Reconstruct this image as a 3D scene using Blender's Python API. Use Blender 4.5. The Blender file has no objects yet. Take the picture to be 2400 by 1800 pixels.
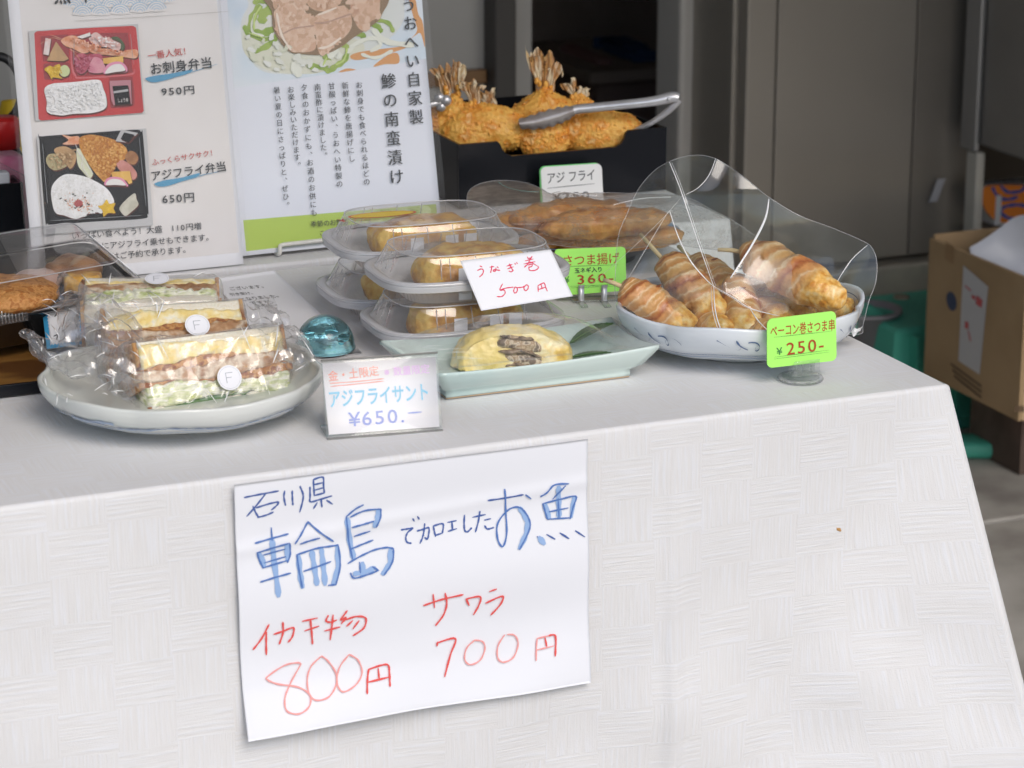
import bpy, bmesh, math, random
import numpy as np
from mathutils import Vector, Matrix, noise as mn

random.seed(7)
S = bpy.context.scene
COL = S.collection
R = math.radians

# ------------------------------------------------------------------ camera
FPX, CZ, TZ = 6350.0, 1.39, 0.72
TH = math.atan(0.3)
cu = np.array([0, math.sin(TH), math.cos(TH)]); cw = np.array([0, math.cos(TH), -math.sin(TH)])
cr = np.array([1.0, 0, 0]); CP = np.array([0, 0, CZ])
cam_d = bpy.data.cameras.new('camera'); cam = bpy.data.objects.new('camera', cam_d); COL.objects.link(cam)
cam_d.sensor_width = 36; cam_d.lens = 36 * FPX / 2400; cam_d.clip_end = 400; cam_d.clip_start = .05
cam.location = (0, 0, CZ); cam.rotation_euler = (math.pi / 2 - TH, 0, 0)
cam_d.dof.use_dof = True; cam_d.dof.focus_distance = 2.42; cam_d.dof.aperture_fstop = 13
S.camera = cam
# ------------------------------------------------------------------ light
w = bpy.data.worlds.new('World'); S.world = w; w.use_nodes = True
wn = w.node_tree; bg = wn.nodes['Background']; sky = wn.nodes.new('ShaderNodeTexSky')
sky.sky_type = 'NISHITA'; sky.sun_disc = False
SUN_EL, SUN_AZ = R(45), R(152)       # azimuth clockwise from +Y (the sun stands behind the camera, to the right)
sky.sun_elevation = SUN_EL; sky.sun_rotation = SUN_AZ; sky.air_density = 1.0; sky.dust_density = 2.6; sky.ozone_density = 1.0
wn.links.new(sky.outputs[0], bg.inputs[0]); bg.inputs[1].default_value = 0.15
sl = bpy.data.lights.new('sun', 'SUN'); so = bpy.data.objects.new('sun', sl); COL.objects.link(so)
sl.energy = 0.8; sl.angle = R(32); sl.color = (1, .975, .945)
sd = Vector((math.sin(SUN_AZ) * math.cos(SUN_EL), math.cos(SUN_AZ) * math.cos(SUN_EL), math.sin(SUN_EL)))
so.rotation_euler = sd.to_track_quat('Z', 'Y').to_euler(); so.location = (2, -3, 5)
S.view_settings.view_transform = 'Standard'; S.view_settings.look = 'None'; S.view_settings.gamma = 1
S.view_settings.use_curve_mapping = False; S.view_settings.exposure = 0.32
S.render.engine = 'CYCLES'; S.cycles.max_bounces = 12; S.cycles.transparent_max_bounces = 24
S.cycles.transmission_bounces = 8; S.cycles.use_denoising = True
S.cycles.caustics_reflective = False; S.cycles.caustics_refractive = False

# ------------------------------------------------------------------ geometry of the picture: rays onto real planes
def ray(x, y): return (x - 1200) / FPX * cr - (y - 900) / FPX * cu + cw
def atz(x, y, z=TZ):
    d = ray(x, y); return CP + d * ((z - CZ) / d[2])
def aty(x, y, Y):
    d = ray(x, y); return CP + d * (Y / d[1])
PSI = R(22.82)
TX = np.array([math.cos(PSI), math.sin(PSI), 0]); TY = np.array([-math.sin(PSI), math.cos(PSI), 0]); UZ = np.array([0, 0, 1.0])
K0 = atz(2227, 900); K0 = np.array([K0[0], K0[1], 0])
def tf(u, v, z):                      # table frame: u along the front edge, v away from it
    return K0 + np.multiply.outer(np.asarray(u, float), TX) + np.multiply.outer(np.asarray(v, float), TY) + np.multiply.outer(np.asarray(z, float), UZ)
def tfa(A):
    A = np.asarray(A, float); return tf(A[..., 0], A[..., 1], A[..., 2])
def inv(p): q = np.asarray(p) - K0; return float(q @ TX), float(q @ TY), float(p[2])
def atv(x, y, v):                     # onto the vertical plane v = const
    d = ray(x, y); t = (v - (CP - K0) @ TY) / (d @ TY); return CP + d * t
def atu(x, y, u):
    d = ray(x, y); t = (u - (CP - K0) @ TX) / (d @ TX); return CP + d * t
def frame(o, a, b=None, c=None):      # local (x,y,z) array -> world through origin o and axes
    return lambda A: o + np.asarray(A)[..., 0:1] * a + np.asarray(A)[..., 1:2] * b + np.asarray(A)[..., 2:3] * c

# ------------------------------------------------------------------ objects
class Thing:
    def __init__(s, name, label, cat, loc, rot=0.0, group=None, kind=None):
        s.o = bpy.data.objects.new(name, None); COL.objects.link(s.o)
        s.o.empty_display_size = .02; s.o.location = tuple(map(float, loc)); s.o.rotation_euler = (0, 0, rot)
        s.L = np.array(loc, float); c, q = math.cos(rot), math.sin(rot)
        s.Rt = np.array([[c, -q, 0], [q, c, 0], [0, 0, 1.0]])
        if kind: s.o['kind'] = kind
        if label: s.o['label'] = label
        if cat: s.o['category'] = cat
        if group: s.o['group'] = group
    def part(s, name, data, mat, parent=None, smooth=True, label=None, kind=None):
        V = (np.asarray(data[0], float) - s.L) @ s.Rt
        o = mkobj(name, V, data[1], mat, smooth, data[2] if len(data) > 2 else None)
        o.parent = parent or s.o
        if label: o['label'] = label
        if kind: o['kind'] = kind
        return o
def mkobj(name, V, F, mat, smooth=True, uv=None):
    me = bpy.data.meshes.new(name)
    me.from_pydata([tuple(map(float, p)) for p in V], [], [tuple(int(i) for i in f) for f in F])
    if smooth: me.polygons.foreach_set('use_smooth', [True] * len(me.polygons))
    if uv is not None:
        l = me.uv_layers.new(name='UVMap'); idx = np.zeros(len(me.loops), int); me.loops.foreach_get('vertex_index', idx)
        l.data.foreach_set('uv', np.asarray(uv, float)[idx].ravel())
    me.materials.append(mat); me.update()
    o = bpy.data.objects.new(name, me); COL.objects.link(o); return o
def struct(name, data, mat, smooth=False):
    o = mkobj(name, data[0], data[1], mat, smooth, data[2] if len(data) > 2 else None); o['kind'] = 'structure'; return o

# ------------------------------------------------------------------ mesh builders: each returns (V, F[, UV])
def join(*ds):
    V, F, n = [], [], 0
    for d in ds:
        V.append(np.asarray(d[0], float)); F += [tuple(i + n for i in f) for f in d[1]]; n += len(d[0])
    return np.vstack(V), F
def xf(d, fn): return (fn(np.asarray(d[0], float)),) + tuple(d[1:])
def grid(nu, nv, fn, cu_=False, cv_=False):
    """fn(U,V) on arrays in 0..1 -> (...,3)"""
    us = np.linspace(0, 1, nu, endpoint=not cu_); vs = np.linspace(0, 1, nv, endpoint=not cv_)
    U, Vv = np.meshgrid(us, vs, indexing='ij'); P = fn(U, Vv).reshape(-1, 3)
    F = []
    for i in range(nu if cu_ else nu - 1):
        for j in range(nv if cv_ else nv - 1):
            a, b = i * nv + j, ((i + 1) % nu) * nv + j; c, d = ((i + 1) % nu) * nv + (j + 1) % nv, i * nv + (j + 1) % nv
            F.append((a, b, c, d))
    return P, F, np.stack([U.ravel(), Vv.ravel()], 1)
def st(*a): return np.stack(np.broadcast_arrays(*a), -1)
def rbox(x0, x1, y0, y1, z0, z1, r=0.0, seg=2):
    bm = bmesh.new(); bmesh.ops.create_cube(bm, size=1)
    for v in bm.verts: v.co = Vector(((x0 + x1) / 2 + v.co.x * (x1 - x0), (y0 + y1) / 2 + v.co.y * (y1 - y0), (z0 + z1) / 2 + v.co.z * (z1 - z0)))
    if r > 0: bmesh.ops.bevel(bm, geom=bm.edges[:], offset=r, segments=seg, profile=.5, affect='EDGES')
    V = np.array([v.co[:] for v in bm.verts]); F = [tuple(v.index for v in f.verts) for f in bm.faces]; bm.free(); return V, F
def tbox(*a, **k): return xf(rbox(*a, **k), tfa)
def lathe(prof, n, rf=None):
    """prof: list of (r,z); rf(angle, r, z) -> radius"""
    P = np.array(prof, float)
    def f(U, V):
        k = V * (len(P) - 1); r = np.interp(k, range(len(P)), P[:, 0]); z = np.interp(k, range(len(P)), P[:, 1]); a = U * 2 * math.pi
        if rf is not None: r, z = rf(a, r, z)
        return st(r * np.cos(a), r * np.sin(a), z)
    return grid(n, len(P), f, cu_=True)
def tube(pts, r, n=8, cap=True, flat=1.0):
    P = np.array(pts, float); m = len(P); V = []; F = []
    rr = np.full(m, r) if np.isscalar(r) else np.array(r)
    up = np.array([0.13, .21, .97]); prev = None
    for i in range(m):
        t = P[min(i + 1, m - 1)] - P[max(i - 1, 0)]; t = t / (np.linalg.norm(t) + 1e-12)
        a = np.cross(t, up if prev is None else prev); 
        if np.linalg.norm(a) < 1e-6: a = np.cross(t, [1, 0, 0])
        a /= np.linalg.norm(a); b = np.cross(a, t); prev = b
        for k in range(n):
            q = 2 * math.pi * k / n; V.append(P[i] + rr[i] * (math.cos(q) * a + flat * math.sin(q) * b))
    for i in range(m - 1):
        for k in range(n): F.append((i * n + k, i * n + (k + 1) % n, (i + 1) * n + (k + 1) % n, (i + 1) * n + k))
    if cap: F.append(tuple(range(n))[::-1]); F.append(tuple((m - 1) * n + k for k in range(n)))
    return np.array(V), F
def cat(P, n=6, closed=False):
    P = [np.array(p, float) for p in P]; m = len(P); out = []
    if m < 3 and not closed: return [P[0] + (P[1] - P[0]) * t for t in np.linspace(0, 1, n)]
    for i in range(m if closed else m - 1):
        g = (lambda k: P[k % m]) if closed else (lambda k: P[min(max(k, 0), m - 1)])
        p0, p1, p2, p3 = g(i - 1), g(i), g(i + 1), g(i + 2)
        for t in np.linspace(0, 1, n, endpoint=False):
            out.append(.5 * (2 * p1 + (p2 - p0) * t + (2 * p0 - 5 * p1 + 4 * p2 - p3) * t * t + (3 * p1 - p0 - 3 * p2 + p3) * t ** 3))
    if not closed: out.append(P[-1])
    return out
def nz(p, s=1.0, o=0): return mn.noise(Vector((p[0] * s + o, p[1] * s + o * 1.7, p[2] * s - o)))
def fbm(p, s, oct=4, o=0): return mn.fractal(Vector((p[0] * s + o, p[1] * s + 3 * o, p[2] * s)), 1.0, 2.0, oct)
def normals(V, F):
    N = np.zeros_like(V)
    for f in F:
        a, b, c = V[f[0]], V[f[1]], V[f[2]]; q = np.cross(b - a, c - a)
        if len(f) == 4: q = q + np.cross(c - a, V[f[3]] - a)
        for i in f: N[i] += q
    return N / (np.linalg.norm(N, axis=1, keepdims=True) + 1e-15)
def rough(d, amp, s, oct=4, o=0, ctr=None):
    V = np.array(d[0], float); N = normals(V, d[1])
    if ctr is not None:
        sg = np.sign(np.sum(N * (V - ctr), 1)); N = N * np.where(sg == 0, 1, sg)[:, None]
    V2 = V + N * np.array([amp * fbm(p, s, oct, o) for p in V])[:, None]
    return (V2,) + tuple(d[1:])
def capsule(n, m, rfun, L):
    """axis +x from 0..L, UV (along, around)"""
    def f(U, V):
        x = L * (.5 - .5 * np.cos(U * math.pi)); a = V * 2 * math.pi; r = rfun(x / L, a)
        return st(x, r * np.cos(a), r * np.sin(a))
    return grid(n, m, f, cv_=True)
def ico(sub, sx, sy, sz, e=1.0):
    bm = bmesh.new(); bmesh.ops.create_icosphere(bm, subdivisions=sub, radius=1)
    V = np.array([v.co[:] for v in bm.verts]); F = [tuple(v.index for v in f.verts) for f in bm.faces]; bm.free()
    if e != 1: V = np.sign(V) * np.abs(V) ** e
    return V * [sx, sy, sz], F

# ------------------------------------------------------------------ materials
MC = {}
def mat(name, col, rough=.6, metal=0, spec=.5, col2=None, ns=40, nlo=.4, nhi=.6, det=4, bump=0, bs=None, bd=.002, sss=0, coat=0,
        trans=0, ior=1.45, aniso=None, tex='noise', alpha=1, translucent=0, emis=None):
    if name in MC: return MC[name]
    m = bpy.data.materials.new(name); m.use_nodes = True; t = m.node_tree; b = t.nodes['Principled BSDF']; N = t.nodes; Lk = t.links
    b.inputs['Base Color'].default_value = (*col, 1); b.inputs['Roughness'].default_value = rough; b.inputs['Metallic'].default_value = metal
    b.inputs['Specular IOR Level'].default_value = spec; b.inputs['IOR'].default_value = ior
    b.inputs['Coat Weight'].default_value = coat; b.inputs['Coat Roughness'].default_value = .1
    if trans: b.inputs['Transmission Weight'].default_value = trans
    if sss: b.inputs['Subsurface Weight'].default_value = sss; b.inputs['Subsurface Radius'].default_value = (.006, .004, .002); b.inputs['Subsurface Scale'].default_value = 1
    tc = N.new('ShaderNodeTexCoord'); mp = N.new('ShaderNodeMapping'); Lk.new(tc.outputs['Object'], mp.inputs[0])
    if aniso: mp.inputs['Scale'].default_value = aniso
    if col2 is not None:
        if tex == 'noise': n = N.new('ShaderNodeTexNoise'); n.inputs['Scale'].default_value = ns; n.inputs['Detail'].default_value = det; src = n.outputs[0]
        else: n = N.new('ShaderNodeTexVoronoi'); n.inputs['Scale'].default_value = ns; src = n.outputs[0]
        Lk.new(mp.outputs[0], n.inputs['Vector']); rp = N.new('ShaderNodeValToRGB')
        cols = [col, col2] if not isinstance(col2, list) else [col] + col2
        e = rp.color_ramp.elements; e[0].position = nlo; e[0].color = (*cols[0], 1); e[1].position = nhi; e[1].color = (*cols[-1], 1)
        for i, c in enumerate(cols[1:-1]): q = e.new(nlo + (nhi - nlo) * (i + 1) / (len(cols) - 1)); q.color = (*c, 1)
        Lk.new(src, rp.inputs[0]); Lk.new(rp.outputs[0], b.inputs['Base Color'])
    if bump:
        n2 = N.new('ShaderNodeTexNoise'); n2.inputs['Scale'].default_value = bs or ns; n2.inputs['Detail'].default_value = 5; Lk.new(mp.outputs[0], n2.inputs['Vector'])
        bp = N.new('ShaderNodeBump'); bp.inputs['Strength'].default_value = bump; bp.inputs['Distance'].default_value = bd
        Lk.new(n2.outputs[0], bp.inputs['Height']); Lk.new(bp.outputs[0], b.inputs['Normal'])
    MC[name] = m; return m
def film_mat(name, tint=(1, 1, 1), haze=.03, gloss=1.0, rough=.06, bump=0, bs=60, hz_col=(.9, .9, .92), ns=None, facing=.0, graz=.45, ghz=.5):
    """thin clear plastic sheet: see-through, Fresnel gloss, a little white haze"""
    if name in MC: return MC[name]
    m = bpy.data.materials.new(name); m.use_nodes = True; t = m.node_tree; N = t.nodes; Lk = t.links; N.clear()
    out = N.new('ShaderNodeOutputMaterial'); tr = N.new('ShaderNodeBsdfTransparent'); tr.inputs[0].default_value = (*tint, 1)
    gl = N.new('ShaderNodeBsdfGlossy'); gl.inputs['Roughness'].default_value = rough
    df = N.new('ShaderNodeBsdfDiffuse'); df.inputs[0].default_value = (*hz_col, 1); tl = N.new('ShaderNodeBsdfTranslucent'); tl.inputs[0].default_value = (*hz_col, 1)
    dm = N.new('ShaderNodeMixShader'); dm.inputs[0].default_value = .5; Lk.new(df.outputs[0], dm.inputs[1]); Lk.new(tl.outputs[0], dm.inputs[2])
    m1 = N.new('ShaderNodeMixShader'); m1.inputs[0].default_value = haze; Lk.new(tr.outputs[0], m1.inputs[1]); Lk.new(dm.outputs[0], m1.inputs[2])
    tc = N.new('ShaderNodeTexCoord')
    lw = N.new('ShaderNodeLayerWeight'); lw.inputs[0].default_value = .5; p2 = N.new('ShaderNodeMath'); p2.operation = 'POWER'; p2.inputs[1].default_value = 4.0; Lk.new(lw.outputs['Facing'], p2.inputs[0])
    hz = N.new('ShaderNodeMath'); hz.operation = 'MULTIPLY_ADD'; hz.inputs[1].default_value = ghz; hz.inputs[2].default_value = haze; hz.use_clamp = True; Lk.new(p2.outputs[0], hz.inputs[0]); Lk.new(hz.outputs[0], m1.inputs[0])
    if ns:
        n = N.new('ShaderNodeTexNoise'); n.inputs['Scale'].default_value = ns; n.inputs['Detail'].default_value = 6; n.inputs['Roughness'].default_value = .7
        mr = N.new('ShaderNodeMapRange'); mr.inputs[1].default_value = .45; mr.inputs[2].default_value = .75; mr.inputs[3].default_value = haze * .4; mr.inputs[4].default_value = min(1, haze * 3)
        Lk.new(tc.outputs['Object'], n.inputs['Vector']); Lk.new(n.outputs[0], mr.inputs[0]); Lk.new(mr.outputs[0], hz.inputs[2])
    fr = N.new('ShaderNodeLayerWeight'); fr.inputs[0].default_value = .5; pw = N.new('ShaderNodeMath'); pw.operation = 'POWER'; pw.inputs[1].default_value = 4.0; Lk.new(fr.outputs['Facing'], pw.inputs[0])
    mu = N.new('ShaderNodeMath'); mu.operation = 'MULTIPLY_ADD'; mu.inputs[1].default_value = graz; mu.inputs[2].default_value = .06 * gloss + facing; mu.use_clamp = True
    Lk.new(pw.outputs[0], mu.inputs[0]); m2 = N.new('ShaderNodeMixShader'); Lk.new(mu.outputs[0], m2.inputs[0]); Lk.new(m1.outputs[0], m2.inputs[1]); Lk.new(gl.outputs[0], m2.inputs[2])
    if bump:
        n2 = N.new('ShaderNodeTexNoise'); n2.inputs['Scale'].default_value = bs; n2.inputs['Detail'].default_value = 3; Lk.new(tc.outputs['Object'], n2.inputs['Vector'])
        bp = N.new('ShaderNodeBump'); bp.inputs['Strength'].default_value = bump; bp.inputs['Distance'].default_value = .003
        Lk.new(n2.outputs[0], bp.inputs['Height']); Lk.new(bp.outputs[0], gl.inputs['Normal']); Lk.new(bp.outputs[0], fr.inputs['Normal'])
    Lk.new(m2.outputs[0], out.inputs[0]); MC[name] = m; return m
def M(name, c, **k): return mat(name, c, **k)

def cloth_mat():
    m = bpy.data.materials.new('woven_cloth'); m.use_nodes = True; t = m.node_tree; N = t.nodes; Lk = t.links; b = N['Principled BSDF']
    b.inputs['Roughness'].default_value = .75; b.inputs['Specular IOR Level'].default_value = .25; b.inputs['Sheen Weight'].default_value = .1
    uv = N.new('ShaderNodeUVMap'); uv.uv_map = 'UVMap'
    # slight wobble of the weave blocks
    nd = N.new('ShaderNodeTexNoise'); nd.inputs['Scale'].default_value = 9; Lk.new(uv.outputs[0], nd.inputs['Vector'])
    vm = N.new('ShaderNodeVectorMath'); vm.operation = 'SCALE'; vm.inputs['Scale'].default_value = .015; Lk.new(nd.outputs['Color'], vm.inputs[0])
    va = N.new('ShaderNodeVectorMath'); va.operation = 'ADD'; Lk.new(uv.outputs[0], va.inputs[0]); Lk.new(vm.outputs[0], va.inputs[1])
    sc = N.new('ShaderNodeVectorMath'); sc.operation = 'MULTIPLY'; sc.inputs[1].default_value = (1 / .046, 1 / .037, 1); Lk.new(va.outputs[0], sc.inputs[0])
    ck = N.new('ShaderNodeTexChecker'); ck.inputs['Scale'].default_value = 1; ck.inputs['Color1'].default_value = (1, 1, 1, 1); ck.inputs['Color2'].default_value = (0, 0, 0, 1); Lk.new(sc.outputs[0], ck.inputs['Vector'])
    def streak(sx, sy):
        mp = N.new('ShaderNodeMapping'); mp.inputs['Scale'].default_value = (sx, sy, 1); Lk.new(uv.outputs[0], mp.inputs[0])
        n = N.new('ShaderNodeTexNoise'); n.inputs['Scale'].default_value = 1; n.inputs['Detail'].default_value = 3; Lk.new(mp.outputs[0], n.inputs['Vector']); return n
    h, v = streak(22, 420), streak(420, 20)
    mx = N.new('ShaderNodeMix'); mx.data_type = 'FLOAT'; Lk.new(ck.outputs['Fac'], mx.inputs[0]); Lk.new(h.outputs[0], mx.inputs[2]); Lk.new(v.outputs[0], mx.inputs[3])
    rp = N.new('ShaderNodeValToRGB'); e = rp.color_ramp.elements; e[0].position = .33; e[0].color = (.735, .728, .722, 1); e[1].position = .66; e[1].color = (.765, .775, .80, 1)
    q = e.new(.5); q.color = (.75, .748, .748, 1)
    n7 = N.new('ShaderNodeTexNoise'); n7.inputs['Scale'].default_value = 13; Lk.new(uv.outputs[0], n7.inputs['Vector'])
    mr7 = N.new('ShaderNodeMapRange'); mr7.inputs[1].default_value = .35; mr7.inputs[2].default_value = .65; mr7.inputs[3].default_value = .8; mr7.inputs[4].default_value = 1.0; Lk.new(n7.outputs[0], mr7.inputs[0])
    sb7 = N.new('ShaderNodeMath'); sb7.operation = 'SUBTRACT'; sb7.inputs[1].default_value = .5; Lk.new(mx.outputs[0], sb7.inputs[0])
    ml7 = N.new('ShaderNodeMath'); ml7.operation = 'MULTIPLY_ADD'; ml7.inputs[2].default_value = .5; Lk.new(sb7.outputs[0], ml7.inputs[0]); Lk.new(mr7.outputs[0], ml7.inputs[1]); Lk.new(ml7.outputs[0], rp.inputs[0])
    # fine stain / dust variation
    n3 = N.new('ShaderNodeTexNoise'); n3.inputs['Scale'].default_value = 3; n3.inputs['Detail'].default_value = 6; Lk.new(uv.outputs[0], n3.inputs['Vector'])
    mr = N.new('ShaderNodeMapRange'); mr.inputs[1].default_value = .3; mr.inputs[2].default_value = .7; mr.inputs[3].default_value = .91; mr.inputs[4].default_value = 1.0; Lk.new(n3.outputs[0], mr.inputs[0])
    mm = N.new('ShaderNodeVectorMath'); mm.operation = 'SCALE'; Lk.new(rp.outputs[0], mm.inputs[0]); Lk.new(mr.outputs[0], mm.inputs['Scale']); Lk.new(mm.outputs[0], b.inputs['Base Color'])
    n4 = N.new('ShaderNodeTexNoise'); n4.inputs['Scale'].default_value = 900; Lk.new(uv.outputs[0], n4.inputs['Vector'])
    ad = N.new('ShaderNodeMath'); ad.operation = 'MULTIPLY_ADD'; ad.inputs[1].default_value = .35; Lk.new(n4.outputs[0], ad.inputs[0]); Lk.new(mx.outputs[0], ad.inputs[2])
    bp = N.new('ShaderNodeBump'); bp.inputs['Strength'].default_value = .8; bp.inputs['Distance'].default_value = .0008; Lk.new(ad.outputs[0], bp.inputs['Height']); Lk.new(bp.outputs[0], b.inputs['Normal'])
    return m
CLOTH = cloth_mat()
PAPER = M('white_paper', (.83, .84, .87), rough=.75, spec=.2)
LAM = film_mat('laminate', haze=.02, gloss=.4, rough=.3, ghz=.2)
FILM = film_mat('clear_film', haze=.05, gloss=1.3, rough=.08, bump=.25, bs=45, ns=20)
FILM2 = film_mat('crumpled_film', haze=.13, gloss=2.0, rough=.12, bump=.5, bs=70, ns=30)
LIDM = film_mat('lid_plastic', haze=.075, gloss=1.5, rough=.05, bump=.15, bs=30)
MATTEFILM = film_mat('matte_film', haze=.20, gloss=1.0, rough=.3, bump=.25, bs=120, hz_col=(.62, .58, .53), ns=45)
GLINT = M('white_glint', (.98, .99, .99), rough=.3, spec=1.0, coat=.5)  # opaque white that paints the bright shine along film creases
ACRYL = film_mat('clear_acrylic', tint=(.94, .96, .95), haze=.06, gloss=1.3, rough=.03)
FROST = film_mat('frosted_plastic', haze=.97, gloss=.9, rough=.2, hz_col=(.9, .91, .93))
INKB = M('blue_marker', (.06, .12, .36), rough=.7); INKB2 = M('light_blue_marker', (.30, .45, .72), rough=.7)
INKR = M('red_marker', (.78, .10, .09), rough=.7); INKR2 = M('pale_red_marker', (.86, .36, .34), rough=.7)
INKP = M('crimson_pen', (.72, .03, .10), rough=.7); INKK = M('black_print', (.03, .035, .04), rough=.6)
INKG = M('dark_green_print', (.05, .22, .06), rough=.6); INKBR = M('brown_red_marker', (.42, .06, .015), rough=.6)
SALM = M('salmon_marker', (.86, .35, .28), rough=.7); VIOL = M('pale_violet_marker', (.80, .55, .88), rough=.7)
CYAN = M('cyan_marker', (.25, .62, .84), rough=.7); PERI = M('periwinkle_marker', (.30, .38, .78), rough=.7)
NEON = M('neon_green_card', (.42, .95, .17), rough=.55, spec=.3)
STEEL = M('polished_steel', (.74, .74, .75), rough=.3, metal=.6, col2=(.62, .62, .64), ns=30)

# ------------------------------------------------------------------ flat sheets with print
GLY = {}
def glyph(ch, res=3):
    k = ch
    if k not in GLY:
        c = bpy.data.curves.new('glyph', 'FONT'); c.body = ch; c.resolution_u = res; o = bpy.data.objects.new('glyph', c)
        COL.objects.link(o); bpy.context.view_layer.update(); dg = bpy.context.evaluated_depsgraph_get(); oe = o.evaluated_get(dg); me = oe.to_mesh()
        V = np.array([v.co[:2] for v in me.vertices]) if len(me.vertices) else np.zeros((0, 2)); F = [tuple(p.vertices) for p in me.polygons]
        adv = 1.0 if ord(ch) > 255 and ch not in '¥' else (.3 if ch in ' .・' else .6)
        oe.to_mesh_clear(); bpy.data.objects.remove(o); bpy.data.curves.remove(c); GLY[k] = (V, F, adv)
    return GLY[k]
LAY = 4e-5
class Sheet:
    """plane with origin P0 and unit axes e1 (right), e2 (up); n points to the viewer. disp(a,b) bends it."""
    def __init__(s, P0, e1, e2, disp=None):
        s.P0, s.e1, s.e2 = P0, e1 / np.linalg.norm(e1), e2 / np.linalg.norm(e2); s.n = np.cross(s.e1, s.e2); s.disp = disp; s.k = 2
    def loc(s, x, y):
        d = ray(x, y); t = ((s.P0 - CP) @ s.n) / (d @ s.n); p = CP + d * t - s.P0; return np.array([p @ s.e1, p @ s.e2])
    def W(s, ab, h=0):
        ab = np.asarray(ab, float); a, b = ab[..., 0], ab[..., 1]; hh = h + (s.disp(a, b) if s.disp else 0)
        return s.P0 + a[..., None] * s.e1 + b[..., None] * s.e2 + np.asarray(hh + 0 * a)[..., None] * s.n
    def nl(s): s.k += 1; return s.k * LAY
    def paper(s, t, name, cs, mat_, th=.0004, nu=24, nv=18, parent=None, rad=None):
        """cs = TL,TR,BR,BL in sheet coordinates"""
        TL, TR, BR, BL = [np.array(c) for c in cs]
        if rad:   # rounded card
            w_, h_ = np.linalg.norm(TR - TL), np.linalg.norm(BL - TL); pts = []
            for (cu_, cv_, a0) in ((w_ - rad, rad, -90), (w_ - rad, h_ - rad, 0), (rad, h_ - rad, 90), (rad, rad, 180)):
                for k in range(7):
                    an = R(a0 + 15 * k); pts.append((cu_ + rad * math.cos(an), cv_ + rad * math.sin(an)))
            P = np.array([BL + (BR - BL) * (p[0] / w_) + (TL - BL) * (p[1] / h_) + (TR - TL - BR + BL) * (p[0] / w_) * (p[1] / h_) for p in pts]); n = len(P)
            V = np.vstack([s.W(P, 0), s.W(P, -th)]); F = [tuple(range(n)), tuple(range(2 * n - 1, n - 1, -1))] + [(i, n + i, n + (i + 1) % n, (i + 1) % n) for i in range(n)]
            return t.part(name, (V, F), mat_, parent, smooth=False)
        def f(h): 
            def g(U, V_):
                ab = (1 - U)[..., None] * ((1 - V_)[..., None] * BL + V_[..., None] * TL) + U[..., None] * ((1 - V_)[..., None] * BR + V_[..., None] * TR)
                return s.W(ab, h)
            return g
        A = grid(nu, nv, f(0)); B = grid(nu, nv, f(-th)); n = nu * nv
        F = list(A[1]) + [tuple(n + i for i in q[::-1]) for q in B[1]]
        ring = [i * nv for i in range(nu)] + [(nu - 1) * nv + j for j in range(1, nv)] + [i * nv + nv - 1 for i in range(nu - 2, -1, -1)] + [j for j in range(nv - 2, 0, -1)]
        F += [(ring[i], ring[(i + 1) % len(ring)], n + ring[(i + 1) % len(ring)], n + ring[i]) for i in range(len(ring))]
        return t.part(name, (np.vstack([A[0], B[0]]), F), mat_, parent)
    def poly(s, t, name, pts, m, sm=True, parent=None, T=None, h=None):
        P = [T(*p) if T else p for p in pts]
        if sm: P = cat(P, 5, closed=True)
        L = np.array([s.loc(*p) for p in P]); return t.part(name, (s.W(L, h if h is not None else s.nl()), [tuple(range(len(L)))]), m, parent, smooth=False)
    def strokes(s, t, name, lines, wpx, m, T=None, parent=None, sm=True, w2=None):
        V, F = [], []; sc = np.linalg.norm(s.loc(1000, 900) - s.loc(1001, 900))
        h0 = s.nl()
        for li, l in enumerate(lines):
            P = [T(*p) if T else p for p in l]
            if sm and len(P) > 2: P = cat(P, 6)
            else: P = [np.array(p, float) for p in P]; P = [P[i] + (P[i + 1] - P[i]) * q for i in range(len(P) - 1) for q in (0, .33, .66)] + [P[-1]]
            L = np.array([s.loc(*p) for p in P]); m_ = len(L); hw = wpx * sc / 2
            tg = np.gradient(L, axis=0); tg /= (np.linalg.norm(tg, axis=1, keepdims=True) + 1e-12); nn = np.stack([-tg[:, 1], tg[:, 0]], 1)
            L[0] -= tg[0] * hw * .6; L[-1] += tg[-1] * hw * .6
            ww = np.array([hw * (1 + .18 * math.sin(i * 1.3 + li * 2) * (1 if w2 is None else .3)) for i in range(m_)]); ww[0] *= .55; ww[-1] *= .55
            if w2 is not None: ww *= np.linspace(1, w2, m_)
            b = len(V); h = h0 + li * 1.2e-6
            for p, q, k in zip(L, nn, ww):
                V.append(s.W(p + q * k, h)); V.append(s.W(p - q * k, h))
            F += [(b + 2 * i, b + 2 * i + 1, b + 2 * i + 3, b + 2 * i + 2) for i in range(m_ - 1)]
        s.k += 1
        return t.part(name, (np.array(V), F), m, parent, smooth=False)
    def text(s, t, name, txt, p0, p1, hpx, m, T=None, parent=None, bold=.010, slant=0):
        """baseline from p0 to p1 (picture points), glyph height in picture px"""
        if T: p0, p1 = T(*p0), T(*p1)
        a, b = s.loc(*p0), s.loc(*p1); d = b - a; Ln = np.linalg.norm(d); d /= Ln; upv = np.array([-d[1], d[0]])
        sc = np.linalg.norm(s.loc(p0[0], p0[1]) - s.loc(p0[0], p0[1] - 10)) / 10; hh = hpx * sc / .93
        tot = sum(glyph(c)[2] for c in txt); V, F = [], []; x = 0; h0 = s.nl(); s.k += 1 if bold else 0
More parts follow.
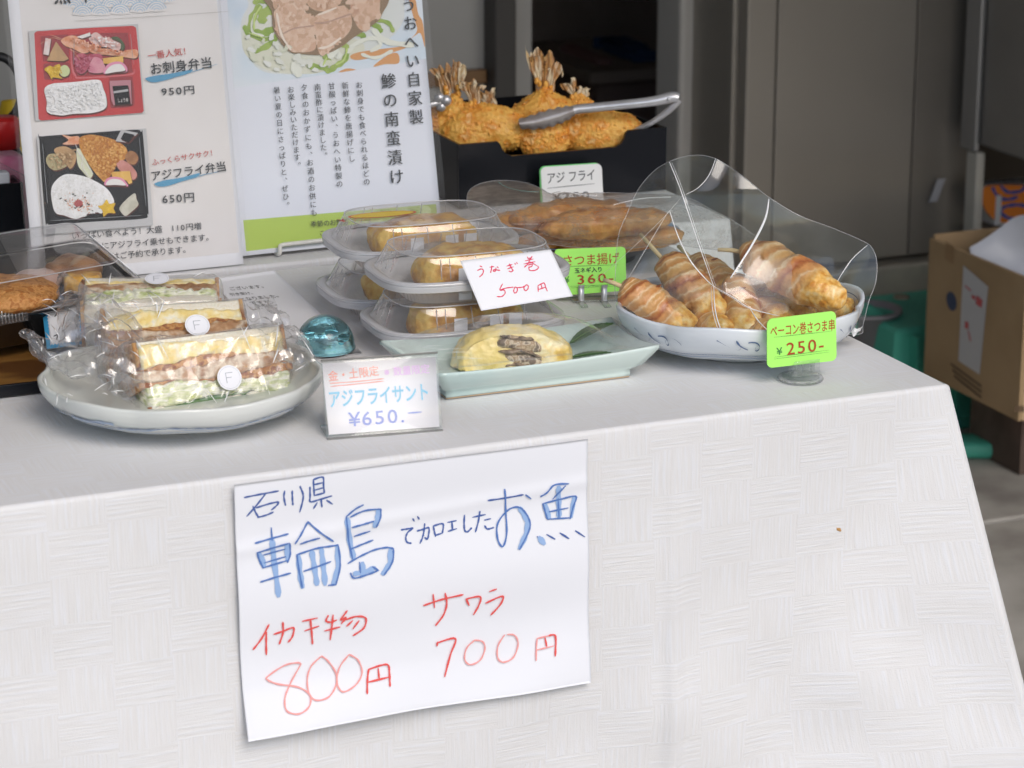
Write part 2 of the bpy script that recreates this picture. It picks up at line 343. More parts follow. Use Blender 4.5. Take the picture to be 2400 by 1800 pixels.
        for rep in range(1 + (3 if bold else 0)):
            x = 0; ox, oy = [(0, 0), (bold, 0), (0, bold), (bold, bold)][rep]
            for c in txt:
                gv, gf, ad = glyph(c); b0 = len(V)
                for g in gv:
                    q = a + d * ((x + g[0] + ox + slant * g[1]) * Ln / tot) + upv * (g[1] + oy) * hh; V.append(s.W(q, h0 + rep * 3e-6))
                F += [tuple(b0 + i for i in f) for f in gf]; x += ad
        return t.part(name, (np.array(V), F), m, parent, smooth=False) if V else None
    def vtext(s, t, name, txt, p0, p1, spx, m, T=None, bold=0):
        """column of glyphs, centres from p0 to p1"""
        if T: p0, p1 = T(*p0), T(*p1)
        V, F = [], []; n = len(txt); h0 = s.nl(); s.k += 1
        for i, c in enumerate(txt):
            k = i / max(1, n - 1); p = (p0[0] + (p1[0] - p0[0]) * k, p0[1] + (p1[1] - p0[1]) * k); o = s.loc(*p)
            sc = np.linalg.norm(s.loc(p[0], p[1]) - s.loc(p[0] + 10, p[1])) / 10 * spx
            gv, gf, ad = glyph(c); ox, oy = (-.5, -.38)
            if c in '、。': ox, oy = .1, .1
            for rep in range(1 + (1 if bold else 0)):
                b0 = len(V)
                for g in gv: V.append(s.W(o + np.array([g[0] + ox + rep * bold, g[1] + oy]) * sc, h0 + rep * 3e-6))
                F += [tuple(b0 + q for q in f) for f in gf]
        return t.part(name, (np.array(V), F), m, None, smooth=False)
def T_(sx, ox, oy): return lambda x, y: (ox + x * sx, oy + y * sx)
# ------------------------------------------------------------------ structure: ground, shop interior
def ground_mat():
    m = mat('stained_concrete', (.27, .25, .225), rough=.85, col2=[(.42, .40, .36), (.50, .48, .44)], ns=5, nlo=.35, nhi=.68, det=8, bump=.3, bs=60, bd=.004)
    return m
struct('ground', ([(-60, -60, -.02), (60, -60, -.02), (60, 60, -.02), (-60, 60, -.02)], [(0, 1, 2, 3)]), M('asphalt', (.05, .05, .052), rough=.9, col2=(.075, .075, .078), ns=30))
FL = Thing('shop_floor', None, None, tf(0.5, 1.2, 0), PSI, kind='structure')
GM = ground_mat()
for i in range(-4, 6):
    for j in range(-3, 6):
        u0, v0 = i * .62 + .02, j * .62 + .16
        FL.part('paving_slab', tbox(u0 + .004, u0 + .616, v0 + .004, v0 + .616, -.05, random.uniform(-.002, .001), r=.003, seg=1), GM, smooth=False)
WALLM = M('grey_panel', (.42, .41, .385), rough=.55, col2=(.38, .37, .345), ns=3)
FRAMEM = M('aluminium_frame', (.43, .41, .37), rough=.5, metal=.2, col2=(.38, .36, .32), ns=4)
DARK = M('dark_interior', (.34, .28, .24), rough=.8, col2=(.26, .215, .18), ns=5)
DFR = M('dark_frame', (.06, .055, .05), rough=.5)
FRIDGE = M('brushed_steel', (.37, .34, .295), rough=.42, metal=.35, col2=(.33, .30, .26), ns=2.0, aniso=(1, 1, .3), bump=.02, bs=90)
VB = 2.34
def up(x, v=VB, y=300): return inv(atv(x, y, v))[0]
W = Thing('back_wall', None, None, tf(-.5, VB, 0), PSI, kind='structure')
u1000, u1135, u1185, u1240, u1556, u1602, u1700, u1735 = [up(x) for x in (1000, 1135, 1185, 1242, 1556, 1602, 1702, 1738)]
W.part('wall_panel', tbox(-3.2, u1135, VB, VB + .04, 0, 2.7), WALLM, smooth=False)
W.part('panel_rail', tbox(u1000 - .3, u1135 - .002, VB - .02, VB - .002, inv(atv(1090, 178, VB))[2] - .012, inv(atv(1090, 178, VB))[2] + .012, r=.003), M('wooden_rail', (.22, .12, .05), rough=.6), smooth=False)
W.part('mullion', tbox(u1135, u1185, VB - .05, VB + .05, 0, 2.7, r=.004), DFR, smooth=False)
W.part('wall_panel', tbox(u1185, u1240, VB - .01, VB + .04, 0, 2.7, r=.003), WALLM, smooth=False)
W.part('jamb', tbox(u1556, u1602, VB - .06, VB + .04, 0, 2.7, r=.008), M('pale_jamb', (.58, .55, .50), rough=.5), smooth=False)
W.part('column', tbox(u1602, u1602 + .3 * (u1700 - u1602), VB - .03, VB + .06, 0, 2.7, r=.006), FRAMEM, smooth=False)
W.part('column', tbox(u1602 + .3 * (u1700 - u1602) + .003, u1700, VB - .045, VB + .06, 0, 2.7, r=.01), FRAMEM, smooth=False)
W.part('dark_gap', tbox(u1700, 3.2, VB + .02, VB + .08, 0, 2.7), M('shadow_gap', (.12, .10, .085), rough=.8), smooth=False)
DR = Thing('dark_doorway', None, None, tf(-.1, VB + .9, 0), PSI, kind='structure')
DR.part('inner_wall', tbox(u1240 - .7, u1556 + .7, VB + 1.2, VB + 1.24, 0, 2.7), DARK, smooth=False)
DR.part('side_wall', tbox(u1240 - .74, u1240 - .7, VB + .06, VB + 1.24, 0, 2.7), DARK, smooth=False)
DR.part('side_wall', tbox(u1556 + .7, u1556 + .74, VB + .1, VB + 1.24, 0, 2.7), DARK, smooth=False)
# shadowy stored goods in the doorway
def back_box(name, label, cat, x0, x1, y0, y1, v, dep, m, zfloor=None, r=.01):
    a = inv(atv(x0, y1, v)); b = inv(atv(x1, y0, v)); z0 = a[2] if zfloor is None else zfloor
    t = Thing(name, label, cat, tf((a[0] + b[0]) / 2, v + dep / 2, z0), PSI)
    t.part('body', tbox(a[0], b[0], v, v + dep, z0, b[2], r=r), m, smooth=False); return t, a, b
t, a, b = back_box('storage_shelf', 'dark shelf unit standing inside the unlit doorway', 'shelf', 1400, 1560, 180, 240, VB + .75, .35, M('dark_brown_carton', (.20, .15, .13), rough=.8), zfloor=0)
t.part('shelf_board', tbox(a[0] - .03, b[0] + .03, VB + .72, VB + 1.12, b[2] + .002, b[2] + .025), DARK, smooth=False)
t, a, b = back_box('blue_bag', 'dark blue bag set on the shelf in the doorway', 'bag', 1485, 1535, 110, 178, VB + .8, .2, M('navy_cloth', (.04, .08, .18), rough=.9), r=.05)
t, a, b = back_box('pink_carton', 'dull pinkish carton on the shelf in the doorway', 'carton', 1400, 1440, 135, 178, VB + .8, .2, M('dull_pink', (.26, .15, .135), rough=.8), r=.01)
# roof, side walls
struct('ceiling', xf(rbox(-3.2, 3.2, -1.0, VB + 1.3, 2.45, 2.55), tfa), M('ceiling_board', (.62, .62, .62), rough=.8))
struct('wall_left', xf(rbox(-3.24, -3.2, .3, VB + 1.3, 0, 2.449), tfa), M('plaster_left', (.65, .65, .64), rough=.8))
struct('wall_right', xf(rbox(2.6, 2.64, .3, VB + 1.3, 0, 2.449), tfa), M('plaster_right', (.65, .64, .62), rough=.8))

# ---- refrigerator
VF = 2.10
fl = up(1742, VF, 400); fr_ = up(2262, VF, 400); zb = inv(atv(2100, 703, VF))[2]; zk = inv(atv(2100, 612, VF))[2]
Fg = Thing('refrigerator', 'tall grey brushed steel refrigerator at the back of the shop', 'refrigerator', tf((fl + fr_) / 2, VF + .1, 0), PSI)
Fg.part('cabinet', tbox(fl - .01, fr_, VF + .03, VF + .215, zb + .02, 2.1, r=.004), FRIDGE, smooth=False)
fm = up(1812, VF, 400); f3 = up(2130, VF, 400)
Fg.part('door', tbox(fl, fm - .001, VF - .003, VF + .028, zk + .01, 2.06, r=.004), FRIDGE, smooth=False)
Fg.part('door', tbox(fm, f3 + .001, VF - .005, VF + .028, zk + .01, 2.06, r=.002), FRIDGE, smooth=False)
Fg.part('door', tbox(f3 + .003, fr_, VF - .006, VF + .028, zk + .01, 2.06, r=.002), M('brushed_steel_dark', (.26, .235, .205), rough=.45, metal=.35, col2=(.23, .21, .18), ns=3), smooth=False)  # this door in a darker steel than the other two
Fg.part('kick_panel', tbox(fl - .01, fr_, VF - .025, VF + .025, zb, zk, r=.006), M('grimy_steel', (.34, .32, .27), rough=.5, metal=.2, col2=(.42, .39, .32), ns=14), smooth=False)
for x in (1905, 2072, 2140):
    uu = up(x + 60, VF, 760); Fg.part('leg', tbox(uu - .022, uu + .022, VF + .0, VF + .04, 0, zb + .019, r=.004), M('leg_paint', (.35, .35, .42), rough=.5), smooth=False)
pst = inv(atv(2224, 440, VF - .012))
Fg.part('door_sticker', xf(rbox(-.008, .008, -.001, .001, -.02, .02, r=.0005), lambda A: tf(pst[0] - .03 + A[:, 0] + .4 * A[:, 2], VF - .022 + A[:, 1], pst[2] + A[:, 2])), M('sticker', (.4, .4, .42)), smooth=False)
# white round thing and tub behind
# ---- stainless cabinet at the right
UR = inv(atv(2262, 330, VF - .05))[0]; zR = inv(atv(2262, 330, VF - .05))[2]
Sc = Thing('wall_cabinet', 'dark stainless cabinet hanging over the cardboard box at the right edge', 'cabinet', tf(UR + .25, 1.6, zR), PSI)
Sc.part('body', tbox(UR, UR + .5, 1.0, VF - .05, zR, 2.2, r=.006), M('dark_stainless', (.25, .235, .22), rough=.38, metal=.4, col2=(.30, .285, .265), ns=3), smooth=False)
Sc.part('edge_trim', tbox(UR - .012, UR - .002, VF - .1, VF - .052, zR - .01, 2.2, r=.003), M('trim_steel', (.42, .42, .42), rough=.35, metal=.7), smooth=False)
up0 = inv(atv(2283, 440, VF - .08))
Po = Thing('shelf_post', 'thin pale post under the wall cabinet beside the orange pack', 'post', tf(up0[0], VF - .08, 0), PSI)
Po.part('post', tbox(up0[0] - .008, up0[0] + .009, VF - .098, VF - .062, 0, zR - .012, r=.004), M('cream_paint', (.58, .55, .48), rough=.5), smooth=False)
# orange pack, hanging shelf under it
pa = inv(atv(2300, 522, VF - .02)); pb = inv(atv(2430, 430, VF - .02)); VO = VF - .02
Sh = Thing('low_shelf', 'low shelf carrying the orange pack behind the cardboard box', 'shelf', tf(pa[0] + .2, VO, 0), PSI)
Sh.part('board', tbox(pa[0] - .02, pa[0] + .7, VO - .06, VO + .25, pa[2] - .02, pa[2] - .001, r=.003), DARK, smooth=False)
Sh.part('support', tbox(pa[0] + .55, pa[0] + .6, VO - .02, VO + .2, 0, pa[2] - .021), DARK, smooth=False)
Sh.part('support', tbox(pa[0] + .02, pa[0] + .07, VO - .02, VO + .2, 0, pa[2] - .021), DARK, smooth=False)
Op = Thing('orange_pack', 'white and orange pack with blue digits lying on its side on the low shelf', 'package', tf(pa[0] + .08, VO, pa[2]), PSI)
Op.part('body', tbox(pa[0], pb[0] + .03, VO - .04, VO + .06, pa[2], pb[2], r=.008), M('pack_white', (.85, .84, .82), rough=.5), smooth=True)

OR_ = M('pack_orange', (.95, .27, .02), rough=.5); NV = M('pack_navy', (.04, .10, .42), rough=.5)
so_ = Sheet(atv(2300, 522, VO - .0402), TX, UZ)
so_.poly(Op, 'orange_oval', [(2302, 462), (2306, 440), (2330, 434), (2400, 434), (2440, 440), (2440, 500), (2400, 520), (2345, 521), (2322, 508), (2306, 486)], OR_)
so_.strokes(Op, 'digit', [[(2326, 440), (2338, 460), (2358, 468), (2384, 462)], [(2346, 436), (2362, 450), (2392, 448), (2402, 436)]], 8, NV)
so_.strokes(Op, 'digit', [[(2345, 498), (2352, 486), (2378, 480), (2404, 484), (2412, 500), (2396, 512), (2366, 512), (2346, 500)]], 8, NV)
Op.part('white_strip', tbox(pa[0] + .001, pa[0] + .012, VO - .042, VO - .0403, pa[2] + .004, pb[2] - .004), PAPER, smooth=False)

# ---- cardboard box on a dark crate
zc = .13
ca = inv(atz(2357, 992, zc)); cb_ = inv(atz(2192, 873, zc))
UB = (ca[0] + cb_[0]) / 2; vb0, vb1 = ca[1], cb_[1]
zt = inv(atv(2375, 655, vb0))[2]
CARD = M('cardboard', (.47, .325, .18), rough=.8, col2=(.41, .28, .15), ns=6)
Bx = Thing('cardboard_box', 'open brown cardboard box with a white note taped to its side', 'cardboard box', tf(UB + .18, (vb0 + vb1) / 2, zc), PSI)
wd = .36
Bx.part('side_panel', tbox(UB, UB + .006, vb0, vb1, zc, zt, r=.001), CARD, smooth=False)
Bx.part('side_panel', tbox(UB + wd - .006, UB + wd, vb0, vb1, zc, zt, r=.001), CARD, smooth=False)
Bx.part('front_panel', tbox(UB + .007, UB + wd - .007, vb0 - .0, vb0 + .006, zc, zt - .004, r=.001), M('cardboard_lit', (.66, .48, .28), rough=.8, col2=(.58, .42, .24), ns=6), smooth=False)  # front panel lighter than the sides: light falling on it is in the colour
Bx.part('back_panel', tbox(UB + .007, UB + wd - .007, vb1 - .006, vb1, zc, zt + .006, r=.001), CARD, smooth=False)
Bx.part('bottom_panel', tbox(UB + .007, UB + wd - .007, vb0 + .007, vb1 - .007, zc, zc + .006), CARD, smooth=False)
def uplane(name, th, pxs, m, off=.0012, u=None):
    u = UB - off if u is None else u
    P = np.array([atu(x, y, u) for x, y in pxs]); th.part(name, (P, [tuple(range(len(P)))]), m, smooth=False)
uplane('note', Bx, [(2258, 622), (2316, 672), (2296, 878), (2246, 845)], M('note_paper', (.60, .60, .60), rough=.8))
RS = M('red_smudge', (.62, .14, .14), rough=.8); DB = M('faint_print', (.13, .085, .05), rough=.8)
for q in ([(2262, 668), (2276, 680), (2275, 683), (2261, 671)], [(2288, 692), (2303, 704), (2300, 722), (2287, 712)], [(2262, 752), (2270, 757), (2269, 772), (2261, 768)], [(2268, 775), (2271, 777), (2276, 800), (2273, 799)], [(2278, 690), (2286, 696), (2285, 704), (2277, 698)]): uplane('note_mark', Bx, q, RS, off=.0022)
uplane('printed_mark', Bx, [(2230 + 12 * math.cos(a), 706 + 22 * math.sin(a) + 6 * math.cos(a)) for a in np.linspace(0, 2 * math.pi, 16, endpoint=False)], M('print_blue', (.07, .09, .15), rough=.8))
for k in range(3): uplane('printed_line', Bx, [(2228 + 4 * k, 850 + 14 * k), (2300, 903 + 13 * k), (2300, 908 + 13 * k), (2228 + 4 * k, 855 + 14 * k)], DB)
uplane('tape', Bx, [(2216, 566), (2236, 578), (2234, 620), (2214, 606)], M('brown_tape', (.38, .24, .12), rough=.4))
for x in (2379, 2387, 2395):
    P = np.array([atv(xx, yy, vb0 - .0012) for xx, yy in ((x, 951), (x + 6, 951), (x + 5, 966), (x - 1, 966))]); Bx.part('printed_mark', (P, [(0, 1, 2, 3)]), DB, smooth=False)
Cr = Thing('dark_crate', 'dark brown crate on the floor under the cardboard box', 'crate', tf(UB + .2, (vb0 + vb1) / 2, 0), PSI)
CRM = M('dark_wood', (.10, .07, .055), rough=.8, col2=(.15, .10, .08), ns=12)
for k in range(3): Cr.part('board', tbox(UB + .07, UB + .5, vb0 + .09 + k * (vb1 - vb0 - .10) / 3, vb0 + .082 + (k + 1) * (vb1 - vb0 - .10) / 3, zc - .02, zc - .001, r=.002), CRM, smooth=False)
Cr.part('side_board', tbox(UB + .075, UB + .09, vb0 + .10, vb1 - .03, .002, zc - .021), CRM, smooth=False)
Cr.part('front_board', tbox(UB + .091, UB + .49, vb0 + .10, vb0 + .115, .002, zc - .021), CRM, smooth=False)
# crumpled grey bag poking out of the box
def bagf(U, V):
    x = UB + .015 + U * .33; z = zt - .10 + V * .140 * (.75 + .25 * np.sin(U * 5)) ; y = vb0 + .10 + .10 * V + .02 * np.sin(U * 9 + V * 4)
    return tf(x, y, z)
Bg = Thing('paper_sheet', 'grey white plastic sheet poking out of the cardboard box', 'sheet', tf(UB + .18, vb0 + .1, zt - .08), PSI)
Bg.part('sheet', rough(grid(30, 20, bagf), .008, 12), M('grey_plastic', (.55, .58, .65), rough=.4))
# green tub and bucket behind
GT = M('green_plastic', (.10, .50, .37), rough=.5, col2=(.08, .43, .32), ns=5)

tv0 = 1.82; tu0 = inv(atv(2084, 850, tv0))[0]; zt2 = inv(atv(2130, 780, tv0))[2]
Tb = Thing('green_crate', 'green plastic crate turned upside down on the floor behind the table corner', 'crate', tf(tu0 + .2, tv0 + .15, 0), PSI)
def ring(s_, zz):
    a, b, c, d = tu0 + s_, tu0 + .44 - s_, tv0 + s_, tv0 + .26 - s_
    return [tf(a, c, zz), tf(b, c, zz), tf(b, d, zz), tf(a, d, zz)]
V = np.array(ring(-.008, .004) + ring(-.008, .02) + ring(0, .02) + ring(.022, zt2 - .006) + ring(.03, zt2)); F = [(0, 1, 2, 3)]
for k in range(4): F += [(4 * k + i, 4 * k + (i + 1) % 4, 4 * k + 4 + (i + 1) % 4, 4 * k + 4 + i) for i in range(4)]
F += [(16, 17, 18, 19)]
Tb.part('body', (V, F), GT, smooth=False)
for k in range(5): Tb.part('rib', tbox(tu0 + .05 + k * .08, tu0 + .056 + k * .08, tv0 - .004, tv0 + .02, .02, zt2 - .01), GT, smooth=False)
t2 = Thing('green_board', 'dark green board leaning behind the green crate under the refrigerator', 'board', tf(tu0, tv0 + .2, 0), PSI)
q0 = atv(2030, 745, tv0 + .1); q1 = atv(2140, 825, tv0 + .1)
V, F = rbox(-.16, .12, -.008, .008, -.03, .03, r=.006); c0 = (q0 + q1) / 2
t2.part('board', (frame(c0, TX * .86 - UZ * .5, TY, UZ * .86 + TX * .5)(V), F), M('deep_green_plastic', (.06, .30, .22), rough=.5), smooth=False)
q = atv(2110, 752, tv0 + .2)
t3 = Thing('cream_jar', 'small cream coloured jar under the refrigerator', 'jar', q - [0, 0, .03])
t3.part('body', xf(lathe([(0, -.03), (.02, -.03), (.022, 0), (.018, .02), (.012, .026), (.012, .032), (0, .033)], 20), lambda A: A + q), M('cream_plastic', (.42, .38, .3), rough=.5))
t3.part('cap', xf(lathe([(0, .034), (.014, .034), (.014, .045), (0, .046)], 20), lambda A: A + q), M('cap', (.3, .27, .2)))
q = atv(2028, 815, 1.95); q[2] = 0
bk = Thing('grey_bucket', 'grey round bucket on the floor behind the table', 'bucket', q)
zz = inv(atv(2035, 772, 1.85))[2]
bk.part('body', xf(lathe([(0, .003), (.045, .003), (.055, zz), (.06, zz), (.06, zz + .006), (.052, zz + .006), (.043, .01), (0, .01)], 40), lambda A: A + q), M('grey_bucket', (.30, .28, .30), rough=.5))
q = atz(2280, 1066, 0)
gs = Thing('green_scoop', 'small green plastic scoop lying on the floor right of the table', 'scoop', q)
gs.part('body', xf(rbox(-.05, .05, -.035, .03, .002, .03, r=.01), lambda A: A + q), GT)
gs.part('handle', tube([q + [.05, 0, .015], q + [.09, .02, .015], q + [.13, .03, .012]], .007), GT)

# ------------------------------------------------------------------ tables and cloths
WOOD = M('table_wood', (.25, .2, .15)); LEGM = M('table_leg', (.3, .3, .3), metal=.8, rough=.4)
def table(name, label, u0, u1, v0, v1, z):
    t = Thing(name, label, 'table', tf((u0 + u1) / 2, (v0 + v1) / 2, 0), PSI)
    t.part('table_top', tbox(u0 + .003, u1 - .003, v0 + .003, v1 - .003, z - .03, z - .0015, r=.002), WOOD)
    for a in (u0 + .06, u1 - .06):
        for b in (v0 + .06, v1 - .06): t.part('leg', tbox(a - .015, a + .015, b - .015, b + .015, 0, z - .031, r=.003), LEGM)
    return t
VS = .611                                # where the second, slightly higher table begins
table('front_table', 'long folding table hidden under the pale woven cloth in front', -1.75, 0, 0, .60, TZ)
table('back_table', 'second table behind, hidden under its own pale cloth', -1.75, .098, VS + .01, 1.16, TZ + .0045)
def cfront(x, th):
    q = min(1, max(th, 0) / .25)
    fold = .0055 * nz((x, th * .5, 0), 5) + .0018 * nz((x, th, 2), 16) + .0030 * math.exp(-((x + .28 + .02 * th) / .035) ** 2) - .003 * math.exp(-((x + .35) / .05) ** 2)
    fold += .020 * q * nz((x * 1.3, th * .35, 5), 3.4) + .006 * q * nz((x, th * 1.2, 9), 11)
    fold += .0065 * math.exp(-((x + .262 + .01 * th) / .008) ** 2)
    fold += .0045 * math.exp(-((th - .33 + .06 * math.sin(x * 4)) / .012) ** 2) * (.4 + .6 * nz((x, 0, 8), 3))
    rt = min(1, max(0, (x + .42) / .25)); fold += .0045 * q * rt * math.sin((x + .1) * 34 + th * 6 + 2 * nz((x, th, 3), 4))
    return (fold + .02 * th) * q
def drape(name, label, u0, u1, v0, v1, z, drop, flare, nt=56, top=(90, 40), side_only=False):
    t = Thing(name, label, 'tablecloth', tf((u0 + u1) / 2, (v0 + v1) / 2, z), PSI)
    nu, nv = top
    def ftop(U, V):
        u = u0 + (u1 - u0) * U; v = v0 + (v1 - v0) * V
        return st(u, v, z + 0 * U)
    P, F, uv = grid(nu, nv, ftop)
    uv2 = [(p[0], p[1]) for p in P]
    e = np.minimum(np.minimum(P[:, 0] - u0, u1 - P[:, 0]), np.minimum(P[:, 1] - v0, v1 - P[:, 1]))
    P[:, 2] += np.array([(.00035 * nz(p, 9) + .0003 * nz(p, 30, 4)) for p in P]) * np.clip(e / .03, 0, 1) - .0006
    V1 = P.copy(); 
    # skirt: front edge from u0 to u1, then right edge from v0 to v1
    a = np.concatenate([np.linspace(u0, u1 - .3, 60, endpoint=False), u1 - .3 * np.linspace(1, 0, 70, endpoint=False)]); b = np.linspace(v0, v1, 40)
    loop = [(x, v0, 0) for x in a] + [(u1, v0, .5)] + [(u1, y, 1) for y in b[1:]]
    r = .004; ts = [-r * 1.57 * k / 4 for k in range(4, 0, -1)] + list(drop * np.linspace(0, 1, nt) ** 1.15)
    SV, SU = [], []
    for i, (x, y, s) in enumerate(loop):
        n = np.array([0, -1.]) if s == 0 else (np.array([1., 0]) if s == 1 else np.array([.7071, -.7071]))
        per = x if s == 0 else (u1 + (y - v0))
        for tt in ts:
            if tt < 0: an = (tt / (r * 1.57) + 1) * math.pi / 2; off = -r + r * math.sin(an); zz = z - .0006 - r + r * math.cos(an); th = 0
            else: off = 0; zz = z - .0006 - r - tt; th = tt
            d = u1 - x if s == 0 else (y - v0 if s == 1 else 0)
            Lc = .04 + .40 * th; k = max(0, 1 - d / Lc) ** 1.35 * flare * th
            px, py = x + n[0] * off, y + n[1] * off
            px += k * .7071; py -= k * .7071
            if s == 0 and th > 0:
                py -= cfront(x, th)
            SV.append((px, py, zz)); SU.append((per, v0 + .013 - tt if s == 0 else v0 - tt))
    SV = np.array(SV); n0 = len(V1); m = len(ts)
    F2 = [(n0 + i * m + j, n0 + i * m + j + 1, n0 + (i + 1) * m + j + 1, n0 + (i + 1) * m + j) for i in range(len(loop) - 1) for j in range(m - 1)]
    inner = np.minimum(np.maximum(V1, [u0, v0 + r, -9]), [u1 - r, 9e9, 9e9]); V1 = inner
    t.part('cloth', (tfa(np.vstack([V1, SV])), F + F2, np.vstack([uv2, SU])), CLOTH)
    return t
CLf = drape('tablecloth', 'pale grey white cloth with woven block pattern hanging over the front of the table', -1.78, 0.0, 0, .605, TZ, .66, .30)
drape('tablecloth', 'pale cloth on the slightly higher table behind, under the posters and the black box', -1.78, .102, VS, 1.17, TZ + .0055, .5, .12, nt=14, top=(60, 30))
ZB = TZ + .0056
# stain on the cloth
def stain(name, cx, cy, r, m, label):
    P = [atv(cx + r * 1.6 * math.cos(a) * random.uniform(.5, 1.1), cy + r * math.sin(a) * random.uniform(.5, 1.1) + .5 * r * math.cos(a), -.0215) for a in np.linspace(0, 2 * math.pi, 14, endpoint=False)]
    t = Thing(name, label, 'crumb', np.mean(P, 0), PSI)
    n = -TY; c = np.mean(P, 0); V = [p for p in P] + [c + n * .002]; F = [(i, (i + 1) % 14, 14) for i in range(14)]
    t.part('flake', (np.array(V), F), m)

def lean_sheet(bl, br, z, deg, z2=None):
    A, B = atz(*bl, z), atz(*br, z if z2 is None else z2); e1 = (B - A) / np.linalg.norm(B - A); nh = np.cross(UZ, e1); nh /= np.linalg.norm(nh)
    a = R(deg); return Sheet(A, e1, UZ * math.cos(a) + nh * math.sin(a))

# ---- poster 1 (boxed lunches)
s1 = lean_sheet((80, 668), (571, 619), ZB + .001, 11.5)
P1 = Thing('menu_poster', 'laminated poster with photos of a red and a black boxed lunch', 'poster', s1.P0 + s1.e1 * .1)
W1 = s1.loc(571, 619)[0]; H1 = .297
s1.paper(P1, 'paper', [(.001, H1), (W1, H1), (W1, .0), (.001, .0)], PAPER)
CREAM = M('cream_print', (.74, .71, .685), rough=.55, col2=(.79, .765, .75), ns=14, nlo=.35, nhi=.65)
T1 = T_(.27125, 0, 0); T4 = T_(.27125, 0, 350)
a = s1.loc(50, 60)[0]; b_ = s1.loc(552, 500)[0]
cbq = np.array([(a, .012), (b_, .012), (b_, H1 - .001), (a, H1 - .001)])
P1.part('printed_background', (s1.W(cbq, s1.nl()), [(0, 1, 2, 3)]), CREAM, smooth=False)
WAVE = M('wave_print', (.30, .50, .68), rough=.6)
def arc(cx, cy, r, a0=200, a1=340): return [(cx + r * math.cos(R(q)), cy + r * math.sin(R(q))) for q in np.linspace(a0, a1, 12)]
for row in (((720, 0), (880, -2), (1045, -8), (1210, -18), (1380, -28)), ((630, 62), (795, 62), (960, 55), (1125, 45), (1290, 33), (1440, 22)), ((710, 130), (865, 128), (1035, 120), (1205, 105), (1350, 95))):
    for cx, cy in row:
        s1.poly(P1, 'wave_disc', [(cx + 86 * math.cos(q), cy + 86 * math.sin(q)) for q in np.linspace(math.pi, 2 * math.pi, 14)] + [(cx, cy + 8)], CREAM, False, T=T1)
        s1.strokes(P1, 'wave_pattern', [arc(cx, cy, r, 195, 345) for r in (24, 44, 64, 84)], 1.5, WAVE, T1, sm=False)
s1.strokes(P1, 'printed_text', [[(475, 30), (495, 5)], [(520, 8), (525, 30)], [(550, 5), (562, 28)], [(580, -5), (600, 25)], [(738, -40), (738, 18)]], 5, INKK, T1, sm=False)
s1.strokes(P1, 'paper_fold_line', [[(640, 182), (1200, 150), (1975, 100)]], .6, M('fold_line', (.35, .33, .30)), T1)
BRR = M('brush_blue', (.10, .33, .52), rough=.7); PR = M('print_red', (.52, .05, .04), rough=.6)
s1.poly(P1, 'printed_brush_stroke', [(1250, 680), (1330, 655), (1480, 635), (1660, 600), (1610, 640), (1520, 665), (1400, 700), (1310, 712)], BRR, T=T1)
s1.poly(P1, 'printed_brush_stroke', [(1330, 1585), (1430, 1555), (1560, 1535), (1720, 1495), (1690, 1530), (1560, 1570), (1450, 1605), (1370, 1612)], BRR, T=T1)
s1.strokes(P1, 'printed_brush_stroke', [[(1600, 640), (1870, 555)], [(1640, 625), (1760, 590)], [(1650, 1545), (1790, 1500)], [(1700, 1520), (1950, 1470)]], 1.0, BRR, T1)
s1.text(P1, 'printed_text', '一番人気！', (1272, 512), (1650, 462), 18, PR, T1)
s1.text(P1, 'printed_text', 'お刺身弁当', (1292, 640), (1835, 580), 27, INKK, T1, bold=.022)
s1.text(P1, 'printed_text', '950円', (1388, 825), (1682, 805), 21, INKK, T1, bold=.02)
s1.text(P1, 'printed_text', 'ふっくらサクサク！', (1308, 1428), (1870, 1335), 15, PR, T1)
s1.text(P1, 'printed_text', 'アジフライ弁当', (1298, 1560), (1955, 1470), 24, INKK, T1, bold=.02)
s1.text(P1, 'printed_text', '650円', (1395, 465), (1680, 445), 23, INKK, T4, bold=.02)
s1.text(P1, 'printed_text', 'いっぱい食べよう！大盛　110円増', (612, 775), (1738, 685), 17, INKK, T4)
s1.text(P1, 'printed_text', '丼にアジフライ乗せもできます。', (800, 865), (1840, 780), 17, INKK, T4)
s1.text(P1, 'printed_text', '際はご予約で承ります。', (890, 955), (1640, 885), 17, INKK, T4)
# printed photos of the lunches: flat print, one shape per thing pictured
PG = M('photo_grey', (.52, .52, .52), rough=.5); PRED = M('photo_red', (.56, .03, .035), rough=.45, col2=(.48, .025, .03), ns=30)
PRD2 = M('photo_dark_red', (.30, .02, .03), rough=.45); PRD3 = M('photo_rose', (.62, .13, .15), rough=.45)
RICE = M('photo_rice', (.86, .86, .86), rough=.6, col2=[(.86, .86, .85), (.78, .77, .75)], ns=330, nlo=.3, nhi=.75, tex='voronoi')
PBK = M('photo_black', (.014, .016, .019), rough=.6, spec=.2); PBK2 = M('photo_charcoal', (.022, .024, .028), rough=.6, spec=.2)
PEGG = M('photo_egg', (.80, .50, .12), rough=.5, col2=(.72, .40, .08), ns=150); PYEL = M('photo_pickle', (.80, .52, .02), rough=.5, col2=(.68, .42, .02), ns=150)
PPNK = M('photo_pink', (.75, .28, .42), rough=.5); PWHT = M('photo_white', (.80, .77, .74), rough=.5); PTUNA = M('photo_tuna', (.40, .04, .09), rough=.45, col2=(.52, .10, .16), ns=120, aniso=(1, 1, 4))
PTN2 = M('photo_tuna_light', (.62, .20, .28), rough=.45, col2=(.70, .30, .36), ns=120); PSHR = M('photo_shrimp', (.72, .28, .13), rough=.5, col2=(.80, .45, .30), ns=160)
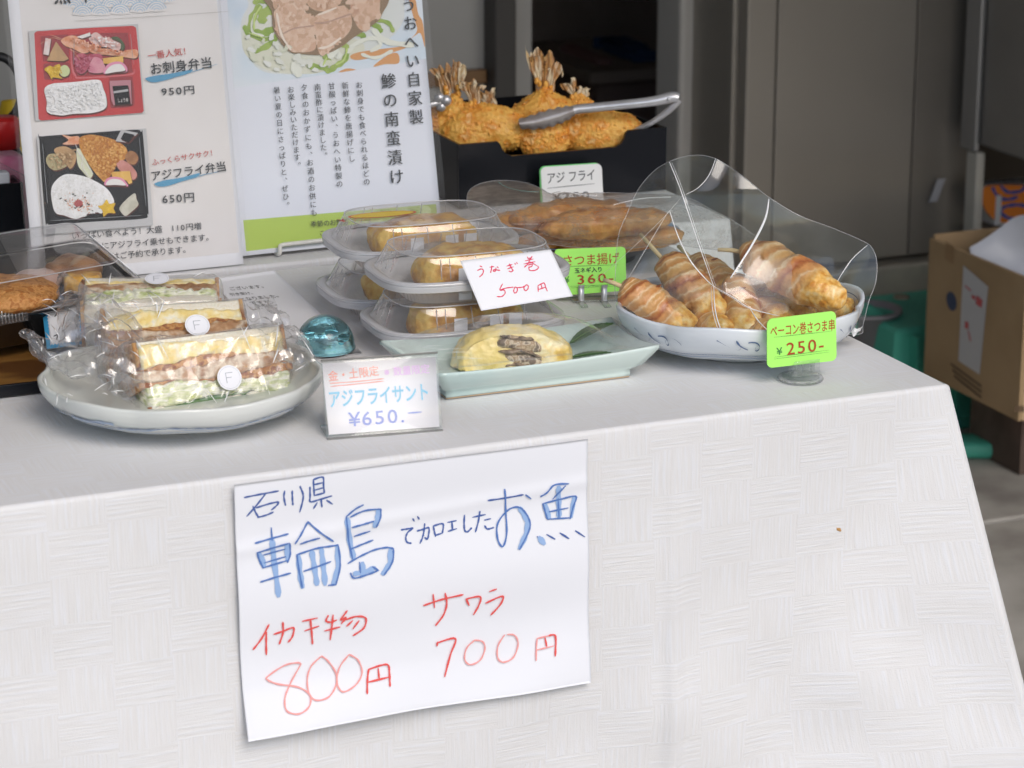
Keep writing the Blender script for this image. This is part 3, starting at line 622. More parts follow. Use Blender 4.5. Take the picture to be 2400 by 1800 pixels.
PSQ = M('photo_squid', (.80, .70, .67), rough=.5, col2=(.74, .50, .46), ns=110); PFRY = M('photo_fried', (.62, .27, .045), rough=.6, col2=[(.50, .19, .03), (.74, .40, .10)], ns=220, nlo=.35, nhi=.65)
PTAN = M('photo_simmered', (.55, .33, .15), rough=.5, col2=(.45, .28, .13), ns=100); PGRN = M('photo_green', (.06, .10, .04), rough=.5); PCUC = M('photo_cucumber', (.60, .66, .33), rough=.5)
PSAU = M('photo_sausage', (.62, .27, .23), rough=.5, col2=(.52, .2, .16), ns=110); PCAB = M('photo_cabbage', (.70, .72, .52), rough=.5); PKON = M('photo_daikon', (.45, .38, .20), rough=.5)
PSH = M('photo_shade', (.10, .035, .03), rough=.6, spec=.2)
def p(n, pts, m, sm=True, T=T1, t=P1, s=s1):
    if n not in ('photo_ground', 'printed_box', 'printed_tray', 'printed_box_inside', 'printed_tray_edge', 'printed_sachet_mark'):
        s.poly(t, 'printed_shade', [(x + 6, y + 11) for x, y in pts], PSH, sm, T=T)
    s.poly(t, n, pts, m, sm, T=T)
p('photo_ground', [(242, 268), (1185, 208), (1245, 975), (300, 1045)], PG, False)
p('printed_box', [(290, 290), (310, 272), (700, 245), (1140, 224), (1168, 240), (1180, 350), (1235, 960), (1220, 975), (780, 1010), (350, 1042), (328, 1030), (305, 600)], PRED, False)
p('printed_tray', [(345, 330), (370, 315), (560, 300), (582, 320), (590, 500), (575, 520), (390, 530), (365, 515)], PRD2)
p('printed_tray', [(620, 330), (650, 300), (1060, 285), (1100, 320), (1135, 590), (1105, 630), (690, 660), (640, 640), (610, 560)], PRD2)
p('printed_tray_edge', [(600, 330), (612, 330), (622, 560), (650, 645), (700, 668), (1100, 640), (1150, 600), (1152, 612), (1110, 652), (700, 680), (640, 660), (608, 580)], PRD3)
p('printed_tray', [(370, 570), (400, 550), (585, 545), (595, 640), (575, 675), (400, 690), (375, 665)], PRD2)
p('printed_tray', [(940, 690), (960, 670), (1120, 662), (1140, 690), (1155, 870), (1130, 920), (980, 935), (945, 905)], PRD2)
p('printed_shrimp_head', [(520, 355), (560, 320), (640, 310), (730, 360), (785, 400), (760, 450), (700, 460), (620, 420), (560, 400)], PSHR)
p('printed_shrimp', [(740, 395), (800, 385), (900, 400), (1010, 440), (1170, 430), (1165, 505), (1010, 485), (900, 475), (780, 455)], PSHR)
p('printed_squid', [(760, 330), (820, 280), (900, 330), (1000, 340), (1040, 390), (1010, 440), (920, 410), (850, 405), (790, 370)], PSQ)
p('printed_seaweed', [(950, 330), (1010, 320), (1065, 380), (1060, 430), (1035, 430), (1030, 370)], PGRN)
p('printed_label', [(655, 320), (770, 282), (775, 310), (700, 335)], PWHT, False)
p('printed_tuna', [(640, 500), (700, 460), (770, 500), (780, 540), (750, 600), (700, 640), (650, 610)], PTUNA)
p('printed_tuna', [(760, 480), (850, 465), (880, 500), (860, 530), (790, 520)], PTUNA)
p('printed_tuna', [(750, 600), (790, 510), (830, 495), (890, 540), (895, 610), (860, 632), (780, 630)], PTN2)
p('printed_egg_roll', [(880, 505), (1055, 485), (1058, 540), (960, 555), (885, 550)], PEGG, False)
p('printed_fish_cake', [(890, 640), (905, 575), (960, 540), (1030, 535), (1080, 570), (1085, 622), (990, 632)], PPNK)
p('printed_fish_cake', [(900, 636), (925, 590), (970, 560), (1030, 555), (1060, 580), (1068, 612), (985, 624)], PWHT)
p('printed_tofu', [(395, 525), (475, 360), (585, 510), (540, 530)], PTAN, False)
p('printed_radish', [(365, 470), (385, 330), (432, 340), (412, 480)], PSQ, False)
p('printed_pickles', [(375, 600), (420, 570), (450, 580), (500, 555), (520, 600), (500, 650), (530, 680), (450, 670), (440, 690), (410, 640)], PYEL)
p('printed_cucumber', [(505, 620), (520, 575), (560, 565), (592, 600), (585, 645), (545, 665), (515, 650)], PCUC)
p('printed_rice', [(375, 770), (440, 725), (560, 715), (680, 705), (800, 690), (860, 700), (880, 760), (905, 830), (905, 930), (800, 975), (620, 985), (520, 998), (400, 970), (395, 880)], RICE)
p('printed_sachet', [(935, 700), (1120, 692), (1128, 900), (1110, 905), (970, 910), (950, 860)], M('photo_sachet_pink', (.50, .22, .26)), False)
p('printed_sachet', [(960, 745), (1095, 738), (1115, 900), (985, 910)], PBK, False)
p('printed_sachet_mark', [(970, 790), (1095, 770), (1098, 790), (972, 808)], M('photo_silver', (.45, .45, .46)), False)
s1.strokes(P1, 'printed_feelers', [[(580, 400), (660, 490), (680, 520)], [(590, 430), (700, 470)], [(520, 350), (440, 330), (340, 380)], [(540, 345), (420, 300)]], .8, PSHR, T1)
s1.text(P1, 'printed_sachet_text', 'しょうゆ', (1005, 885), (1100, 878), 10, PWHT, T1)
p('photo_ground', [(308, 1180), (1252, 1110), (1312, 1945), (372, 2028)], PG, False)
p('printed_box', [(330, 1215), (355, 1180), (700, 1155), (1140, 1122), (1205, 1140), (1225, 1180), (1270, 1790), (1262, 1850), (1220, 1890), (800, 1915), (450, 1940), (400, 1930), (378, 1880)], PBK)
p('printed_box_inside', [(380, 1230), (400, 1205), (1130, 1160), (1170, 1190), (1220, 1780), (1190, 1840), (480, 1895), (430, 1860)], PBK2)
p('printed_daikon', [(388, 1380), (420, 1330), (520, 1340), (570, 1400), (560, 1440), (470, 1472), (410, 1440)], PKON)
p('printed_simmered_root', [(455, 1300), (550, 1265), (640, 1320), (640, 1400), (600, 1458), (560, 1420)], PTAN)
p('printed_fried_tail', [(525, 1165), (600, 1180), (670, 1180), (675, 1240), (600, 1250), (530, 1245), (580, 1210)], PSHR)
p('printed_cabbage', [(650, 1290), (690, 1300), (740, 1400), (790, 1500), (760, 1540), (700, 1480), (660, 1420)], PCAB)
p('printed_fried_fish', [(675, 1195), (760, 1165), (880, 1180), (1000, 1220), (1085, 1290), (1070, 1370), (1000, 1420), (960, 1490), (900, 1570), (860, 1545), (800, 1480), (720, 1360), (680, 1280)], PFRY)
p('printed_sachet', [(985, 1220), (1035, 1120), (1180, 1150), (1120, 1215), (1100, 1235)], M('photo_sachet_grey', (.5, .5, .5)), False)
p('printed_sachet', [(1030, 1200), (1060, 1145), (1150, 1165), (1100, 1235)], PBK, False)
p('printed_meatball', [(1070, 1350), (1110, 1305), (1160, 1320), (1182, 1370), (1150, 1420), (1095, 1410)], M('photo_meatball', (.30, .13, .05), col2=(.42, .2, .08), ns=180))
p('printed_sausage', [(1000, 1400), (1050, 1385), (1120, 1430), (1170, 1500), (1150, 1550), (1100, 1540), (1030, 1480), (1000, 1440)], PSAU)
p('printed_egg_roll', [(950, 1485), (1110, 1478), (1130, 1580), (1100, 1592), (1080, 1560), (955, 1530)], PEGG, False)
p('printed_fish_cake', [(893, 1600), (905, 1550), (960, 1528), (1040, 1540), (1088, 1590), (1085, 1612), (990, 1604)], PPNK)
p('printed_fish_cake', [(905, 1598), (920, 1562), (965, 1545), (1030, 1556), (1070, 1590), (1065, 1602), (985, 1598)], PWHT)
p('printed_rice', [(430, 1640), (470, 1560), (560, 1505), (700, 1520), (800, 1560), (900, 1620), (960, 1700), (970, 1760), (930, 1840), (850, 1835), (760, 1840), (650, 1890), (540, 1860), (470, 1840), (440, 1760)], RICE)
random.seed(3)
fl_ = M('photo_salmon_flakes', (.70, .36, .20)); nr = M('photo_nori', (.04, .05, .04))
LL = [[(c[0], c[1]), (c[0] + random.uniform(-12, 12), c[1] + random.uniform(-9, 9))] for c in [(random.gauss(660, 80), random.gauss(1760, 45)) for _ in range(90)]]
s1.strokes(P1, 'printed_flakes', LL, 1.0, fl_, T1, sm=False)
LL = [[(c[0], c[1]), (c[0] + random.uniform(-22, 22), c[1] + random.uniform(-9, 9))] for c in [(625, 1680), (640, 1690), (640, 1800), (735, 1755), (760, 1765), (720, 1700), (735, 1670), (560, 1740), (600, 1765), (760, 1810), (790, 1815), (520, 1710)]]
s1.strokes(P1, 'printed_nori', LL, 3.0, nr, T1, sm=False)
p('printed_plum', [(625, 1755), (650, 1728), (690, 1735), (695, 1770), (665, 1785), (635, 1780)], M('photo_plum', (.42, .09, .09)))
p('printed_pickles', [(830, 1780), (870, 1770), (905, 1725), (930, 1760), (980, 1755), (965, 1800), (980, 1840), (920, 1840), (880, 1870), (870, 1820)], PYEL)
p('printed_onions', [(1020, 1790), (1080, 1720), (1150, 1670), (1165, 1720), (1180, 1770), (1120, 1830), (1070, 1865), (1030, 1830)], M('photo_onion', (.62, .60, .5), col2=(.5, .48, .38), ns=140))
s1.strokes(P1, 'printed_onion_shred', [[(650, 1300), (700, 1360), (690, 1440), (740, 1500)], [(640, 1250), (680, 1350), (720, 1400), (790, 1500)], [(700, 1400), (720, 1480), (780, 1560)]], 1.3, PWHT, T1)
def pip(x, y, P):
    c = False
    for i in range(len(P)):
        (x0, y0), (x1, y1) = P[i], P[i - 1]
        if (y0 > y) != (y1 > y) and x < (x1 - x0) * (y - y0) / (y1 - y0) + x0: c = not c
    return c
def sprinkle(s_, t, name, region, n, size, mats, T, seed=1, asp=1.0, ang=None):
    rn = random.Random(seed); xs, ys = [q[0] for q in region], [q[1] for q in region]; acc = [([], []) for _ in mats]; h0 = s_.nl(); s_.k += 2
    for i in range(n):
        for _ in range(20):
            x, y = rn.uniform(min(xs), max(xs)), rn.uniform(min(ys), max(ys))
            if pip(x, y, region): break
        else: continue
        r = size * rn.uniform(.5, 1.3); th = rn.uniform(0, 6.28) if ang is None else ang + rn.uniform(-.3, .3); k = rn.randrange(len(mats)); V, F = acc[k]; b0 = len(V)
        for q in range(7):
            a = q * 6.283 / 7; rr = r * rn.uniform(.7, 1.1); dx, dy = rr * math.cos(a) * asp, rr * math.sin(a)
            V.append(s_.W(s_.loc(*T(x + dx * math.cos(th) - dy * math.sin(th), y + dx * math.sin(th) + dy * math.cos(th))), h0 + i * 4e-7))
        F.append(tuple(range(b0, b0 + 7)))
    for (V, F), m in zip(acc, mats):
        if V: t.part(name, (np.array(V), F), m, smooth=False, kind='stuff')
PF1, PF2, PF3 = M('photo_crumb_light', (.76, .42, .12)), M('photo_crumb_dark', (.48, .17, .025)), M('photo_crumb_mid', (.66, .32, .07))
sprinkle(s1, P1, 'printed_crumb', [(690, 1200), (880, 1190), (1075, 1290), (960, 1480), (890, 1550), (720, 1350)], 260, 11, [PF1, PF2, PF3], T1, 2)
G1_, G2_, G3_ = M('photo_rice_white', (.90, .90, .90)), M('photo_rice_grey', (.76, .76, .74)), M('photo_rice_soft', (.84, .84, .83))
for rg, sd_ in (([(385, 770), (850, 700), (900, 920), (420, 985)], 3), ([(440, 1640), (560, 1520), (780, 1560), (950, 1720), (930, 1820), (650, 1880), (470, 1830)], 4)): sprinkle(s1, P1, 'printed_rice_grain', rg, 420, 8, [G1_, G2_, G3_], T1, sd_, asp=2.0)
sprinkle(s1, P1, 'printed_flake', [(540, 1700), (700, 1680), (800, 1780), (760, 1840), (600, 1820)], 80, 5, [fl_, M('photo_flake_red', (.55, .2, .1))], T1, 6, asp=1.6)
s1.strokes(P1, 'printed_nori', LL[:8], 2.6, nr, T1, sm=False)
s1.poly(P1, 'printed_plum', [(625, 1755), (650, 1728), (690, 1735), (695, 1770), (665, 1785), (635, 1780)], M('photo_plum', (.42, .09, .09)), T=T1)
s1.poly(P1, 'printed_pickles', [(830, 1780), (870, 1770), (905, 1725), (930, 1760), (980, 1755), (965, 1800), (980, 1840), (920, 1840), (880, 1870), (870, 1820)], PYEL, T=T1)
for rg, mm, n_, sz in (([(620, 510), (700, 470), (770, 500), (760, 600), (650, 620)], [M('photo_tuna_line', (.55, .16, .24)), M('photo_tuna_deep', (.28, .02, .05))], 40, 9), ([(760, 330), (900, 320), (1030, 390), (900, 410)], [M('photo_squid_light', (.88, .82, .80)), M('photo_squid_pink', (.75, .45, .40))], 50, 12), ([(560, 330), (760, 360), (1000, 440), (1150, 450), (1000, 470), (720, 430)], [M('photo_shrimp_light', (.85, .50, .36)), M('photo_shrimp_deep', (.60, .18, .08))], 80, 9), ([(380, 600), (500, 560), (520, 650), (430, 670)], [M('photo_pickle_light', (.88, .66, .1)), M('photo_pickle_deep', (.6, .36, .02))], 40, 8), ([(400, 1350), (640, 1290), (600, 1440), (430, 1450)], [M('photo_root_light', (.62, .44, .24)), M('photo_root_deep', (.36, .22, .1))], 50, 10)): sprinkle(s1, P1, 'printed_fleck', rg, n_, sz, mm, T1, n_)
s1.strokes(P1, 'printed_glint', [[(352, 1240), (372, 1500), (395, 1760)], [(1185, 1190), (1215, 1500), (1245, 1780)], [(420, 1905), (800, 1885), (1200, 1860)], [(625, 330), (620, 560)], [(1110, 300), (1135, 560)]], .9, M('photo_glint', (.30, .32, .34)), T1)
# laminate pouch
LM = s1.W(np.array([(-.006, -.0015), (W1 + .004, -.0015), (W1 + .004, H1 + .006), (-.006, H1 + .006)]), .0062 * 0 + s1.k * LAY + .0012)
P1.part('laminate_pouch', (LM, [(0, 1, 2, 3)]), LAM, smooth=False)

# ---- poster 2 (marinated horse mackerel) on a wire stand
s2 = lean_sheet((540, 603), (1037, 551), ZB + .004, 12.5)
P2 = Thing('menu_poster', 'white laminated poster with fish photo, vertical text and a green band', 'poster', s2.P0 + s2.e1 * .1)
W2 = s2.loc(1037, 551)[0]; H2 = .297
s2.paper(P2, 'paper', [(0, H2), (W2, H2), (W2, 0), (0, 0)], M('bluish_paper', (.76, .79, .86), rough=.7, spec=.25))
s2.paper(P2, 'backing_board', [(.002, H2 - .002), (W2 - .001, H2 - .002), (W2 - .001, .001), (.002, .001)], M('foam_board', (.72, .72, .7)), th=.004) if False else None
LIME = M('lime_band', (.46, .62, .11), rough=.6)
T2 = T_(.27125, 500, 0); T6 = T_(.3165, 650, 450)
a0, b0 = s2.loc(577, 589), s2.loc(572, 516); c0, d0 = s2.loc(1026, 553 - 17), s2.loc(1024, 478)
P2.part('printed_band', (s2.W(np.array([(a0[0], a0[1]), (W2 - .004, c0[1]), (W2 - .004, d0[1]), (a0[0], b0[1])]), s2.nl()), [(0, 1, 2, 3)]), LIME, smooth=False)
p = lambda n, pts, m, sm=True, T=T2, t=P2, s=s2: s.poly(t, n, pts, m, sm, T=T)
p('photo_ground', [(105, -180), (1790, -180), (1838, 505), (1600, 548), (1000, 640), (500, 712), (175, 765)], M('photo_sky', (.62, .72, .80), rough=.5, col2=[(.74, .79, .83), (.56, .68, .80)], ns=7), False)
p('printed_dish', [(240, 200), (300, 60), (400, -100), (1500, -120), (1650, 100), (1560, 300), (1300, 460), (1100, 560), (880, 630), (600, 640), (400, 600), (260, 420)], M('photo_dish', (.72, .74, .72), rough=.5, col2=(.66, .70, .66), ns=10))
p('printed_broth', [(250, 400), (300, 150), (500, 120), (900, 400), (1200, 330), (1300, 440), (1000, 600), (800, 640), (520, 620), (350, 540)], M('photo_broth', (.68, .69, .56), rough=.5, col2=(.74, .75, .68), ns=14))
ORB = M('photo_orange_brush', (.68, .33, .12), rough=.6)
p('printed_brush_stroke', [(1690, -20), (1740, -20), (1770, 120), (1810, 200), (1828, 410), (1790, 290), (1740, 310), (1700, 340), (1760, 260), (1720, 120)], ORB)
p('printed_brush_stroke', [(1180, 490), (1260, 450), (1560, 410), (1720, 390), (1560, 450), (1400, 490), (1240, 520)], ORB)
p('printed_brush_stroke', [(1380, 575), (1500, 480), (1590, 460), (1600, 545), (1480, 555)], ORB)
p('printed_brush_stroke', [(1080, 625), (1150, 592), (1230, 602), (1160, 615)], ORB)
PEP = M('photo_pepper', (.22, .36, .04), rough=.5, col2=(.36, .48, .10), ns=50); ONI = M('photo_onion_ring', (.76, .78, .68), rough=.5)
for L_, m_, w_ in (([(400, 60), (340, 150), (330, 260), (420, 290), (520, 250)], PEP, 16), ([(270, 230), (300, 290), (440, 340), (560, 310)], PEP, 10), ([(540, 320), (460, 400), (350, 440)], PEP, 12), ([(500, 80), (430, 120), (420, 180)], PEP, 20), ([(350, 20), (430, 10), (480, 30)], PEP, 10),
                  ([(1110, 380), (1160, 420), (1130, 520), (1060, 570), (1000, 610), (960, 590)], PEP, 12), ([(960, 480), (990, 530), (940, 580), (820, 570)], PEP, 13), ([(1340, 180), (1420, 240), (1440, 270)], PEP, 14), ([(1400, 170), (1510, 200), (1550, 270)], PEP, 9), ([(1200, 280), (1290, 310), (1290, 350)], PEP, 12),
                  ([(360, 120), (330, 200), (340, 280), (430, 310)], ONI, 5), ([(1160, 450), (1260, 360), (1400, 330), (1440, 390), (1360, 440)], ONI, 9), ([(1280, 470), (1400, 500), (1540, 440)], ONI, 7), ([(1380, 260), (1500, 360), (1720, 390)], ONI, 12), ([(1180, 400), (1330, 330)], ONI, 8), ([(1000, 480), (1060, 460), (1080, 490)], ONI, 16), ([(700, 560), (730, 640)], ONI, 22)):
    s2.strokes(P2, 'printed_vegetable', [L_], w_, m_, T2)
MEAT = M('photo_fish_piece', (.66, .42, .27), rough=.5, col2=[(.72, .50, .36), (.56, .33, .20)], ns=34, nlo=.3, nhi=.7); MEAT2 = M('photo_fish_skin', (.50, .32, .24), rough=.5)
M1_, M2_, M3_, M4_ = M('photo_piece_right', (.62, .38, .24), rough=.5, col2=[(.70, .48, .34), (.54, .31, .2)], ns=60), M('photo_piece_top', (.58, .35, .21), rough=.5, col2=[(.68, .45, .30), (.48, .27, .16)], ns=60), M('photo_piece_middle', (.70, .47, .33), rough=.5, col2=[(.78, .58, .44), (.60, .37, .24)], ns=60), M('photo_piece_left', (.73, .51, .36), rough=.5, col2=[(.80, .62, .48), (.64, .40, .27)], ns=60)
SHD = M('photo_gap', (.26, .17, .09), rough=.5)
p('printed_gap', [(470, -90), (1440, -80), (1450, 130), (1370, 220), (1200, 330), (1110, 400), (960, 470), (780, 470), (640, 440), (520, 270), (500, 100)], SHD)
p('printed_fish_piece', [(1165, -60), (1400, -70), (1435, 60), (1400, 150), (1345, 200), (1320, 272), (1250, 245), (1200, 140), (1175, 40)], M1_)
p('printed_fish_piece', [(800, -70), (1090, -70), (1085, 20), (1030, 75), (940, 100), (850, 78), (800, 20)], M2_)
p('printed_fish_piece', [(862, 165), (900, 120), (1000, 90), (1100, 50), (1165, 85), (1190, 160), (1185, 245), (1120, 330), (1010, 385), (965, 470), (925, 480), (895, 420), (880, 310), (850, 240)], M3_)
p('printed_fish_piece', [(495, -80), (740, -80), (775, 60), (812, 150), (845, 240), (875, 340), (880, 415), (830, 448), (740, 452), (670, 445), (620, 380), (545, 285), (528, 180), (518, 105), (560, 50), (500, 0)], M4_)
s2.strokes(P2, 'printed_skin_line', [[(600, 290), (700, 245), (850, 225)], [(870, 205), (980, 190), (1180, 125)]], 3, MEAT2, T2)
MA, MB_, MC2 = M('photo_fish_light', (.74, .53, .39)), M('photo_fish_deep', (.60, .38, .25)), M('photo_fish_mid', (.69, .46, .32))
for rg, n_, sd_ in (([(1150, -40), (1400, -60), (1420, 130), (1320, 250), (1200, 160)], 60, 1), ([(800, -50), (1090, -60), (1070, 50), (850, 70)], 50, 2), ([(850, 170), (1100, 60), (1180, 110), (1100, 350), (950, 470), (890, 330)], 90, 3), ([(490, -70), (760, -70), (860, 230), (870, 410), (680, 440), (540, 260), (530, 80)], 130, 4)): sprinkle(s2, P2, 'printed_fleck', rg, n_, 24, [MA, MC2, MB_, MA, MC2], T2, sd_, asp=1.5)
sprinkle(s2, P2, 'printed_fleck', [(280, 300), (500, 300), (900, 560), (1250, 420), (1000, 600), (500, 620), (300, 480)], 34, 26, [M('photo_onion_light', (.76, .78, .72)), M('photo_onion_shade', (.66, .69, .54)), M('photo_broth_soft', (.72, .74, .66))], T2, 9, asp=1.8)
for L_, w_ in (([(400, 60), (350, 150), (345, 255)], 4), ([(1150, 420), (1120, 520), (1050, 560)], 4), ([(300, 285), (430, 330)], 3), ([(970, 500), (940, 565)], 4)): s2.strokes(P2, 'printed_highlight', [L_], w_, M('photo_pepper_light', (.55, .68, .22)), T2)
s2.strokes(P2, 'printed_skin_line', [[(600, 290), (700, 245), (860, 225)], [(870, 200), (980, 190), (1180, 120)]], 3, MEAT2, T2)
s2.strokes(P2, 'printed_highlight', [[(540, 120), (580, 300), (660, 430)], [(900, 130), (1050, 70)], [(905, 420), (990, 400), (1090, 330)]], 5, M('photo_fish_rim', (.86, .74, .62)), T2)
for txt, a_, b_, sz, bo in (('うおへい自家製', (1678, 40), (1742, 1010), 34, .03), ('鯵の南蛮漬け', (1502, 700), (1572, 1525), 35, .03)): s2.vtext(P2, 'printed_text', txt, a_, b_, sz, INKK, T2, bold=bo)
for txt, a_, b_ in (('お刺身でも食べられるほどの', (1250, 735), (1315, 1570)), ('新鮮な鯵を唐揚げにし', (1130, 740), (1185, 1370)), ('甘酸っぱい、うおへい特製の', (1012, 745), (1080, 1590)), ('南蛮酢に漬けました。', (890, 755), (948, 1340)),
                    ('夕食のおかずにも、お酒のお供にも', (775, 757), (858, 1838)), ('お楽しみいただけます。', (658, 775), (718, 1425)), ('暑い夏の日にさっぱりと、ぜひ。', (538, 780), (620, 1770))): s2.vtext(P2, 'printed_text', txt, a_, b_, 16, INKK, T2, bold=.02)
s2.text(P2, 'printed_text', '季節のお惣菜', (238, 258), (520, 236), 14.5, INKK, T6)
s2.text(P2, 'printed_text', 'この味', (300, 322), (440, 310), 13, INKK, T6)
LM = s2.W(np.array([(-.004, -.003), (W2 + .005, -.003), (W2 + .005, H2 + .006), (-.004, H2 + .006)]), s2.k * LAY + .0012)
P2.part('laminate_pouch', (LM, [(0, 1, 2, 3)]), LAM, smooth=False)
WS = Thing('wire_stand', 'white plastic wire stand holding up the white fish poster', 'stand', s2.P0 + s2.e1 * .06)
WIRE = M('white_wire', (.72, .71, .66), rough=.35)
y0 = s2.loc(649, 581)[0]; y1 = W2 * .8; hb = .0045
pts = [s2.W((y0, hb), -.05), s2.W((y0, -.001), -.012), s2.W((y0, -.0015), .004), s2.W((y0 + .0005, .001), .007), s2.W((y0 + .001, hb + .0005), .0065), s2.W((y0 + .004, hb + .0025), .005), s2.W((y0 + .02, hb + .003), .005), s2.W((y1 - .02, hb + .003), .005), s2.W((y1 - .003, hb + .002), .005), s2.W((y1, -.0015), .005), s2.W((y1, -.001), -.012), s2.W((y1, hb), -.05)]
pts = [np.array([q[0], q[1], max(q[2], ZB + .0024)]) for q in cat(pts, 5)]
WS.part('front_wire', tube(pts, .0022, 10), WIRE)
pts = [s2.W((y0, hb), -.05), s2.W((y0, .06), -.012), s2.W((y0, .12), -.006), s2.W((y0 + .03, .14), -.006), s2.W((y1 - .03, .14), -.006), s2.W((y1, .12), -.006), s2.W((y1, .06), -.012), s2.W((y1, hb), -.05)]
pts = [np.array([q[0], q[1], max(q[2], ZB + .0024)]) for q in cat(pts, 5)]
WS.part('back_wire', tube(pts, .0022, 10), WIRE)
BB = Thing('leaning_board', 'white board standing behind the white fish poster', 'board', s2.W((.08, 0), -.006))
V, F = rbox(.004, W2 - .003, .0005, .17, -.0075, -.003, r=.0004)
BB.part('board', (s2.P0 + V[:, :1] * s2.e1 + V[:, 1:2] * s2.e2 + V[:, 2:] * s2.n, F), M('foam_board', (.70, .70, .68), rough=.6), smooth=False)

# ---- front handwritten sheet taped on the cloth
P0 = atv(575, 1728, -.010); PU0, _, PZ0 = inv(P0)
def dsp(a, b):
    a = np.asarray(a, float); b = np.asarray(b, float); A_, B_ = np.broadcast_arrays(a, b); out = np.zeros(A_.shape)
    f = out.ravel(); 
    for i_, (x_, y_) in enumerate(zip(A_.ravel(), B_.ravel())): f[i_] = cfront(PU0 + x_, TZ - .005 - (PZ0 + y_)) - .010 + .0045
    out = f.reshape(A_.shape)
    return out + .0012 * np.sin(B_ * 62 + 1.0) * (1 + .4 * np.sin(A_ * 11)) + .0008 * np.sin(A_ * 23 + B_ * 9) + .008 * np.clip((.04 - B_) / .04, 0, 1) ** 1.5 * (.5 + .5 * np.sin(A_ * 9 + 1)) + .0012 * np.exp(-((B_ - .155 - .06 * A_) / .006) ** 2)
s3 = Sheet(P0, TX, UZ, dsp); s3.k = 8
cs = [s3.loc(552, 1140), s3.loc(1382, 1032), s3.loc(1387, 1602), s3.loc(575, 1730)]
N3 = Thing('handwritten_sheet', 'large white handwritten sheet in blue and red taped to the front of the cloth', 'sign', s3.W(cs[3]))
s3.paper(N3, 'paper', cs, M('sign_paper', (.81, .825, .87), rough=.7, spec=.2), nu=130, nv=90, th=.0003)
T3 = T_(.42808, 540, 1030)
def words(name, L, w_, m_, rules, fb):
    for rl in rules:
        sub = [l for l in L if rl(np.mean([q[0] for q in l]), np.mean([q[1] for q in l]))]
        if sub: s3.strokes(N3, name, sub, w_, m_, T3)
RB_ = [lambda x, y: x < 600 and y < 452, lambda x, y: x < 930 and y >= 452 or (600 <= x < 930 and y < 452), lambda x, y: 930 <= x < 1480 and not (x > 1440 and y < 400), lambda x, y: x >= 1480 or (x > 1440 and y < 400)]
RR_ = [lambda x, y: x < 950 and y < 1190, lambda x, y: x < 950 and y >= 1190, lambda x, y: x >= 950 and y < 1040, lambda x, y: x >= 950 and y >= 1040]
BL1 = [[(85, 325), (165, 309), (270, 290)], [(200, 305), (155, 365), (100, 430)], [(132, 375), (148, 410), (165, 437)], [(150, 383), (225, 360), (272, 352), (262, 372), (235, 395)], [(160, 437), (205, 425), (245, 408)],
 [(305, 290), (302, 325), (312, 370)], [(347, 290), (349, 330), (353, 368)], [(390, 265), (408, 310), (406, 350), (392, 408)],
 [(463, 228), (466, 270), (470, 318)], [(463, 228), (515, 215), (520, 260), (525, 303)], [(468, 256), (517, 245)], [(470, 287), (521, 273)], [(470, 317), (525, 303)], [(445, 270), (447, 320), (450, 352), (500, 340), (566, 320)], [(508, 335), (511, 360), (515, 382)], [(487, 358), (468, 390)], [(540, 345), (572, 366)],
 [(955, 512), (985, 507), (1018, 503), (990, 525), (978, 555), (985, 578), (1006, 583)], [(1017, 450), (1025, 463)], [(1042, 436), (1051, 451)],
 [(1042, 517), (1075, 508), (1105, 500), (1103, 535), (1095, 560), (1082, 552)], [(1083, 478), (1078, 520), (1068, 555), (1055, 582)], [(1130, 492), (1135, 520), (1140, 545)], [(1130, 490), (1182, 478), (1178, 527)], [(1140, 540), (1178, 527)],
 [(1208, 470), (1254, 460)], [(1231, 466), (1234, 510)], [(1210, 517), (1255, 503)], [(1300, 430), (1297, 475), (1300, 512), (1315, 518), (1336, 498)], [(1345, 440), (1412, 425)], [(1383, 408), (1375, 460), (1357, 518)], [(1408, 455), (1440, 447)], [(1408, 485), (1422, 502), (1455, 494)],
 [(1425, 345), (1520, 330), (1615, 312)], [(1690, 540), (1722, 578)], [(1742, 528), (1785, 552)], [(1815, 520), (1862, 549)], [(1900, 508), (1948, 539)]]
words('blue_lettering', BL1, 4.0, INKB, RB_, 0)
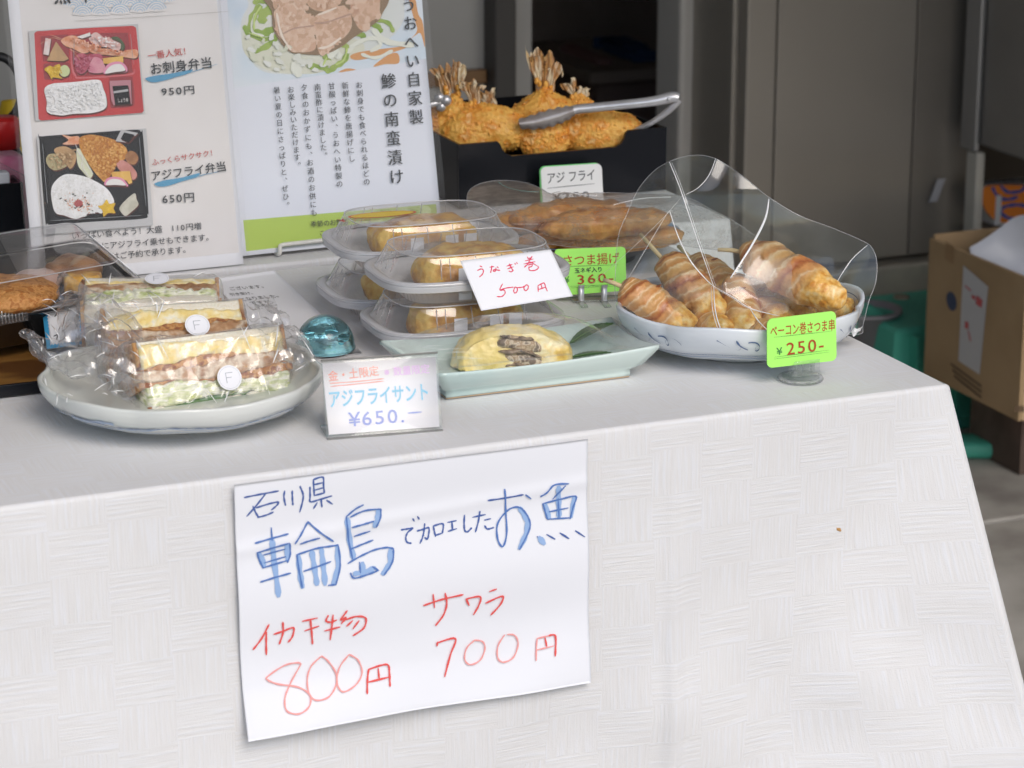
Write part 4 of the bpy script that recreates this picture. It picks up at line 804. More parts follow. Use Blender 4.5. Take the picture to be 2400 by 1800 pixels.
BL2 = [[(145, 577), (235, 552), (327, 528)], [(155, 630), (245, 602), (332, 578)], [(155, 630), (168, 670), (188, 712)], [(335, 580), (338, 640), (322, 682)], [(192, 642), (310, 610)], [(195, 685), (312, 652)], [(186, 712), (322, 672)], [(172, 787), (255, 762), (337, 740)], [(235, 495), (238, 560)],
 [(437, 463), (405, 520), (365, 580)], [(437, 463), (500, 518), (578, 572)], [(395, 583), (445, 566), (500, 552)], [(375, 642), (480, 610), (560, 598), (605, 592)], [(375, 642), (385, 730), (400, 818)], [(410, 730), (485, 706), (560, 680)], [(605, 594), (612, 700), (585, 803)], [(582, 803), (545, 806)],
 [(742, 372), (700, 395), (650, 437)], [(672, 440), (750, 405), (840, 396)], [(840, 396), (838, 440), (815, 495)], [(650, 437), (662, 560), (682, 665)], [(680, 495), (745, 478), (800, 462)], [(695, 545), (780, 518)], [(672, 615), (735, 590), (797, 567)], [(655, 690), (720, 655), (800, 620), (870, 606), (908, 612)], [(908, 615), (900, 680), (852, 752)], [(668, 742), (688, 768), (760, 750), (822, 727)], [(720, 685), (722, 738)], [(790, 708), (822, 727)],
 [(1515, 283), (1522, 400), (1524, 520), (1500, 592), (1474, 555), (1478, 470), (1540, 395), (1600, 385), (1645, 440), (1648, 500), (1590, 606)], [(1628, 312), (1658, 334)],
 [(1862, 250), (1785, 257), (1745, 300), (1712, 322)], [(1845, 262), (1780, 335)], [(1725, 362), (1735, 400), (1748, 445)], [(1725, 362), (1820, 338), (1905, 322), (1890, 380), (1872, 442)], [(1808, 335), (1812, 438)], [(1760, 406), (1862, 385)], [(1748, 446), (1872, 438)]]
SHL = [[(237, 560), (252, 700), (270, 862)], [(238, 575), (256, 720)], [(385, 650), (390, 740), (402, 815)], [(458, 625), (470, 710), (482, 800)], [(512, 615), (520, 710), (527, 800)], [(600, 600), (600, 710), (570, 798)], [(655, 450), (668, 560), (688, 660)], [(826, 405), (822, 450), (805, 490)], [(890, 620), (885, 690), (845, 745)], [(735, 690), (737, 735)], [(690, 745), (750, 735), (800, 715)], [(1808, 270), (1812, 350), (1813, 430)], [(1895, 335), (1880, 430)], [(1742, 370), (1758, 440)], [(1700, 545), (1725, 575)], [(172, 640), (195, 705)], [(320, 590), (322, 670)], [(1600, 390), (1636, 450), (1630, 520), (1590, 600)]]
words('shaded_lettering', SHL, 12.5, INKB2, [lambda x, y: x < 640 and y > 400, lambda x, y: 640 <= x < 930, lambda x, y: x >= 930], 0)
words('blue_lettering', BL2, 4.2, M('mid_blue_marker', (.09, .19, .48), rough=.7), RB_, 0)
RL1 = [[(218, 1022), (180, 1100), (135, 1160)], [(205, 1065), (206, 1120), (208, 1190)], [(248, 1077), (300, 1060), (355, 1042), (352, 1090), (330, 1122)], [(295, 1010), (298, 1070), (280, 1132)], [(405, 1005), (485, 988)], [(420, 1060), (495, 1035)], [(448, 1000), (458, 1070), (465, 1135)],
 [(545, 975), (535, 1005), (560, 1012), (592, 1000)], [(572, 972), (568, 1040), (562, 1112)], [(530, 1062), (612, 1040)], [(648, 948), (615, 1000), (645, 985), (620, 1020)], [(640, 1000), (700, 980), (752, 990), (745, 1045), (688, 1088)], [(680, 1005), (650, 1035)], [(715, 1005), (685, 1050)],
 [(1070, 920), (1170, 885), (1282, 858)], [(1120, 858), (1130, 932)], [(1185, 850), (1196, 910), (1180, 975), (1140, 1032)], [(1300, 882), (1318, 918)], [(1300, 882), (1375, 868), (1372, 915), (1345, 970)], [(1427, 838), (1462, 825)], [(1408, 905), (1497, 865), (1490, 910), (1440, 972)], [(1148, 1145), (1150, 1125)], [(1152, 1128), (1248, 1105), (1222, 1190), (1185, 1308)],
 [(772, 1275), (762, 1330), (755, 1397)], [(772, 1275), (840, 1253), (880, 1252), (885, 1300), (884, 1360)], [(825, 1270), (827, 1322)], [(765, 1340), (878, 1315)], [(1735, 1095), (1742, 1140)], [(1755, 1085), (1792, 1088), (1785, 1190)]]
words('red_lettering', RL1, 4.4, INKR, RR_, 0)
RL2 = [[(400, 1248), (385, 1238), (310, 1250), (215, 1305), (212, 1325), (270, 1348), (380, 1365), (440, 1405), (430, 1460), (370, 1495), (305, 1480), (300, 1420), (335, 1350), (398, 1250)], [(510, 1207), (455, 1260), (432, 1330), (438, 1400), (475, 1430), (545, 1412), (590, 1350), (590, 1290), (550, 1230), (515, 1203)], [(665, 1195), (615, 1260), (595, 1330), (605, 1375), (635, 1387), (700, 1350), (735, 1290), (715, 1225), (668, 1194)],
 [(1350, 1115), (1310, 1155), (1297, 1215), (1325, 1245), (1380, 1220), (1408, 1160), (1395, 1120), (1350, 1113)], [(1515, 1083), (1480, 1140), (1475, 1205), (1505, 1228), (1560, 1200), (1588, 1130), (1570, 1085), (1530, 1080)], [(1692, 1100), (1684, 1160), (1680, 1215)], [(1692, 1100), (1755, 1085)], [(1690, 1160), (1780, 1138)]]
words('red_lettering', RL2, 3.6, INKR2, RR_, 0)

# ------------------------------------------------------------------ sandwich plate
def glaze(name, base, edge, zline=None, r=.05):
    return mat(name, base, rough=.18, spec=.6, coat=.5, col2=edge, ns=6, bump=.04, bs=25)
CEL = glaze('celadon_white', (.66, .70, .66), (.70, .72, .69))
PORC = glaze('blue_white_porcelain', (.68, .74, .80), (.75, .79, .82))
BLUEG = M('cobalt_brushwork', (.10, .16, .30), rough=.2, coat=.5); BLUEG2 = M('pale_cobalt', (.36, .46, .62), rough=.2, coat=.5)
def dish(name, label, cx, cy, zr, rad, foot, hgt, lobes, lobe_amp, m, sxy=(1, 1), rot=0, thick=.0045, point=0):
    c = atz(cx, cy, zr); c[2] = TZ
    t = Thing(name, label, 'plate', c)
    H = hgt
    def rf(a, r, z):
        k = np.clip((r - foot) / (rad - foot), 0, 1); lo = np.cos(a * lobes + 0.4)
        f = 1 + lobe_amp * k * (np.abs(np.cos(a * lobes / 2 + .2)) ** 1.1 - .6)
        zz = z + k * lobe_amp * .25 * rad * lo
        return r * f, zz
    pr = [(0, .004), (foot * .93, .004), (foot * .95, .0005), (foot, .0005), (foot * 1.01, .006)]
    for k in np.linspace(0, 1, 14): pr.append((foot * 1.03 + (rad - foot * 1.03) * math.sin(k * math.pi / 2) ** .85, .007 + (H - .007) * (1 - math.cos(k * math.pi / 2)) ** 1.05))
    pr += [(rad - .0003, H + .0012), (rad - thick * .5, H + .002), (rad - thick, H + .0005)]
    for k in np.linspace(1, 0, 12): pr.append((foot * .9 + (rad - thick - foot * .9) * math.sin(k * math.pi / 2) ** .85, .009 + (H - .011) * (1 - math.cos(k * math.pi / 2)) ** 1.05))
    pr += [(0, .008)]
    V, F, uv = lathe(pr, 180, rf); ca_, sa_ = math.cos(rot), math.sin(rot)
    def place(A):
        A = np.array(A); A[:, 0] *= sxy[0]; A[:, 1] *= sxy[1]
        return np.stack([A[:, 0] * ca_ - A[:, 1] * sa_, A[:, 0] * sa_ + A[:, 1] * ca_, A[:, 2]], 1) + c
    t.part('plate_body', (place(V), F), m)
    def outer(a, k):   # point on the outside wall, k 0..1 from foot to rim
        r = foot * 1.03 + (rad - foot * 1.03) * math.sin(k * math.pi / 2) ** .85; z = .007 + (H - .007) * (1 - math.cos(k * math.pi / 2)) ** 1.05
        rr, zz = rf(np.array(a), r, z); nrm = np.array([math.cos(a), math.sin(a), -.35]); nrm /= np.linalg.norm(nrm)
        q = np.array([[rr * math.cos(a), rr * math.sin(a), zz]]) + nrm * .0009; return place(q)[0]
    def inner(a, k):
        r = foot * .9 + (rad - thick - foot * .9) * math.sin(k * math.pi / 2) ** .85; z = .009 + (H - .011) * (1 - math.cos(k * math.pi / 2)) ** 1.05
        rr, zz = rf(np.array(a), r, z); nrm = np.array([-math.cos(a), -math.sin(a), 1.2]); nrm /= np.linalg.norm(nrm)
        q = np.array([[rr * math.cos(a), rr * math.sin(a), zz]]) + nrm * .0009; return place(q)[0]
    return t, c, outer, inner
def paint(t, name, fn, pts, hw, m):
    """painted line on a dish: pts (angle, k), hw in k units"""
    V, F = [], []
    for a, k, wv in pts:
        V.append(fn(a, k - hw * wv)); V.append(fn(a, k + hw * wv))
    F = [(2 * i, 2 * i + 1, 2 * i + 3, 2 * i + 2) for i in range(len(pts) - 1)]
    t.part(name, (np.array(V), F), m)
D1, c1, o1, i1 = dish('sandwich_plate', 'white scalloped plate with thin blue line holding three wrapped sandwiches', 425, 868, .757, .1165, .058, .036, 9, .035, CEL)
rnd = random.Random(5)
AA = np.linspace(-2.75, -.35, 90)
paint(D1, 'painted_line', o1, [(a, .62 + .04 * math.sin(a * 7) + .02 * math.sin(a * 19), .5 + rnd.random()) for a in AA], .014, BLUEG2)
paint(D1, 'painted_line', o1, [(a, .68 + .05 * math.sin(a * 5 + 1) * math.sin(a * 2), .3 + rnd.random()) for a in AA], .012, BLUEG)
paint(D1, 'painted_line', o1, [(a, .54, 1) for a in AA], .009, BLUEG2)
paint(D1, 'painted_line', o1, [(a, .70 + .03 * math.sin(a * 15), .6 + rnd.random()) for a in np.linspace(-2.35, -1.95, 20)], .03, BLUEG2)
# sandwiches: layers between wavy boundaries, face axes a (across), b (up the cut face), n (towards viewer)
BREAD = M('bread_crumb', (.84, .78, .64), rough=.9, col2=[(.90, .86, .75), (.82, .74, .58)], ns=420, bump=.5, bs=900, bd=.0008, sss=.15)
CRUST = M('bread_crust', (.28, .10, .025), rough=.65, col2=[(.52, .25, .08), (.62, .38, .16)], ns=90, bump=.3, bs=300, bd=.001)
EGGS = M('egg_salad', (.93, .72, .26), rough=.55, col2=[(.95, .80, .42), (.96, .92, .76)], ns=120, nlo=.38, nhi=.68, bump=.6, bs=350, bd=.0015, sss=.1)
FISHF = M('fish_flesh', (.34, .15, .05), rough=.6, col2=[(.52, .30, .15), (.78, .66, .50), (.34, .15, .05)], ns=55, nlo=.34, nhi=.66, bump=.6, bs=260, bd=.002)
FRYC = M('fry_coating', (.48, .20, .05), rough=.7, col2=[(.62, .33, .11), (.30, .10, .03)], ns=160, bump=.8, bs=380, bd=.002)
CABB = M('shredded_cabbage', (.42, .50, .16), rough=.5, col2=[(.74, .77, .48), (.93, .92, .80), (.60, .66, .30), (.88, .87, .68)], ns=120, nlo=.32, nhi=.70, bump=.9, bs=300, bd=.002, aniso=(.35, .35, 1.6))
CUKE = M('green_rind', (.07, .17, .04), rough=.4); SAUCE = M('brown_sauce', (.25, .11, .04), rough=.3, col2=(.36, .18, .07), ns=90)
LBL = M('round_label', (.85, .86, .90), rough=.5); LBLG = M('grey_label_print', (.42, .44, .48), rough=.5)
def slab(lo, hi, a0, a1, depth, disp, fr, o=0, na=60, nb=12, bulge=.001):
    """fr(A) maps local (a,b,n) to world"""
    A_ = np.linspace(a0, a1, na); V = []
    for i, a in enumerate(A_):
        e = min(1, (min(a - a0, a1 - a)) / .002)
        for j in range(nb):
            k = j / (nb - 1); b = lo(a) + (hi(a) - lo(a)) * k; ee = min(1, e, k * 6, (1 - k) * 6)
            V.append((a, b, disp * fbm((a, b, o), 220, 3, o) * 1.0 + bulge * (ee - 1) + disp * .5 + .0022 * math.sin(o * 2.3 + a * 25)))
    n = len(V); V += [(p[0], p[1], -depth) for p in V]
    F = [(i * nb + j, (i + 1) * nb + j, (i + 1) * nb + j + 1, i * nb + j + 1) for i in range(na - 1) for j in range(nb - 1)]
    F += [tuple(n + q for q in f[::-1]) for f in F]
    ring = [i * nb for i in range(na)] + [(na - 1) * nb + j for j in range(1, nb)] + [i * nb + nb - 1 for i in range(na - 2, -1, -1)] + [j for j in range(nb - 2, 0, -1)]
    F += [(ring[(i + 1) % len(ring)], ring[i], n + ring[i], n + ring[(i + 1) % len(ring)]) for i in range(len(ring))]
    return fr(np.array(V)), F
def crumple(cx, cy, cz, e1, e2, e3, fn, nu, nv, amp, s, o):
    def f(U, V): P = fn(U, V); return cx + 0 * P if False else P
    d = grid(nu, nv, fn); V = np.array(d[0])
    for i, p in enumerate(V):
        r = 1 - abs(fbm(p, s, 3, o)) * 2; r2 = 1 - abs(fbm(p, s * 2.3, 3, o + 5)) * 2
        V[i] = p + e3 * (amp * r + amp * .45 * r2)
    return (V,) + tuple(d[1:])
AMB = .0026
def sandwich(label, top_px, ztop, yaw, tilt, wid, layers, lbl, seed, tail=None, W2=None):
    o = atz(*top_px, ztop); cy_, sy_ = math.cos(yaw), math.sin(yaw); a = np.array([cy_, sy_, 0]); back = np.array([-sy_, cy_, 0])
    b = UZ * math.cos(tilt) + back * math.sin(tilt); n = -back * math.cos(tilt) + UZ * math.sin(tilt)
    Hh = layers[-1][1]; O = o - b * Hh; fr = lambda A: O + A[:, :1] * a + A[:, 1:2] * b + A[:, 2:3] * n
    t = Thing('wrapped_sandwich', label, 'sandwich', O - n * .02, yaw, 'wrapped sandwiches on the scalloped plate')
    bnd = [0.0]
    for i, (nm, top, m, dp, w0, inset) in enumerate(layers):
        def edge(bb, ph, am): return lambda x: bb + am * math.sin(x * 48 + ph * 1.7) + am * 1.3 * nz((x, ph, seed), 45) + am * .8 * nz((x, ph, seed), 160)
        lo_b = layers[i - 1][1] if i else 0
        am0 = 0 if i == 0 else AMB; am1 = 0 if i == len(layers) - 1 else AMB
        lo, hi = edge(lo_b, i + seed, am0), edge(top, i + 1 + seed, am1)
        t.part(nm, slab(lo, hi, -wid / 2 + inset, wid / 2 - inset, .05 + .001 * i, dp, fr, o=seed + i * 3), m)
        if nm in ('bread_slice', 'egg_salad'):
            for sg in (-1, 1):
                x0 = sg * (wid / 2 - inset); t.part('crust', slab(lambda x, l=lo_b: l - .0006, lambda x, h_=top: h_ + .0006, min(x0, x0 + sg * .0032), max(x0, x0 + sg * .0032), .051, .0008, fr, o=seed + 7, na=6), CRUST)
    # film over the block
    xm, y0_, y1_ = wid / 2 + .006, -.004, Hh + .004
    def ff(U, V):
        A = (U - .5) * 2 * xm; B = y0_ + (y1_ - y0_) * V; e = np.clip(np.minimum(np.minimum(U, 1 - U) * 14, np.minimum(V, 1 - V) * 8), 0, 1)
        N_ = -.012 + .0165 * np.sqrt(e)
        return O + A[..., None] * a + B[..., None] * b + N_[..., None] * n
    d = grid(90, 44, ff); V = np.array(d[0]); rr_ = random.Random(seed)
    cr = [(rr_.uniform(-xm, xm), rr_.choice([y0_, y1_]), rr_.uniform(0, 6.28)) for _ in range(9)]
    loc = (V - O); la, lb = loc @ a, loc @ b
    for i in range(len(V)):
        h = 0
        for (x, y, th) in cr:
            tx, ty = -x * .5 + .02 * math.cos(th), (Hh / 2 - y); L_ = math.hypot(tx, ty); tx, ty = tx / L_, ty / L_
            dx, dy = la[i] - x, lb[i] - y; al = dx * tx + dy * ty; pe = abs(-dx * ty + dy * tx)
            if 0 < al < .045: h += .0022 * max(0, 1 - pe / (.0022 + al * .07)) * (1 - al / .045)
        V[i] += n * (h + .0008 * nz(V[i], 90, seed))
    # skirts of the film wrapping back
    t.part('film_wrap', (V, d[1]), film_mat('cling_wrap', haze=.02, gloss=1.5, rough=.09, bump=.35, bs=45, graz=.4, ghz=.5))
    def sk(U, V_):
        A = (U - .5) * 2 * xm; return O + A[..., None] * a + (y1_ + .002 * np.sin(U * 9))[..., None] * b + (-.012 - V_ * .04)[..., None] * n
    t.part('film_top', rough(grid(50, 12, sk), .0025, 70, 3, seed), FILM2)
    for sg in (-1, 1):
        def side(U, V_):
            return O + (sg * (xm + .003 * V_))[..., None] * a + (y0_ + (y1_ - y0_) * U)[..., None] * b + (-.012 - V_ * .04)[..., None] * n
        t.part('film_side', rough(grid(24, 20, side), .003, 60, 3, seed + sg), FILM2)
    # white tubes that paint the shine on the creases
    V_, F_ = [], []
    for (x, y, th) in cr:
        tx, ty = -x * .5 + .02 * math.cos(th), (Hh / 2 - y); L_ = math.hypot(tx, ty); ln = rr_.uniform(.010, .026)
        p0 = O + a * x + b * (y * .97) + n * .0052; p1 = O + a * (x + tx / L_ * ln) + b * (y * .97 + ty / L_ * ln) + n * .0072
        V_.append((p0, p1))
    t.part('film_crease_glint', join(*[tube([q[0], (q[0] + q[1]) / 2 + n * .0006, q[1]], [.0002, .0007, .0002], 6, flat=.5) for q in V_]), GLINT)
    # label
    lc = O + a * lbl[0] + b * lbl[1] + n * .0082
    disc = lambda r0, r1, h: [lc + (a * math.cos(q) + b * math.sin(q)) * r + n * h for r in (r0, r1) for q in np.linspace(0, 2 * math.pi, 40, endpoint=False)]
    V = np.array([lc + (a * math.cos(q) + b * math.sin(q)) * .0106 for q in np.linspace(0, 2 * math.pi, 40, endpoint=False)]); lb_ = t.part('label', (V, [tuple(range(40))]), LBL, smooth=False)
    V = np.array(disc(.0091, .0093, .0001)); t.part('label_ring', (V, [(i, (i + 1) % 40, 40 + (i + 1) % 40, 40 + i) for i in range(40)]), LBLG, parent=lb_, smooth=False)
    def bar(x0, x1, y0, y1): return [lc + a * x + b * y + n * .00015 for x, y in ((x0, y0), (x1, y0), (x1, y1), (x0, y1))]
    V = np.array(bar(-.0032, -.0026, -.0045, .0045) + bar(-.0026, .0032, .0039, .0045) + bar(-.0026, .0018, -.0001, .0005)); t.part('label_letter', (V, [(0, 1, 2, 3), (4, 5, 6, 7), (8, 9, 10, 11)]), LBLG, parent=lb_, smooth=False)
    if lbl[2:]:
        pass
    return t, O, a, b, n
zp = TZ + .009
sandwich('wrapped sandwich lying face up at the back of the plate with green cabbage showing', (352, 652), zp + .062, PSI - R(15), R(76), .116,
         [('bread_slice', .014, BREAD, .0003, 0, 0), ('cabbage', .026, CABB, .0035, 0, .001), ('fried_fish', .040, FISHF, .001, 0, 0), ('egg_salad', .0465, EGGS, .001, 0, .001), ('bread_slice', .052, BREAD, .0003, 0, .001)], (.006, .036), 3)
sandwich('middle wrapped sandwich on the plate, egg filling over brown fried fish', (403, 712), zp + .061, PSI - R(4), R(46), .118,
         [('bread_slice', .008, BREAD, .0003, 0, 0), ('sauce', .016, FRYC, .001, 0, 0), ('fried_fish', .030, FISHF, .0012, 0, -.002), ('fry_crumb', .033, FRYC, .001, 0, 0), ('egg_salad', .0465, EGGS, .0012, 0, .001), ('bread_slice', .054, BREAD, .0003, 0, .0005)], (.016, .026), 11)
sandwich('front wrapped sandwich on the plate with egg, fish and bright green cabbage', (490, 783), zp + .050, PSI + R(3), R(26), .128,
         [('bread_slice', .006, BREAD, .0003, 0, .004), ('cucumber_rind', .0072, CUKE, .0006, 0, .012), ('cabbage', .0225, CABB, .0045, 0, .002), ('sauce', .0260, FRYC, .0016, 0, -.003), ('fried_fish', .0375, FISHF, .0030, 0, -.005), ('fry_crumb', .0410, FRYC, .0016, 0, -.002), ('egg_salad', .0555, EGGS, .0026, 0, .001), ('bread_slice', .0610, BREAD, .0003, 0, .0005)], (.008, .021), 21)
# loose crumpled film tail at the left of the plate
def quadsheet(c4, zs, nu, nv, amp, s, o, bow=0.0):
    Q = [atz(x, y, z) for (x, y), z in zip(c4, zs)]
    nn = np.cross(Q[1] - Q[0], Q[3] - Q[0]); nn /= np.linalg.norm(nn); nn = -nn if nn[1] > 0 else nn
    def f(U, V):
        U, V = U[..., None], V[..., None]
        return (1 - U) * ((1 - V) * Q[0] + V * Q[3]) + U * ((1 - V) * Q[1] + V * Q[2]) + nn * bow * np.sin(np.pi * U) * np.sin(np.pi * V)
    d = grid(nu, nv, f); V = np.array(d[0])
    for i, p_ in enumerate(V):
        V[i] = p_ + nn * (amp * (1 - abs(fbm(p_, s, 3, o)) * 2.2) + amp * .35 * nz(p_, s * 3, o))
    return (V,) + tuple(d[1:])
TL_ = Thing('film_bag_tail', 'loose crumpled clear film bag spilling over the left of the sandwich plate', 'film', atz(250, 900, .75))
TL_.part('film', quadsheet([(185, 680), (330, 735), (340, 935), (120, 860)], (.80, .785, .745, .765), 60, 50, .009, 24, 2, .014), FILM2)
TL_.part('film', quadsheet([(62, 780), (300, 850), (330, 960), (95, 850)], (.775, .765, .744, .757), 60, 30, .007, 28, 8, .008), FILM2)
TL_.part('film', quadsheet([(150, 640), (215, 680), (300, 870), (150, 815)], (.80, .80, .755, .76), 40, 40, .009, 26, 18, .014), FILM2)
cyl = cat([atz(62, 778, .782), atz(75, 800, .774), atz(110, 838, .764), atz(150, 860, .758), atz(210, 870, .754)], 6)
TL_.part('film_roll', rough(tube(cyl, [.009 + .003 * math.sin(i) for i in range(len(cyl))], 16, cap=False, flat=.45), .0015, 90), FILM2)
rr_ = random.Random(9); CR = []
for _ in range(44):
    x, y = rr_.uniform(95, 330), rr_.uniform(690, 930); th = rr_.uniform(-.6, 1.7); l = rr_.uniform(10, 46); z = .757 + (930 - y) / 2700 * .45
    CR.append([atz(x, y, z), atz(x + l * .5 * math.cos(th), y + l * .5 * math.sin(th) - 2, z), atz(x + l * math.cos(th), y + l * math.sin(th), z)])
TL_.part('film_crease_glint', join(*[tube(c, [.0001, .0008, .0001], 5, flat=.5) for c in CR]), GLINT, kind='stuff')  # white slivers painted in as glints on the crumpled film
TR_ = Thing('film_bag_tail', 'twisted end of clear film bag at the right side of the sandwich plate', 'film', atz(690, 850, .757))
TR_.part('film', quadsheet([(560, 720), (640, 700), (745, 850), (650, 860)], (.79, .79, .757, .757), 40, 36, .005, 50, 28, .008), FILM2)
TR_.part('film', quadsheet([(640, 780), (700, 770), (742, 842), (680, 900)], (.77, .77, .758, .748), 30, 30, .004, 60, 38, .006), FILM2)
TR_.part('film_crease_glint', join(*[tube([atz(*p_, .768), atz((p_[0] + q_[0]) / 2 + 2, (p_[1] + q_[1]) / 2, .769), atz(*q_, .765)], [.0002, .0008, .0002], 6, flat=.5) for p_, q_ in (((595, 705), (612, 760)), ((655, 800), (640, 850)), ((575, 730), (560, 760)), ((690, 770), (735, 835)), ((690, 870), (720, 850)))]), GLINT)

# ------------------------------------------------------------------ notice paper and blue glass dome
s4 = Sheet(atz(521, 870, TZ + .0006), TX * math.cos(.0) , np.cross(UZ, TX), None)
def T5(x, y): return (560 + x * .13562, 560 + y * .13562)
NP = Thing('notice_paper', 'white printed notice lying flat under the blue glass dome', 'paper', atz(640, 760, TZ + .001))
L = [s4.loc(500, 655), s4.loc(643, 634), s4.loc(849, 827), s4.loc(640, 850)]
s4.paper(NP, 'paper', L, PAPER, th=.0003, nu=20, nv=20)
for tx_, p0_, p1_, h_ in (('ございます。', (-150, 890), (505, 835), 8), ('引き受け、', (-150, 985), (305, 950), 7), ('になりました。', (40, 1075), (760, 1000), 8), ('ですが、', (200, 1135), (680, 1095), 7), ('ために。', (270, 1180), (740, 1150), 7), ('す。', (330, 1225), (460, 1210), 6)):
    s4.text(NP, 'printed_text', tx_, p0_, p1_, h_, INKK, T5)
gc = atz(762, 822, TZ); gc[2] = TZ + .0011
GLS = mat('blue_glass', (.42, .88, .97), rough=.03, trans=1, ior=1.48, bump=.25, bs=90, bd=.002)
GD = Thing('glass_dome', 'blue glass dome paperweight on the notice beside the sandwich plate', 'paperweight', gc)
pr = [(0, 0), (.024, 0), (.0265, .0008), (.0275, .002), (.0273, .0035), (.0266, .0045)] + [(.0266 * math.cos(k), .0045 + .0275 * math.sin(k)) for k in np.linspace(.05, math.pi / 2, 20)]
GD.part('dome', xf(lathe(pr, 64), lambda A: A + gc), GLS)
GD.part('inner_bubble', join(*[xf(ico(2, r, r, r * .8), lambda A, c=np.array(c): A + gc + c) for c, r in (((.004, .002, .012), .0045), ((-.009, .004, .010), .003), ((.012, -.006, .008), .0025), ((-.003, -.009, .014), .0018), ((.009, .009, .006), .003))]), M('blue_bubble', (.75, .95, 1.0), rough=.05, trans=1, ior=1.1))

# ------------------------------------------------------------------ takeaway containers
EGG = M('omelette', (.88, .57, .12), rough=.42, col2=[(.90, .62, .17), (.80, .44, .07), (.52, .23, .04)], ns=55, nlo=.3, nhi=.64, det=8, bump=1, bs=120, bd=.003, coat=.3, sss=.08)
EEL = M('grilled_eel', (.14, .10, .08), rough=.4, col2=[(.34, .25, .17), (.05, .045, .04)], ns=110, nlo=.35, nhi=.65, bump=.5, bs=260, bd=.0015, coat=.3)
EELP = M('eel_flesh', (.60, .48, .33), rough=.5, col2=[(.36, .24, .14), (.70, .60, .45), (.22, .17, .13)], ns=110, bump=.5, bs=260, bd=.001)
def sup(a, n, e): return np.sign(np.cos(a)) * np.abs(np.cos(a)) ** (2 / e), np.sign(np.sin(a)) * np.abs(np.sin(a)) ** (2 / e)
def ring_s(a, ax, ay, e=3.6): c, s_ = sup(a, 0, e); return ax * c, ay * s_
def container(label, pos, yaw, sticker=False):
    t = Thing('takeaway_container', label, 'food container', pos, yaw, 'takeaway containers of rolled omelette')
    ca_, sa_ = math.cos(yaw), math.sin(yaw)
    place = lambda A: np.stack([A[:, 0] * ca_ - A[:, 1] * sa_, A[:, 0] * sa_ + A[:, 1] * ca_, A[:, 2]], 1) + pos
    def shell(prof, n=160, rib=0, e=3.6, ribz=(0, 1)):
        P = np.array(prof)
        def f(U, V):
            k = V * (len(P) - 1); s1_ = np.interp(k, range(len(P)), P[:, 0]); s2_ = np.interp(k, range(len(P)), P[:, 1]); z = np.interp(k, range(len(P)), P[:, 2]); a = U * 2 * math.pi
            x, y = ring_s(a, s1_, s2_, e); q = rib * np.where((z > ribz[0]) & (z < ribz[1]), 1, 0) * np.maximum(0, np.cos(a * 44))
            return st(x * (1 - q), y * (1 - q * 1.5), z)
        return grid(n, len(P), f, cu_=True)
    # base: fluted tray with wide rim. half axes .088 x .060, rim at z=.024
    t.part('tray', xf(shell([(0, 0, .001), (.055, .03, .001), (.058, .033, 0), (.061, .036, .002), (.063, .038, .008), (.068, .043, .013), (.072, .047, .0135), (.076, .051, .020), (.0775, .053, .0235), (.0855, .0590, .0235), (.0875, .0605, .0225), (.0885, .0612, .0215), (.0888, .0614, .0185)], 220, rib=.022, ribz=(.003, .0132)), place), FROST)
    # lid: rim bead, sloping side, flat top
    t.part('lid', xf(shell([(.0886, .0612, .0198), (.0892, .0616, .022), (.0880, .0606, .0262), (.0852, .0585, .0266), (.0815, .0555, .0258), (.0800, .0545, .0262), (.0705, .0460, .0450), (.0695, .0450, .0466), (.068, .0435, .0470), (.0665, .0420, .0466), (0.03, .018, .0467), (0, 0, .0468)], 160), place), LIDM)
    t.part('lid_edge', xf(join(*[tube([(x, y, z) for x, y in zip(*ring_s(np.linspace(0, 2 * math.pi, 120), ax_, ay_))], r_, 6, cap=False) for ax_, ay_, z, r_ in ((.0880, .0606, .0250, .0019), (.0693, .0448, .0469, .0006))]), place), film_mat('lid_edge', haze=.75, gloss=2, rough=.1))
    t.part('lid_rim', xf(shell([(.0889, .0615, .0195), (.0896, .0619, .0222), (.0884, .0609, .0268), (.0850, .0583, .0272), (.0812, .0552, .0262), (.0808, .0548, .0255)], 160), place), FROST)
    # moulded window flutes on the lid side
    W_ = []
    for sx in (-1, 1):
        for k in (-5, -4, -1, 2, 5):
            x = k * .0085; y0_, y1_ = -.0530 * sx, -.0456 * sx
            W_.append(tube([(x, y0_, .0285), (x * .96, y1_, .0450)], .00055, 5))
    for k in (-1, 0, 1):
        for sg in (-1, 1): W_.append(tube([(sg * .0775, k * .014, .0290), (sg * .0708, k * .012, .0445)], .00055, 5))
    t.part('lid_flutes', xf(join(*W_), place), film_mat('flute', haze=.35, gloss=2, rough=.1), kind='stuff')
    # omelette inside
    V, F = ico(5, .052, .033, .0198, .72)
    V = V + [0, 0, .0225]; V[:, 2] = np.maximum(V[:, 2], .003); d = rough((V, F), .0034, 50, 5, seed_(pos), ctr=np.array([0, 0, .02]))
    om = t.part('omelette', xf(d, lambda A: place(A + [0.002, 0, .0005])), EGG)
    V, F = ico(4, .020, .005, .009, .8); V += [.006, -.0320, .018]
    t.part('eel', xf(rough((V, F), .001, 160, 3, 4), place), EEL, parent=om)
    # white strips seen through the lid side
    for x in (-.022, .012, .030):
        V, F = rbox(x, x + .0125, -.0400, -.0394, .0045, .0335, r=.0002); t.part('inner_white_strip', xf((V, F), place), PAPER)
